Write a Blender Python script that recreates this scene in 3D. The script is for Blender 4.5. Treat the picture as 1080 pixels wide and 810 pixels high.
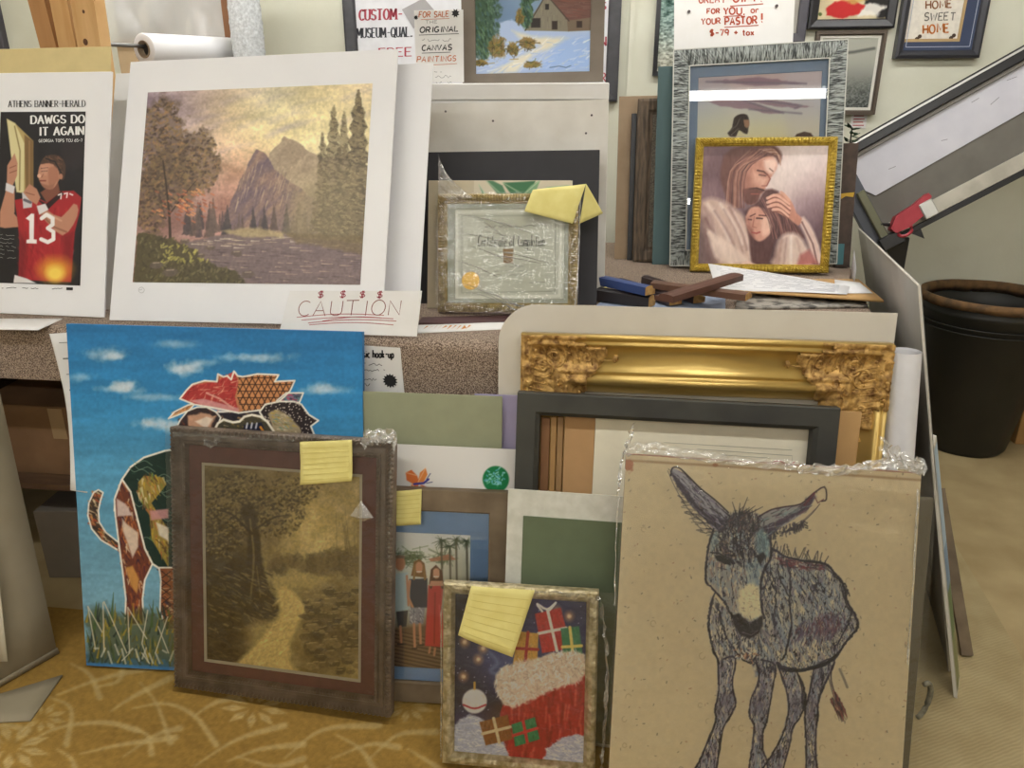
import bpy, bmesh, math, random
import numpy as np
from mathutils import Matrix, Vector

# ------------------------------------------------------------------ reset
for o in list(bpy.data.objects):
    bpy.data.objects.remove(o, do_unlink=True)
SC = bpy.context.scene
COL = SC.collection

# ------------------------------------------------------------------ camera
FPX, CAMZ, PITCH, CYAW = 780.0, 1.5, math.radians(20), math.radians(7)
cam_d = bpy.data.cameras.new('camera')
cam_d.sensor_width = 36.0
cam_d.lens = FPX / 1080.0 * 36.0
cam_d.clip_start = 0.02
cam = bpy.data.objects.new('camera', cam_d)
COL.objects.link(cam)
cam.location = (0, 0, CAMZ)
cam.rotation_euler = (math.pi / 2 - PITCH, 0, CYAW)
SC.camera = cam

# ------------------------------------------------------------------ world, exposure
wd = bpy.data.worlds.new('world')
SC.world = wd
wd.use_nodes = True
wd.node_tree.nodes['Background'].inputs[0].default_value = (0.8, 0.85, 0.9, 1)
wd.node_tree.nodes['Background'].inputs[1].default_value = 0.1
SC.view_settings.view_transform = 'Standard'
SC.view_settings.look = 'None'
SC.view_settings.gamma = 1.0
SC.view_settings.use_curve_mapping = False
SC.view_settings.exposure = 0.33
TUBE_POWER = 26.0           # emission strength of the fluorescent tubes

# ------------------------------------------------------------------ pixel <-> place helpers
CAMP = np.array([0, 0, CAMZ])
FW = np.array([-math.sin(CYAW) * math.cos(PITCH), math.cos(CYAW) * math.cos(PITCH), -math.sin(PITCH)])
RT = np.array([math.cos(CYAW), math.sin(CYAW), 0.0])
UP = np.cross(RT, FW)

def ray(x, y):
    return FW + RT * (x - 540) / FPX - UP * (y - 405) / FPX
def atz(x, y, z):
    d = ray(x, y)
    return CAMP + d * ((z - CAMZ) / d[2])
def aty(x, y, Y):
    d = ray(x, y)
    return CAMP + d * (Y / d[1])

class Panel:
    """a flat surface: origin at bottom centre, r = right, u = up, b = into the thing"""
    def __init__(s, O, r, u):
        s.O = np.array(O, float); s.r = np.array(r, float); s.u = np.array(u, float)
        s.r /= np.linalg.norm(s.r); s.u /= np.linalg.norm(s.u)
        s.b = np.cross(s.u, s.r)
        s.M = Matrix([[s.r[i], s.b[i], s.u[i], s.O[i]] for i in range(3)] + [[0, 0, 0, 1]])
    def loc(s, px, py, off=0.0):
        d = ray(px, py)
        O = s.O - s.b * off
        t = ((O - CAMP) @ s.b) / (d @ s.b)
        q = CAMP + d * t - O
        return float(q @ s.r), float(q @ s.u)
    def pix(s, x, z, off=0.0):
        p = s.O + np.multiply.outer(x, s.r) + np.multiply.outer(z, s.u) - s.b * off - CAMP
        w = p @ FW
        return 540 + FPX * (p @ RT) / w, 405 - FPX * (p @ UP) / w

def lean_panel(x, y, z, yaw, lean, roll):
    yaw, lean, roll = map(math.radians, (yaw, lean, roll))
    r = np.array([math.cos(yaw), math.sin(yaw), 0]); n = np.array([math.sin(yaw), -math.cos(yaw), 0])
    u = math.cos(lean) * np.array([0, 0, 1.0]) - math.sin(lean) * n
    return Panel((x, y, z), math.cos(roll) * r + math.sin(roll) * u, -math.sin(roll) * r + math.cos(roll) * u)

# ------------------------------------------------------------------ objects
def link(o, parent=None):
    COL.objects.link(o)
    if parent is not None:
        o.parent = parent
    return o
def tag(o, label, cat, group=None):
    o['label'] = label; o['category'] = cat
    if group: o['group'] = group
    return o
def thing(name, label, cat, panel=None, loc=None, rotz=0.0, group=None):
    o = bpy.data.objects.new(name, None)
    o.empty_display_size = 0.05
    COL.objects.link(o)
    if panel is not None: o.matrix_world = panel.M
    elif loc is not None:
        o.location = loc; o.rotation_euler = (0, 0, rotz)
    return tag(o, label, cat, group)
def mesh_obj(name, verts, faces, mat, parent=None, smooth=False, panel=None):
    me = bpy.data.meshes.new(name)
    me.from_pydata([tuple(v) for v in verts], [], faces)
    bm = bmesh.new(); bm.from_mesh(me)
    bmesh.ops.recalc_face_normals(bm, faces=bm.faces)
    bm.to_mesh(me); bm.free()
    me.materials.append(mat)
    if smooth: me.polygons.foreach_set('use_smooth', [True] * len(me.polygons))
    o = bpy.data.objects.new(name, me)
    link(o, parent)
    if panel is not None: o.matrix_world = panel.M
    return o
class MB:
    """collects shapes for one mesh"""
    def __init__(s): s.v = []; s.f = []
    def add(s, v, f):
        n = len(s.v); s.v += [tuple(map(float, q)) for q in v]; s.f += [tuple(i + n for i in q) for q in f]
    def box(s, x0, x1, y0, y1, z0, z1):
        v = [(x, y, z) for x in (x0, x1) for y in (y0, y1) for z in (z0, z1)]
        s.add(v, [(0, 1, 3, 2), (4, 6, 7, 5), (0, 4, 5, 1), (2, 3, 7, 6), (0, 2, 6, 4), (1, 5, 7, 3)])
    def cbox(s, x0, x1, y0, y1, z0, z1, c):
        """box with chamfered edges all round, by three stacked rings"""
        rings = []
        for (z, i) in ((z0, c), (z0 + c, 0), (z1 - c, 0), (z1, c)):
            rings.append([(x0 + i + c, y0 + i, z), (x1 - i - c, y0 + i, z), (x1 - i, y0 + i + c, z), (x1 - i, y1 - i - c, z),
                          (x1 - i - c, y1 - i, z), (x0 + i + c, y1 - i, z), (x0 + i, y1 - i - c, z), (x0 + i, y0 + i + c, z)])
        s.loft(rings)
    def loft(s, rings, cap=True, closed=True):
        n = len(rings[0]); v = [p for r in rings for p in r]; f = []
        for k in range(len(rings) - 1):
            for i in range(n if closed else n - 1):
                j = (i + 1) % n
                f.append((k * n + i, k * n + j, (k + 1) * n + j, (k + 1) * n + i))
        if cap and closed:
            f.append(tuple(range(n))); f.append(tuple((len(rings) - 1) * n + i for i in range(n)))
        s.add(v, f)
    def tube(s, pts, rad, n=6):
        pts = [np.array(p, float) for p in pts]; rings = []
        rad = rad if hasattr(rad, '__len__') else [rad] * len(pts)
        for k, p in enumerate(pts):
            t = pts[min(k + 1, len(pts) - 1)] - pts[max(k - 1, 0)]
            t = t / (np.linalg.norm(t) + 1e-9)
            a = np.cross(t, (0, 0, 1.0) if abs(t[2]) < .9 else (1.0, 0, 0)); a /= np.linalg.norm(a)
            c = np.cross(t, a)
            rings.append([p + rad[k] * (a * math.cos(q) + c * math.sin(q)) for q in [2 * math.pi * i / n for i in range(n)]])
        s.loft(rings)
    def prism(s, poly, y0, y1):
        """polygon of (x,z) extruded along y"""
        s.loft([[(x, y0, z) for x, z in poly], [(x, y1, z) for x, z in poly]])
    def ribbon(s, pts, w, nrm):
        """flat stroke on a surface; w = width(s); nrm = surface normal"""
        pts = [np.array(p, float) for p in pts]
        if len(pts) < 2: return
        L = []; R = []
        for k, p in enumerate(pts):
            t = pts[min(k + 1, len(pts) - 1)] - pts[max(k - 1, 0)]
            a = np.cross(nrm, t); a = a / (np.linalg.norm(a) + 1e-12)
            ww = w[k] if hasattr(w, '__len__') else w
            L.append(p + a * ww / 2); R.append(p - a * ww / 2)
        n = len(pts)
        s.add(L + R, [(i, i + 1, n + i + 1, n + i) for i in range(n - 1)])
    def build(s, name, mat, parent=None, smooth=False, panel=None):
        return mesh_obj(name, s.v, s.f, mat, parent, smooth, panel)
def structure(o):
    o['kind'] = 'structure'
    return o

def catmull(pts, n=6):
    pts = [np.array(p, float) for p in pts]
    if len(pts) < 3: return pts
    P = [2 * pts[0] - pts[1]] + pts + [2 * pts[-1] - pts[-2]]
    out = []
    for i in range(1, len(P) - 2):
        a, b, c, d = P[i - 1:i + 3]
        for k in range(n):
            t = k / n
            out.append(.5 * (2 * b + (c - a) * t + (2 * a - 5 * b + 4 * c - d) * t * t + (3 * b - a - 3 * c + d) * t ** 3))
    out.append(pts[-1])
    return out

# ------------------------------------------------------------------ colours and materials
def lin(c):
    c = np.asarray(c, float)
    return np.where(c <= .04045, c / 12.92, ((c + .055) / 1.055) ** 2.4)
def rgb(h):
    if isinstance(h, str):
        h = h.lstrip('#')
        return np.array([int(h[i:i + 2], 16) / 255 for i in (0, 2, 4)])
    return np.array(h, float)
MATS = {}
def mat(name, col, rough=.6, col2=None, scale=20., detail=4., bump=0., bscale=None, metal=0., stretch=(1, 1, 1), gain=1.0, spec=.5, ramp=(.35, .65), coat=0.):
    if name in MATS: return MATS[name]
    m = bpy.data.materials.new(name); m.use_nodes = True
    nt = m.node_tree; b = nt.nodes['Principled BSDF']
    c1 = np.clip(lin(rgb(col)) * gain, 0, .95)
    b.inputs['Base Color'].default_value = (*c1, 1)
    b.inputs['Roughness'].default_value = rough
    b.inputs['Metallic'].default_value = metal
    b.inputs['Specular IOR Level'].default_value = spec
    if coat: b.inputs['Coat Weight'].default_value = coat
    tc = nt.nodes.new('ShaderNodeTexCoord'); mp = nt.nodes.new('ShaderNodeMapping')
    mp.inputs['Scale'].default_value = stretch
    nt.links.new(tc.outputs['Object'], mp.inputs['Vector'])
    c2 = np.clip(lin(rgb(col2)) * gain, 0, .95) if col2 is not None else c1 * .93
    nz = nt.nodes.new('ShaderNodeTexNoise')
    nz.inputs['Scale'].default_value = scale; nz.inputs['Detail'].default_value = detail
    nt.links.new(mp.outputs[0], nz.inputs['Vector'])
    cr = nt.nodes.new('ShaderNodeValToRGB')
    cr.color_ramp.elements[0].position = ramp[0]; cr.color_ramp.elements[1].position = ramp[1]
    cr.color_ramp.elements[0].color = (*c1, 1); cr.color_ramp.elements[1].color = (*c2, 1)
    nt.links.new(nz.outputs['Fac'], cr.inputs[0]); nt.links.new(cr.outputs[0], b.inputs['Base Color'])
    if bump:
        n2 = nt.nodes.new('ShaderNodeTexNoise')
        n2.inputs['Scale'].default_value = bscale or scale; n2.inputs['Detail'].default_value = 3
        nt.links.new(mp.outputs[0], n2.inputs['Vector'])
        bp = nt.nodes.new('ShaderNodeBump'); bp.inputs['Strength'].default_value = bump; bp.inputs['Distance'].default_value = .004
        nt.links.new(n2.outputs['Fac'], bp.inputs['Height']); nt.links.new(bp.outputs[0], b.inputs['Normal'])
    MATS[name] = m
    return m
def vcol_mat(name, rough=.55, spec=.3, bump=0., bscale=200):
    if name in MATS: return MATS[name]
    m = bpy.data.materials.new(name); m.use_nodes = True
    nt = m.node_tree; b = nt.nodes['Principled BSDF']
    a = nt.nodes.new('ShaderNodeVertexColor'); a.layer_name = 'Col'
    nt.links.new(a.outputs['Color'], b.inputs['Base Color'])
    b.inputs['Roughness'].default_value = rough; b.inputs['Specular IOR Level'].default_value = spec
    if bump:
        tc = nt.nodes.new('ShaderNodeTexCoord'); nz = nt.nodes.new('ShaderNodeTexNoise'); nz.inputs['Scale'].default_value = bscale
        nt.links.new(tc.outputs['Object'], nz.inputs['Vector'])
        bp = nt.nodes.new('ShaderNodeBump'); bp.inputs['Strength'].default_value = bump; bp.inputs['Distance'].default_value = .003
        nt.links.new(nz.outputs['Fac'], bp.inputs['Height']); nt.links.new(bp.outputs[0], b.inputs['Normal'])
    MATS[name] = m
    return m
def clear_mat(name, rough=.02, tint=(.97, .98, .97), base=.0, bump=0., bscale=30., ior=1.5, milk=0.):
    """clear sheet: transparent with a Fresnel surface reflection"""
    if name in MATS: return MATS[name]
    m = bpy.data.materials.new(name); m.use_nodes = True
    nt = m.node_tree; nt.nodes.clear()
    out = nt.nodes.new('ShaderNodeOutputMaterial'); mx = nt.nodes.new('ShaderNodeMixShader')
    tr = nt.nodes.new('ShaderNodeBsdfTransparent'); tr.inputs[0].default_value = (*tint, 1)
    gl = nt.nodes.new('ShaderNodeBsdfGlossy'); gl.inputs['Roughness'].default_value = rough
    gl.inputs['Color'].default_value = (1, 1, 1, 1)
    fr = nt.nodes.new('ShaderNodeFresnel'); fr.inputs['IOR'].default_value = ior
    ad = nt.nodes.new('ShaderNodeMath'); ad.operation = 'ADD'; ad.inputs[1].default_value = base
    nt.links.new(fr.outputs[0], ad.inputs[0]); nt.links.new(ad.outputs[0], mx.inputs[0])
    nt.links.new(tr.outputs[0], mx.inputs[1]); nt.links.new(gl.outputs[0], mx.inputs[2]); nt.links.new(mx.outputs[0], out.inputs[0])
    if milk:
        df = nt.nodes.new('ShaderNodeBsdfDiffuse'); df.inputs[0].default_value = (.85, .85, .83, 1)
        m2 = nt.nodes.new('ShaderNodeMixShader'); m2.inputs[0].default_value = milk
        nt.links.new(mx.outputs[0], m2.inputs[1]); nt.links.new(df.outputs[0], m2.inputs[2]); nt.links.new(m2.outputs[0], out.inputs[0])
    if bump:
        tc = nt.nodes.new('ShaderNodeTexCoord'); nz = nt.nodes.new('ShaderNodeTexNoise'); nz.inputs['Scale'].default_value = bscale; nz.inputs['Detail'].default_value = 3
        nt.links.new(tc.outputs['Object'], nz.inputs['Vector'])
        bp = nt.nodes.new('ShaderNodeBump'); bp.inputs['Strength'].default_value = bump; bp.inputs['Distance'].default_value = .01
        nt.links.new(nz.outputs['Fac'], bp.inputs['Height']); nt.links.new(bp.outputs[0], gl.inputs['Normal']); nt.links.new(bp.outputs[0], fr.inputs['Normal'])
    MATS[name] = m
    return m
def emit_mat(name, col, strength):
    m = bpy.data.materials.new(name); m.use_nodes = True
    nt = m.node_tree; nt.nodes.clear()
    out = nt.nodes.new('ShaderNodeOutputMaterial'); e = nt.nodes.new('ShaderNodeEmission')
    e.inputs[0].default_value = (*col, 1); e.inputs[1].default_value = strength
    nt.links.new(e.outputs[0], out.inputs[0])
    return m

# ------------------------------------------------------------------ painted pictures: fine grids with a colour per vertex
_rs = np.random.RandomState(5)
_LAT = _rs.rand(256, 256)
def vnoise(x, y, seed=0):
    x = np.asarray(x, float) + seed * 17.31; y = np.asarray(y, float) + seed * 9.77
    xi = np.floor(x).astype(int); yi = np.floor(y).astype(int)
    fx = x - xi; fy = y - yi
    fx = fx * fx * (3 - 2 * fx); fy = fy * fy * (3 - 2 * fy)
    g = lambda a, b: _LAT[a % 256, b % 256]
    return (g(xi, yi) * (1 - fx) + g(xi + 1, yi) * fx) * (1 - fy) + (g(xi, yi + 1) * (1 - fx) + g(xi + 1, yi + 1) * fx) * fy
def fbm(x, y, seed=0, o=4):
    s = 0; a = .5; t = 0
    for k in range(o):
        s = s + a * vnoise(x * 2 ** k, y * 2 ** k, seed + k); t += a; a *= .5
    return s / t

class Canvas:
    """picture on a panel, painted in the pixel frame of the panel"""
    def __init__(s, panel, rect, res, off=0.0, base='#ffffff'):
        s.p = panel; s.x0, s.x1, s.z0, s.z1 = rect; s.nx, s.nz = res; s.off = off
        X = np.linspace(s.x0, s.x1, s.nx); Z = np.linspace(s.z0, s.z1, s.nz)
        s.X, s.Z = np.meshgrid(X, Z)
        s.PX, s.PY = panel.pix(s.X, s.Z, off)
        s.a = np.zeros((s.nz, s.nx, 3)) + rgb(base)
        s.rnd = random.Random(7)
    def sl(s, x0, y0, x1, y1, m=3):
        c = [s.p.loc(x, y, s.off) for x in (x0 - m, x1 + m) for y in (y0 - m, y1 + m)]
        i = [(q[0] - s.x0) / (s.x1 - s.x0) * (s.nx - 1) for q in c]; j = [(q[1] - s.z0) / (s.z1 - s.z0) * (s.nz - 1) for q in c]
        i0 = max(0, int(min(i))); i1 = min(s.nx, int(max(i)) + 2); j0 = max(0, int(min(j))); j1 = min(s.nz, int(max(j)) + 2)
        if i0 >= i1 or j0 >= j1: return None
        return slice(j0, j1), slice(i0, i1)
    def put(s, k, col, al):
        if isinstance(col, np.ndarray) and col.ndim == 3: c = col
        else: c = rgb(col)
        s.a[k] += (c - s.a[k]) * al[..., None]
    def field(s, pts, sig=40, k=None):
        """soft blend of colour spots"""
        k = k or (slice(0, s.nz), slice(0, s.nx))
        num = 0; den = 1e-9
        for (x, y, c) in pts:
            w = np.exp(-((s.PX[k] - x) ** 2 + (s.PY[k] - y) ** 2) / (2 * sig * sig)) + 1e-7 / (1 + ((s.PX[k] - x) ** 2 + (s.PY[k] - y) ** 2))
            num = num + w[..., None] * rgb(c); den = den + w
        return num / den[..., None]
    def fill_field(s, pts, sig=40):
        s.a[:] = s.field(pts, sig)
    def sd(s, pts, k):
        x = s.PX[k]; y = s.PY[k]; d = np.full(x.shape, 1e9); ins = np.zeros(x.shape, bool)
        n = len(pts)
        for i in range(n):
            ax, ay = pts[i][:2]; bx, by = pts[(i + 1) % n][:2]
            ex, ey = bx - ax, by - ay
            t = np.clip(((x - ax) * ex + (y - ay) * ey) / (ex * ex + ey * ey + 1e-9), 0, 1)
            d = np.minimum(d, (x - ax - t * ex) ** 2 + (y - ay - t * ey) ** 2)
            c = ((ay > y) != (by > y))
            with np.errstate(divide='ignore', invalid='ignore'):
                xx = ax + (y - ay) / (by - ay if by != ay else 1e-9) * ex
            ins ^= c & (x < xx)
        d = np.sqrt(d)
        return np.where(ins, -d, d)
    def poly(s, pts, col, al=1., f=1.0, rough=0., rs=6., seed=0, smooth=0):
        if smooth: pts = [tuple(q) for q in catmull(list(pts) + [pts[0]], smooth)][:-1]
        xs = [p[0] for p in pts]; ys = [p[1] for p in pts]
        k = s.sl(min(xs), min(ys), max(xs), max(ys), 3 + f + rough)
        if k is None: return
        d = s.sd(pts, k)
        if rough: d = d + (fbm(s.PX[k] / rs, s.PY[k] / rs, seed) - .5) * 2 * rough
        m = np.clip(.5 - d / f, 0, 1) * al
        if callable(col): col = col(s.PX[k], s.PY[k])
        s.put(k, col, m)
    def blob(s, x, y, rx, ry, col, al=1., rough=.0, rs=5., seed=0, f=.3):
        k = s.sl(x - rx * 1.5, y - ry * 1.5, x + rx * 1.5, y + ry * 1.5)
        if k is None: return
        d = np.sqrt(((s.PX[k] - x) / rx) ** 2 + ((s.PY[k] - y) / ry) ** 2) - 1
        if rough: d = d + (fbm(s.PX[k] / rs, s.PY[k] / rs, seed) - .5) * 2 * rough
        s.put(k, col, np.clip(.5 - d / f, 0, 1) * al)
    def stroke(s, pts, w, col, al=1., w2=None, soft=.8, smooth=0):
        if smooth: pts = catmull(pts, smooth)
        xs = [p[0] for p in pts]; ys = [p[1] for p in pts]
        w2 = w if w2 is None else w2
        k = s.sl(min(xs), min(ys), max(xs), max(ys), 1 + max(w, w2))
        if k is None: return
        x = s.PX[k]; y = s.PY[k]; best = np.full(x.shape, 1e9); n = len(pts) - 1
        for i in range(n):
            ax, ay = pts[i][:2]; bx, by = pts[i + 1][:2]; ex, ey = bx - ax, by - ay
            t = np.clip(((x - ax) * ex + (y - ay) * ey) / (ex * ex + ey * ey + 1e-9), 0, 1)
            d = np.sqrt((x - ax - t * ex) ** 2 + (y - ay - t * ey) ** 2) - (w + (w2 - w) * (i + t) / n) / 2
            best = np.minimum(best, d)
        s.put(k, col, np.clip(.5 - best / soft, 0, 1) * al)
    def inside(s, pts, x, y):
        ins = False; n = len(pts)
        for i in range(n):
            ax, ay = pts[i][:2]; bx, by = pts[(i + 1) % n][:2]
            if (ay > y) != (by > y) and x < ax + (y - ay) / (by - ay) * (bx - ax): ins = not ins
        return ins
    def hatch(s, pts, n, ln, ang, w, cols, al=.8, dang=.5, curve=.0):
        """short strokes scattered in a polygon; ang = angle or function(x,y)"""
        xs = [p[0] for p in pts]; ys = [p[1] for p in pts]; R = s.rnd
        for _ in range(n):
            for _t in range(8):
                x = R.uniform(min(xs), max(xs)); y = R.uniform(min(ys), max(ys))
                if s.inside(pts, x, y): break
            else: continue
            a = (ang(x, y) if callable(ang) else ang) + R.uniform(-dang, dang)
            l = ln * R.uniform(.5, 1.3) / 2; c, q = math.cos(a) * l, math.sin(a) * l
            b = R.uniform(-curve, curve) * l
            s.stroke([(x - c, y - q), (x - q * b / max(l, 1e-6), y + c * b / max(l, 1e-6)), (x + c, y + q)], w * R.uniform(.6, 1.3), R.choice(cols), al * R.uniform(.6, 1), w2=w * .3)
    def grain(s, pts, col, sc=2.0, st=4.0, ang=1.5, thr=.55, al=.9, seed=0, f=3, sh=.05):
        """scratchy streaks inside a polygon: stretched noise cut at a threshold"""
        xs = [p[0] for p in pts]; ys = [p[1] for p in pts]
        k = s.sl(min(xs), min(ys), max(xs), max(ys), 4)
        if k is None: return
        d = s.sd(pts, k); x, y = s.PX[k], s.PY[k]
        wob = (fbm(x / 14, y / 14, seed + 50, 2) - .5) * 1.2
        ca, sa = np.cos(ang + wob), np.sin(ang + wob)
        n = fbm((x * -math.sin(ang) + y * math.cos(ang)) / sc + wob * 2, (x * math.cos(ang) + y * math.sin(ang)) / (sc * st), seed, 3)
        m = np.clip((n - thr) / sh, 0, 1) * np.clip(.5 - d / f, 0, 1) * al
        s.put(k, col, m)
    def mottle(s, amp=.05, sc=6., seed=1, o=4):
        s.a *= (1 + (fbm(s.PX / sc, s.PY / sc, seed, o)[..., None] - .5) * 2 * amp)
    def build(s, name, mat_, parent=None, gain=1.0, y=None, tint=(1, 1, 1), keep=None):
        nx, nz = s.nx, s.nz
        y = -s.off if y is None else y
        co = np.stack([s.X, np.full_like(s.X, y), s.Z], -1).reshape(-1, 3)
        idx = np.arange(nx * nz).reshape(nz, nx)
        q = np.stack([idx[:-1, :-1], idx[:-1, 1:], idx[1:, 1:], idx[1:, :-1]], -1)
        if keep is not None: q = q[keep(s.X[:-1, :-1], s.Z[:-1, :-1])]
        q = q.reshape(-1, 4)
        me = bpy.data.meshes.new(name)
        me.vertices.add(len(co)); me.vertices.foreach_set('co', co.ravel())
        me.loops.add(len(q) * 4); me.loops.foreach_set('vertex_index', q.ravel())
        me.polygons.add(len(q)); me.polygons.foreach_set('loop_start', np.arange(0, len(q) * 4, 4)); me.polygons.foreach_set('loop_total', np.full(len(q), 4))
        me.update(calc_edges=True)
        at = me.color_attributes.new('Col', 'FLOAT_COLOR', 'POINT')
        c = np.ones((nx * nz, 4)); c[:, :3] = np.clip(lin(np.clip(s.a, 0, 1)) * gain * np.array(tint), 0, .92).reshape(-1, 3)
        at.data.foreach_set('color', c.ravel())
        me.materials.append(mat_)
        o = bpy.data.objects.new(name, me)
        return link(o, parent)

# ------------------------------------------------------------------ frames, sheets, films
def frame_rails(parent, w, h, prof, material, seg=1, disp=None, smooth=False, name='rail'):
    """four mitred rails; prof = [(inward, forward), ...] from the outer back corner round to the inner back corner"""
    for side in range(4):
        L = w if side in (0, 2) else h
        n = seg if seg > 1 else 1
        V = []; F = []
        m = len(prof)
        for k in range(n + 1):
            t = k / n
            for (d, f) in prof:
                s_ = d + (L - 2 * d) * t
                ff = f + (disp(s_, d, side) if disp and f > prof[0][1] + 1e-6 else 0)
                if side == 0: V.append((-w / 2 + s_, -ff, d))
                elif side == 2: V.append((-w / 2 + s_, -ff, h - d))
                elif side == 1: V.append((w / 2 - d, -ff, s_))
                else: V.append((-w / 2 + d, -ff, s_))
        for k in range(n):
            for i in range(m):
                j = (i + 1) % m
                F.append((k * m + i, k * m + j, (k + 1) * m + j, (k + 1) * m + i))
        F.append(tuple(range(m))); F.append(tuple(n * m + i for i in range(m)))
        mesh_obj(name, V, F, material[side % 2] if isinstance(material, tuple) else material, parent, smooth)
def ring_mat(parent, name, outer, inner, y, t, material):
    """flat mat board with a window; outer/inner = (x0,x1,z0,z1)"""
    b = MB(); X0, X1, Z0, Z1 = outer; x0, x1, z0, z1 = inner
    o = [(X0, Z0), (X1, Z0), (X1, Z1), (X0, Z1)]; i = [(x0, z0), (x1, z0), (x1, z1), (x0, z1)]; c = .002
    i2 = [(x0 + c, z0 + c), (x1 - c, z0 + c), (x1 - c, z1 - c), (x0 + c, z1 - c)]
    v = [(p[0], y, p[1]) for p in o] + [(p[0], y, p[1]) for p in i] + [(p[0], y + t, p[1]) for p in o] + [(p[0], y + t, p[1]) for p in i2]
    f = []
    for k in range(4):
        j = (k + 1) % 4
        f += [(k, j, 4 + j, 4 + k), (8 + k, 12 + k, 12 + j, 8 + j), (k, 8 + k, 8 + j, j), (4 + k, 4 + j, 12 + j, 12 + k)]
    b.add(v, f)
    return b.build(name, material, parent)
def board(name, panel, w, h, t, material, label, cat, group=None, c=.0008, x0=None, x1=None):
    """flat board standing on its bottom edge"""
    b = MB()
    b.cbox(-w / 2 if x0 is None else x0, w / 2 if x1 is None else x1, 0, t, 0, h, min(c, t / 3))
    o = b.build(name, material, None, panel=panel)
    if label: tag(o, label, cat, group)
    return o
def film(parent, x0, x1, z0, z1, y, material, seed=1, amp=.002, n=44, name='plastic_wrap'):
    X, Z = np.meshgrid(np.linspace(x0, x1, n), np.linspace(z0, z1, n))
    d = np.abs(fbm(X * 9 + Z * 5, Z * 4 - X * 3, seed, 3) - .5) * 2 * amp + np.abs(fbm(X * 30, Z * 12, seed + 5, 2) - .5) * amp * .5
    v = np.stack([X, y - d, Z], -1).reshape(-1, 3)
    f = [(j * n + i, j * n + i + 1, (j + 1) * n + i + 1, (j + 1) * n + i) for j in range(n - 1) for i in range(n - 1)]
    return mesh_obj(name, v, f, material, parent, True)
def tuft(parent, pts, size, material, seed=1, m=5, amp=.6, name='film_fold', fwd=0.004):
    """crumpled strip of film that follows local points (x, z) in front of an edge"""
    R = random.Random(seed); pts = catmull([np.array(p, float) for p in pts], 8); n = len(pts); v = []
    for i, p in enumerate(pts):
        for j in range(m):
            t = j / (m - 1) - .5
            v.append((p[0] + R.uniform(-1, 1) * size * .35, -fwd - abs(R.uniform(0, 1)) * size * amp, p[1] + t * size * 1.6 + R.uniform(-1, 1) * size * .3))
    f = [(i * m + j, i * m + j + 1, (i + 1) * m + j + 1, (i + 1) * m + j) for i in range(n - 1) for j in range(m - 1)]
    return mesh_obj(name, v, f, material, parent, False)
def patch(name, corner_pts, n, bulge, t, material, parent=None, panel=None, wav=0., seed=0):
    """thin sheet over four corners (TL,TR,BR,BL; 3-D); bulge(u,v) gives the lift along the sheet's normal"""
    A, B, C, D = [np.array(p, float) for p in corner_pts]
    nr = np.cross(B - A, D - A); nr = -nr / np.linalg.norm(nr)
    V = []; 
    for side in (0, 1):
        for j in range(n + 1):
            for i in range(n + 1):
                u, w_ = i / n, j / n
                p = (A * (1 - u) + B * u) * (1 - w_) + (D * (1 - u) + C * u) * w_
                h = bulge(u, w_) + (wav * (fbm(u * 4, w_ * 4, seed) - .5) if wav else 0)
                V.append(p + nr * (h - side * t))
    N = (n + 1) ** 2; F = []
    for j in range(n):
        for i in range(n):
            a = j * (n + 1) + i
            F.append((a, a + 1, a + n + 2, a + n + 1)); F.append((N + a, N + a + n + 1, N + a + n + 2, N + a + 1))
    edge = [i for i in range(n + 1)] + [j * (n + 1) + n for j in range(1, n + 1)] + [n * (n + 1) + i for i in range(n - 1, -1, -1)] + [j * (n + 1) for j in range(n - 1, 0, -1)]
    for q in range(len(edge)):
        a, b = edge[q], edge[(q + 1) % len(edge)]
        F.append((a, N + a, N + b, b))
    return mesh_obj(name, V, F, material, parent, True, panel)

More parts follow.
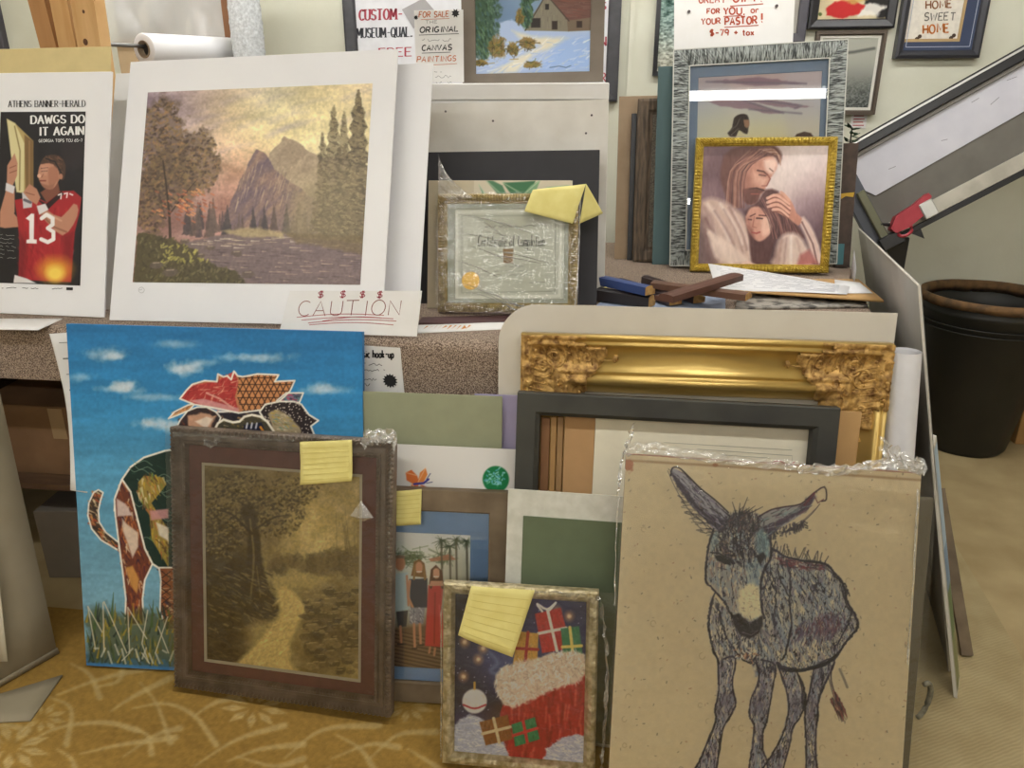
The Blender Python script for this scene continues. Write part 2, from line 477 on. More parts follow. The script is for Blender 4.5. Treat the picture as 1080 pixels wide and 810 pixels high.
# ------------------------------------------------------------------ stroke lettering
def _arc(cx, cy, rx, ry, a0, a1, n=9):
    return ' '.join(f'{cx + rx * math.cos(math.radians(a0 + (a1 - a0) * i / n)):.3f},{cy + ry * math.sin(math.radians(a0 + (a1 - a0) * i / n)):.3f}' for i in range(n + 1))
GL = {'A': '0,0 .3,1 .6,0|.12,.36 .48,.36', 'B': '0,0 0,1 ' + _arc(.3, .76, .22, .24, 90, -90) + ' 0,.52|.3,.52 ' + _arc(.33, .26, .25, .26, 90, -90) + ' 0,0',
 'C': _arc(.33, .5, .31, .5, 50, 310, 14), 'D': '0,0 0,1 ' + _arc(.25, .5, .33, .5, 90, -90, 12) + ' 0,0', 'E': '.5,1 0,1 0,0 .52,0|0,.52 .4,.52',
 'F': '.5,1 0,1 0,0|0,.52 .4,.52', 'G': _arc(.33, .5, .31, .5, 50, 330, 14) + ' .6,.42 .36,.42', 'H': '0,0 0,1|.55,0 .55,1|0,.5 .55,.5', 'I': '.15,0 .15,1',
 'J': '.4,1 .4,.25 ' + _arc(.22, .22, .18, .22, 0, -180), 'K': '0,0 0,1|.52,1 0,.42|.17,.58 .56,0', 'L': '0,1 0,0 .5,0', 'M': '0,0 .05,1 .36,.25 .67,1 .72,0',
 'N': '0,0 0,1 .55,0 .55,1', 'O': _arc(.32, .5, .32, .5, 90, 450, 18), 'P': '0,0 0,1 ' + _arc(.27, .73, .25, .27, 90, -90) + ' 0,.46',
 'Q': _arc(.32, .5, .32, .5, 90, 450, 18) + '|.4,.25 .65,-.05', 'R': '0,0 0,1 ' + _arc(.27, .74, .24, .26, 90, -90) + ' 0,.48|.22,.48 .56,0',
 'S': _arc(.27, .74, .24, .26, 30, 270, 10) + ' ' + _arc(.27, .24, .26, .24, 90, -150, 10), 'T': '.3,0 .3,1|0,1 .6,1', 'U': '0,1 0,.3 ' + _arc(.28, .28, .28, .28, 180, 360) + ' .56,1',
 'V': '0,1 .3,0 .6,1', 'W': '0,1 .18,0 .38,.75 .58,0 .76,1', 'X': '0,0 .55,1|0,1 .55,0', 'Y': '0,1 .28,.5 .56,1|.28,.5 .28,0', 'Z': '0,1 .55,1 0,0 .55,0',
 '0': _arc(.28, .5, .28, .5, 90, 450, 16), '1': '.08,.8 .25,1 .25,0', '2': _arc(.27, .72, .25, .28, 160, -30) + ' 0,0 .54,0', '3': _arc(.25, .75, .23, .25, 150, -90) + ' ' + _arc(.25, .25, .27, .25, 90, -150),
 '5': '.5,1 .06,1 .03,.58 ' + _arc(.25, .32, .27, .32, 100, -150), '6': '.45,1 ' + _arc(.28, .3, .26, .3, 150, 510, 16), '7': '0,1 .52,1 .18,0', '9': _arc(.27, .7, .25, .28, 0, 360, 14) + ' .5,.55 .42,0',
 '$': _arc(.27, .72, .24, .2, 30, 270, 10) + ' ' + _arc(.27, .3, .26, .22, 90, -150, 10) + '|.22,-.1 .22,1.1|.34,-.1 .34,1.1', '-': '.08,.48 .5,.48', '+': '.05,.48 .55,.48|.3,.2 .3,.75',
 '!': '.15,1.05 .15,.3|.13,.02 .17,.08', ',': '.14,.08 .08,-.14', '.': '.1,0 .16,.06', ' ': '', "'": '.1,1 .1,.75',
 'a': _arc(.24, .28, .22, .28, 60, 400, 12) + '|.46,.56 .46,0', 'c': _arc(.24, .28, .23, .28, 50, 310), 'e': '.04,.3 .45,.3 ' + _arc(.24, .28, .22, .28, 10, 310, 12), 'f': '.4,.95 ' + _arc(.3, .8, .14, .18, 90, 180, 5) + ' .16,0|.02,.56 .36,.56',
 'h': '0,0 0,1|0,.4 ' + _arc(.2, .34, .2, .22, 150, 0) + ' .4,0', 'i': '.1,0 .1,.56|.1,.75 .1,.8', 'l': '.1,0 .1,1', 'm': '0,0 0,.56|0,.4 ' + _arc(.14, .36, .14, .2, 150, 0, 6) + ' .28,0|.28,.4 ' + _arc(.42, .36, .14, .2, 150, 0, 6) + ' .56,0',
 'n': '0,0 0,.56|0,.4 ' + _arc(.2, .34, .2, .22, 150, 0) + ' .4,0', 'o': _arc(.24, .28, .23, .28, 90, 450, 14), 'p': '0,-.3 0,.56|' + _arc(.22, .28, .22, .28, 170, -170, 14), 'r': '0,0 0,.56|0,.36 ' + _arc(.2, .34, .2, .22, 160, 50, 5), 's': _arc(.2, .42, .17, .14, 30, 270, 8) + ' ' + _arc(.2, .14, .18, .14, 90, -150, 8),
 't': '.18,.85 .18,.1 ' + _arc(.28, .1, .1, .1, 180, 300, 4) + '|.02,.56 .36,.56', 'u': '0,.56 0,.2 ' + _arc(.2, .2, .2, .2, 180, 360) + ' .4,.56|.4,.2 .4,0', 'k': '0,0 0,1|.36,.56 0,.22|.12,.32 .38,0', 'b': '0,0 0,1|' + _arc(.22, .28, .22, .28, 170, -170, 14), 'y': '0,.56 .2,.05|.42,.56 .12,-.3',
 'g': _arc(.22, .28, .21, .28, 60, 400, 12) + '|.44,.56 .44,-.1 ' + _arc(.24, -.12, .2, .16, 0, -150, 6), 'w': '0,.56 .14,0 .28,.45 .42,0 .56,.56', 'q': _arc(.22, .28, .21, .28, 60, 400, 12) + '|.44,.56 .44,-.3', 'x': '0,0 .4,.56|0,.56 .4,0', 'v': '0,.56 .2,0 .4,.56', 'd': _arc(.22, .28, .21, .28, 60, 400, 12) + '|.44,1 .44,0'}
def glyphs(text):
    u = 0; out = []
    for ch in text:
        g = GL.get(ch, '')
        st = [[tuple(map(float, p.split(','))) for p in q.split()] for q in g.split('|')] if g else []
        wd_ = max([p[0] for q in st for p in q], default=.3)
        if ch in 'I1i': wd_ += .05
        out.append((u, st)); u += wd_ + .2
    return out, max(u - .2, .1)
def lettering(parent, panel, text, p0, p1, hpx, w, material, off=.001, slant=0., jit=0., serif=0., thin=1., name='lettering', seed=1):
    """strokes of text along the line p0-p1 (pixels of the panel's own picture frame), cap height hpx"""
    R = random.Random(seed); gs, U = glyphs(text); b = MB()
    ex, ey = (p1[0] - p0[0]) / U, (p1[1] - p0[1]) / U
    def P(u, v):
        u += slant * v
        x, z = panel.loc(p0[0] + ex * u, p0[1] + ey * u - hpx * v, off)
        return np.array([x, -off, z])
    for (u0, st) in gs:
        jx, jy, js = R.uniform(-jit, jit), R.uniform(-jit, jit), 1 + R.uniform(-jit, jit)
        for q in st:
            pts = [P(u0 + x * js + jx, y * js + jy) for x, y in q]
            ws = []
            for k in range(len(pts)):
                t = pts[min(k + 1, len(pts) - 1)] - pts[max(k - 1, 0)]
                a = abs(t[2]) / (math.hypot(t[0], t[2]) + 1e-9)
                ws.append(w * (thin + (1 - thin) * a))
            if thin < 1 and len(pts) > 1:      # straight segments: each with its own width
                for k in range(len(pts) - 1):
                    t = pts[k + 1] - pts[k]; a = abs(t[2]) / (math.hypot(t[0], t[2]) + 1e-9)
                    b.ribbon([pts[k] - t * .03, pts[k + 1] + t * .03], w * (thin + (1 - thin) * a ** 2), (0, -1, 0))
            else:
                b.ribbon(pts, ws, (0, -1, 0))
            if serif:
                for k, nb in ((0, 1), (-1, -2)):
                    t = pts[k] - pts[nb]
                    if abs(t[2]) > .6 * math.hypot(t[0], t[2]):
                        s_ = serif * np.array([1.0, 0, 0])
                        b.ribbon([pts[k] - s_, pts[k] + s_], w * .35, (0, -1, 0))
    return b.build(name, material, parent)
def scribble(parent, panel, lines, material, w=.0012, off=.001, amp=1.0, name='small_print', seed=3, gap=.25):
    """illegible rows of small marks; lines = [(x0,y0,x1,y1)] in pixels"""
    R = random.Random(seed); b = MB()
    for (x0, y0, x1, y1) in lines:
        L = max(abs(x1 - x0), 1); n = int(L / 1.5); pts = []
        for i in range(n + 1):
            t = i / n
            if R.random() < gap * .5:
                if len(pts) > 1: b.ribbon(pts, w, (0, -1, 0))
                pts = []; continue
            x, z = panel.loc(x0 + (x1 - x0) * t, y0 + (y1 - y0) * t + R.uniform(-amp, amp), off)
            pts.append((x, -off, z))
        if len(pts) > 1: b.ribbon(pts, w, (0, -1, 0))
    if b.v:
        o = b.build(name, material, parent); o['kind'] = 'stuff'
        return o
def lines(parent, panel, segs, material, w=.001, off=.001, name='ruled_lines'):
    b = MB()
    for seg in segs:
        b.ribbon([(lambda q: (q[0], -off, q[1]))(panel.loc(x, y, off)) for x, y in seg], w, (0, -1, 0))
    return b.build(name, material, parent)
# ================================================================== the room
WX0, WX1, WY0, WY1, WZ = -3.4, 3.0, -3.2, 3.9, 2.75
M_wall = mat('painted_wall', '#dcdccb', .75, '#d2d1be', 3.0, bump=.15, bscale=60)
M_wallb = mat('side_wall', '#cfcabb', .8, '#c6c0b0', 3.0)
M_ceil = mat('ceiling_tile', '#dedcd4', .9, '#d2d0c8', 40.)
M_floor = mat('beige_low_carpet', '#b09d74', .95, '#9e8a62', 5.0, detail=8, bump=.5, bscale=350)
def slab(name, x0, x1, y0, y1, z0, z1, m):
    b = MB(); b.box(x0, x1, y0, y1, z0, z1)
    return structure(b.build(name, m))
slab('floor', WX0 - .1, WX1 + .1, WY0 - .1, WY1 + .1, -.1, 0, M_floor)
slab('ceiling', WX0 - .1, WX1 + .1, WY0 - .1, WY1 + .1, WZ, WZ + .1, M_ceil)
slab('wall_back', WX0 - .1, WX1 + .1, WY1, WY1 + .1, 0, WZ, M_wall)
slab('wall_front', WX0 - .1, WX1 + .1, WY0 - .1, WY0, 0, WZ, M_wallb)
slab('wall_left', WX0 - .1, WX0, WY0, WY1, 0, WZ, M_wallb)
slab('wall_right', WX1, WX1 + .1, WY0, WY1, 0, WZ, M_wallb)
slab('baseboard_back', WX0, WX1, WY1 - .015, WY1, 0, .09, mat('baseboard_paint', '#b9ae98', .6))
WALL = Panel((0, WY1, 0), (1, 0, 0), (0, 0, 1))
FLOOR = Panel((0, 0, 0), (1, 0, 0), (0, 1, 0))
CT = .94
CTOP = Panel((0, 0, CT), (1, 0, 0), (0, 1, 0))
tx = aty(666, 40, WY1)[0]
slab('trim_1', tx - .012, tx + .012, WY1 - .012, WY1, .09, WZ, M_wall)

# ------------------------------------------------------------------ fluorescent lamps on the ceiling
M_fix = mat('white_enamel', '#e8e8e4', .4)
M_tube = emit_mat('tube_light', (1.0, .985, .955), TUBE_POWER)
def lamp(x, y, label):
    t = thing('ceiling_lamp', label, 'lamp', loc=(x, y, WZ), group='fluorescent ceiling lamps')
    b = MB(); b.cbox(-1.2, 1.2, -.09, .09, -.035, 0, .006); b.build('housing', M_fix, t)
    b = MB(); b.loft([[(sx, .045 * math.cos(a), -.036 - .045 * abs(math.sin(a))) for a in [math.pi * i / 8 for i in range(9)]] for sx in (-1.16, 1.16)]); b.build('diffuser', M_tube, t)
    for s_ in (-1, 1):
        b = MB(); b.cbox(1.16 * s_ - .02, 1.16 * s_ + .02, -.06, .06, -.09, -.03, .004); b.build('end_cap', M_fix, t)
LROW = .47
for i, (x, y) in enumerate(((.95, LROW), (-1.65, LROW), (.95, -2.1), (-1.65, -2.1), (.95, 2.75), (-1.65, 2.75))):  # rear row is added fill; back-wall row is added to brighten wall and counter
    lamp(x, y, 'long white fluorescent ceiling lamp ' + ['above the framed pictures on the counter', 'above the large unframed print', 'added for fill towards the rear of the shop by the right wall', 'added for fill towards the rear of the shop by the left wall', 'added to brighten the back wall above the wall pictures', 'added to brighten the back wall above the timber rack'][i])

# ------------------------------------------------------------------ floor coverings
def gold_carpet():
    x0, x1, y0, y1 = -2.3, .62, .45, 1.80
    c = Canvas(Panel((0, 0, .008), (1, 0, 0), (0, 1, 0)), (x0, x1, y0, y1), (520, 300), base='#a8823a')
    n = fbm(c.X * 2.2, c.Z * 2.2, 3)[..., None]
    c.a = rgb('#ad8c48') * (1 - n) + rgb('#917036') * n
    pale = '#c9b27c'
    R = random.Random(4)
    def px(u): return u
    # curved fern sprays and daisies of the carpet's pattern
    sprays = [[(148, 720), (165, 742), (176, 772), (180, 783)], [(60, 733), (110, 715), (180, 700)], [(117, 750), (140, 735), (180, 715)], [(140, 747), (175, 742), (205, 755), (228, 785)],
              [(20, 790), (60, 768), (110, 762), (145, 770)], [(85, 795), (130, 785), (185, 778)], [(130, 766), (155, 775), (160, 795)], [(130, 798), (165, 775), (190, 768)],
              [(205, 808), (250, 780), (300, 765)], [(205, 755), (225, 742), (250, 735)], [(240, 803), (275, 790), (320, 785)], [(300, 800), (340, 770), (400, 765)], [(250, 798), (290, 808), (320, 800)],
              [(390, 800), (420, 775), (460, 772)], [(355, 775), (380, 790), (395, 812)], [(100, 725), (125, 718), (130, 700)], [(52, 735), (75, 748), (70, 785)], [(60, 790), (75, 800), (80, 815)], [(350, 800), (390, 785), (420, 788)],
              [(-30, 780), (0, 765), (30, 770)], [(75, 700), (95, 712), (105, 735)], [(430, 790), (450, 802), (470, 815)]]
    for sp in sprays: c.stroke(sp, 1.5, pale, .62, w2=7, soft=3, smooth=5)
    for (x, y, s_) in ((12, 788, 42), (268, 746, 36), (45, 757, 26), (330, 830, 40), (430, 745, 28)):
        for k in range(9):
            a = 2 * math.pi * k / 9 + .3
            dx, dy = math.cos(a) * s_, math.sin(a) * s_ * .62
            c.poly([(x + dx * .25, y + dy * .25), (x + dx * .6 - dy * .22, y + dy * .6 + dx * .1), (x + dx, y + dy), (x + dx * .6 + dy * .22, y + dy * .6 - dx * .1)], pale, .75, 2.5)
            c.stroke([(x + dx * .35, y + dy * .35), (x + dx * .85, y + dy * .85)], 1.2, '#a98440', .5)
    c.mottle(.12, 3.0, 9, 3)
    t = thing('floral_carpet', 'golden patterned carpet with pale daisies and grass sprays', 'carpet', loc=(0, 0, 0))
    o = c.build('carpet_pile', vcol_mat('carpet_print', .95, .1, .5, 300), t, gain=.86, y=0)
    # the pile faces up: canvas local z is the floor's y
    o.data.transform(Matrix(((1, 0, 0, 0), (0, 0, 1, 0), (0, -1, 0, .008), (0, 0, 0, 1))))
    b = MB(); b.box(x0, x1, y0, y1, 0.0005, .0075); b.build('carpet_backing', mat('carpet_backing', '#8a6a30', .95), t)
gold_carpet()
# ribbed beige mat on the right
def ribbed_mat():
    m = mat('ribbed_mat', '#ab9b74', .95, '#9c8b64', 8., bump=.3, bscale=90)
    nt = m.node_tree; w = nt.nodes.new('ShaderNodeTexWave'); w.inputs['Scale'].default_value = 34; w.inputs['Distortion'].default_value = 3; w.inputs['Detail'].default_value = 1
    tc = nt.nodes.new('ShaderNodeTexCoord'); mp = nt.nodes.new('ShaderNodeMapping'); mp.inputs['Rotation'].default_value = (0, 0, 1.1)
    nt.links.new(tc.outputs['Object'], mp.inputs[0]); nt.links.new(mp.outputs[0], w.inputs['Vector'])
    bp = nt.nodes.new('ShaderNodeBump'); bp.inputs['Strength'].default_value = .25; bp.inputs['Distance'].default_value = .003
    nt.links.new(w.outputs['Fac'], bp.inputs['Height']); nt.links.new(bp.outputs[0], nt.nodes['Principled BSDF'].inputs['Normal'])
    a = atz(998, 560, 0); b_ = atz(1080, 700, 0); d = b_ - a
    q = b_ + d * .8; far = a - d * .15
    b = MB(); poly = [(.63, .3), (q[0] + .4, .3), (q[0], q[1]), (far[0], far[1]), (.63, far[1] - .1)]
    b.loft([[(x, y, .0005) for x, y in poly], [(x, y, .006) for x, y in poly]])
    o = b.build('ribbed_floor_mat', m); tag(o, 'beige ribbed floor mat beside the donkey painting', 'mat')
ribbed_mat()

# ------------------------------------------------------------------ the carpeted display counter
M_cpt = mat('speckled_counter_carpet', '#ad9a88', .95, '#5c4c40', 330., detail=2, bump=.8, bscale=260, ramp=(.42, .58))
M_shadewood = mat('raw_shelf_board', '#6a4f38', .8, '#553e2b', 6., stretch=(1, 8, 8))
CX0, CX1, CY0, CY1 = -2.5, .90, 1.832, 3.5
XEND = lambda y: .715 + .209 * (y - 1.83)          # the counter's right end runs at a slant
cn = thing('display_counter', 'long display counter covered in speckled brown carpet', 'counter', loc=((CX0 + CX1) / 2, (CY0 + CY1) / 2, 0))
hw, hd = (CX1 - CX0) / 2, (CY1 - CY0) / 2
b = MB()
prof = [(-hd + .03, .77), (-hd, .78), (-hd, CT - .035)] + [(-hd + .035 - .035 * math.cos(a), CT - .035 + .035 * math.sin(a)) for a in [math.pi / 2 * i / 6 for i in range(1, 7)]] + [(hd, CT), (hd, .77)]
CMX, CMY = (CX0 + CX1) / 2, (CY0 + CY1) / 2
b.loft([[(-hw, y, z) for y, z in prof], [(XEND(y + CMY) - CMX, y, z) for y, z in prof]])
b.build('counter_top', M_cpt, cn)
b = MB(); b.box(-hw + .05, hw - .19, -hd + .10, hd - .02, .36, .38); b.build('lower_shelf', M_shadewood, cn)
for x in (-hw + .02, -.25, .55, hw - .24):
    b = MB(); b.box(x, x + .04, -hd + .12, hd - .02, 0.0005, .77); b.build('side_panel', M_shadewood, cn)
b = MB(); b.box(-hw + .02, hw - .06, hd - .02, hd, 0.0005, .77); b.build('back_panel', M_shadewood, cn)
# ================================================================== things standing on the counter
WHITE = mat('white_foam_board', '#e9e9ea', .55, '#e4e4e6', 4.)
WHITE2 = mat('white_card', '#e3e2e0', .6, '#dad8d4', 6.)
INK = mat('black_ink', '#1a1a1c', .7); RED = mat('red_marker', '#a8343c', .7); ORANGE = mat('orange_marker', '#c06a3c', .7); GREYINK = mat('grey_pencil', '#9a9a98', .7)
RUST = mat('rust_marker', '#b04a2c', .7); WHITEINK = mat('white_print', '#f2f2f0', .6); WINE = mat('wine_marker', '#9a2a3e', .7)
PRINTMAT = vcol_mat('art_print', .42, .45); MATTE = vcol_mat('matte_print', .75, .2); CANV = vcol_mat('painted_canvas', .6, .3, .35, 500)
FILM = clear_mat('clear_film', .10, (.95, .95, .94), .03, .5, 25.)
FOLD = clear_mat('film_folds', .18, (.93, .93, .91), .18, .6, 60., milk=.14)
GLASS = clear_mat('picture_glass', .012, (.98, .985, .98), .0)
NOTE = mat('yellow_note_paper', '#ded489', .8, '#d8cc7e', 30.)
NOTELINE = mat('note_rule', '#c9bb66', .8)

def rect_px(p, a, b, off=0.):
    """local rectangle from top-left and bottom-right pixels"""
    x0, z1 = p.loc(*a, off); x1, z0 = p.loc(*b, off)
    return (x0, x1, z0, z1)

def note(p, px4, label, off=.012, curl=.01, group=None, lift=0):
    """sheet of yellow ruled paper taped on a frame; px4 = TL,TR,BR,BL pixels"""
    t = thing('yellow_note', label, 'note', panel=p)
    c3 = []
    for x, y in px4:
        q = p.loc(x, y, off); c3.append((q[0], -off, q[1]))
    sh = patch('note_sheet', c3, 10, lambda u, v: curl * v * v + .002 * math.sin(u * 5), .0004, NOTE, t, wav=.006, seed=len(label))
    b = MB(); A, B, C, D = [np.array(q) for q in c3]
    for k in range(1, 8):
        v = k / 8 + .02
        L = A * (1 - v) + D * v; R_ = B * (1 - v) + C * v
        pts = []
        for i in range(9):
            u = .05 + .9 * i / 8
            pp = L * (1 - u) + R_ * u; pp = pp + np.array([0, -(curl * v * v + .002 * math.sin(u * 5) + .0035), 0]); pts.append(pp)
        b.ribbon(pts, .0012, (0, -1, 0))
    b.build('ruled_lines', NOTELINE, sh)
    return t

# ---------------------------------------------- newspaper page on white board
def newspaper():
    p = lean_panel(-1.633, 1.944, .941, -2.2, 18.6, .2)
    t = thing('newspaper_print', 'newspaper front page of a player in red jersey mounted on white board', 'poster', panel=p)
    b = MB(); b.cbox(-.194, .194, 0, .006, 0, .712, .001); b.build('board', WHITE, t)
    X0 = p.loc(5, 200)[0]; X1 = p.loc(90, 140)[0]; Z1 = p.loc(60, 118.5)[1]; Z0 = p.loc(60, 301)[1]
    c = Canvas(p, (X0 - .02, X1, Z0, Z1), (150, 260), .001, '#1c1a1d')
    S = lambda x, y: (x / 3.86, y / 3.86 + 100)
    Q = lambda L: [S(*q) for q in L]
    c.mottle(.3, 12, 2)
    c.blob(*S(300, 230), 14, 20, '#2c2326', .6, .3); c.blob(*S(285, 640), 4, 6, '#8a7f88', .7)
    c.poly(Q([(60, 430), (140, 415), (190, 440), (240, 395), (300, 392), (332, 420), (325, 480), (305, 560), (298, 640), (290, 765), (75, 755), (80, 600), (70, 500)]), '#a3232a', 1, 1.2)
    c.hatch(Q([(80, 480), (300, 470), (290, 750), (80, 740)]), 90, 14, 1.3, 2.4, ['#7c141c', '#bc3438', '#8c1a22'], .45); c.poly(Q([(80, 560), (110, 600), (100, 755), (75, 755)]), '#5c1018', .6, 6); c.poly(Q([(255, 575), (300, 560), (290, 700), (262, 690)]), '#6c141c', .6, 6)
    skin, skd, skl = '#b8836a', '#7a4a3a', '#d8aa90'
    c.poly(Q([(165, 400), (235, 350), (245, 400), (190, 440)]), skd, 1, 1)
    c.poly(Q([(155, 320), (165, 285), (195, 265), (235, 275), (255, 310), (240, 350), (215, 385), (180, 380), (160, 350)]), skin, 1, 1, smooth=3)
    c.poly(Q([(195, 300), (235, 290), (240, 350), (200, 375)]), '#a06a54', .7, 2)
    c.poly(Q([(162, 285), (178, 258), (205, 246), (245, 252), (268, 290), (262, 345), (246, 345), (240, 315), (228, 292), (200, 280), (175, 284)]), '#4a342a', 1, 1.2, smooth=2); c.hatch(Q([(175, 270), (210, 252), (250, 262), (262, 330), (240, 310), (205, 275)]), 40, 5, .7, 1.1, ['#6a4c3a', '#2c1e1a', '#7c5a44'], .8); c.stroke(Q([(188, 262), (225, 275), (250, 320)]), 1.6, '#201a1c', .9); c.blob(*S(248, 335), 2, 3, '#b07c64', 1)
    c.stroke(Q([(168, 302), (195, 298)]), 1.1, '#4a2c26'); c.stroke(Q([(170, 314), (192, 312)]), 1.1, '#3a2420'); c.stroke(Q([(163, 352), (186, 352)]), 1.3, '#7a3a30'); c.blob(*S(160, 332), 2, 2.2, skl); c.stroke(Q([(178, 322), (170, 338)]), .9, '#8a5a48'); c.poly(Q([(165, 362), (200, 372), (225, 360), (215, 388), (180, 384)]), '#8a5c4a', .7, 2); c.poly(Q([(170, 290), (200, 290), (190, 330), (168, 325)]), '#d0a088', .5, 3)
    c.poly(Q([(150, 425), (190, 445), (250, 395), (262, 405), (195, 470)]), '#2a1416', 1, 1)
    # raised arms and trophy
    c.poly(Q([(5, 520), (45, 470), (70, 500), (75, 540), (20, 545), (0, 540)]), skin, 1, 1)
    c.poly(Q([(0, 480), (25, 390), (60, 390), (60, 480), (30, 540), (0, 540)]), skin, 1, 1)
    c.poly(Q([(28, 100), (62, 118), (136, 190), (136, 390), (88, 402), (68, 398), (50, 250)]), '#b09a62', 1, 1)
    c.poly(Q([(28, 100), (62, 118), (100, 200), (98, 400), (68, 398), (45, 250)]), '#d6cc9a', 1, 1.2)
    c.poly(Q([(100, 165), (136, 190), (136, 390), (104, 395)]), '#6e5232', .8, 1.5)
    c.stroke(Q([(60, 130), (82, 230), (80, 390)]), 1.4, '#7d6a3c', .8); c.stroke(Q([(120, 190), (120, 385)]), 1.2, '#a8835a', .7)
    c.poly(Q([(90, 400), (135, 395), (130, 460), (95, 465)]), '#c8c4c8', 1, 1); c.stroke(Q([(100, 430), (125, 440)]), 3, '#4a4450', .8)
    c.poly(Q([(30, 290), (60, 240), (72, 280), (70, 330), (45, 390), (28, 360)]), skin, 1, 1); c.stroke(Q([(40, 300), (65, 290)]), .8, skd); c.stroke(Q([(40, 320), (68, 310)]), .8, skd)
    c.poly(Q([(25, 360), (62, 375), (55, 405), (22, 392)]), '#d8d4d6', 1, 1)
    c.poly(Q([(95, 400), (120, 365), (150, 385), (165, 420), (150, 450), (120, 430)]), skin, 1, 1); c.stroke(Q([(105, 400), (140, 410)]), .8, skd)
    c.poly(Q([(150, 450), (190, 470), (250, 500), (300, 445), (320, 470), (300, 530), (255, 575), (200, 530), (160, 485)]), skin, 1, 1.2, smooth=2)
    c.stroke(Q([(170, 490), (220, 540), (270, 560)]), 2, skd, .6); c.stroke(Q([(200, 490), (250, 515)]), 2, skl, .6)
    c.poly(Q([(150, 455), (185, 445), (198, 470), (160, 490)]), '#dcd8da', 1, 1)
    # number
    c.poly(Q([(105, 505), (128, 485), (140, 487), (138, 590), (150, 592), (150, 608), (108, 606), (108, 592), (120, 590), (120, 515)]), '#efeae8', 1, .9)
    c.stroke(Q([(170, 505), (190, 490), (215, 505), (215, 530), (195, 545), (218, 560), (218, 590), (195, 602), (168, 590)]), 4.2, '#efeae8', 1)
    c.stroke(Q([(238, 410), (250, 405), (248, 425)]), 1.4, '#efeae8'); c.stroke(Q([(262, 405), (275, 402), (272, 420)]), 1.4, '#efeae8'); c.stroke(Q([(285, 405), (296, 410)]), 1.4, '#efeae8')
    c.poly(Q([(60, 735), (110, 750), (150, 770), (55, 768)]), '#d9d6d4', 1, 1)
    c.blob(*S(225, 715), 17, 13, '#e0a030', .85, .1, f=.9); c.blob(*S(225, 730), 9, 8, '#f4d860', .9, f=.9)
    c.build('printed_photo', PRINTMAT, t, gain=1.0)
    lettering(t, p, 'ATHENS BANNER-HERALD', (9, 113.5), (90, 113), 6.6, .0030, INK, .0015, serif=.0016, thin=.35)
    lettering(t, p, 'DAWGS DO', (33, 131), (89, 130), 8.2, .0066, WHITEINK, .0022, serif=.003, thin=.45)
    lettering(t, p, 'IT AGAIN', (41.5, 143.3), (88, 142.3), 8.2, .0066, WHITEINK, .0022, serif=.003, thin=.45)
    lettering(t, p, 'GEORGIA TOPS TCU 65-7', (41, 150.5), (87, 150), 3.0, .0014, WHITEINK, .0022)
    scribble(t, p, [(0, 248 + 4 * k, 17 - 2 * (k % 3), 249 + 4 * k) for k in range(0, 7)], GREYINK, .0012, .0022, .7)
    scribble(t, p, [(2, 304, 42, 304.6), (55, 305, 66, 305)], INK, .0016, .0015, .6, seed=8); lines(t, p, [[(70, 305), (77, 305.2)]], INK, .008, .0016, 'bar_mark')
newspaper()

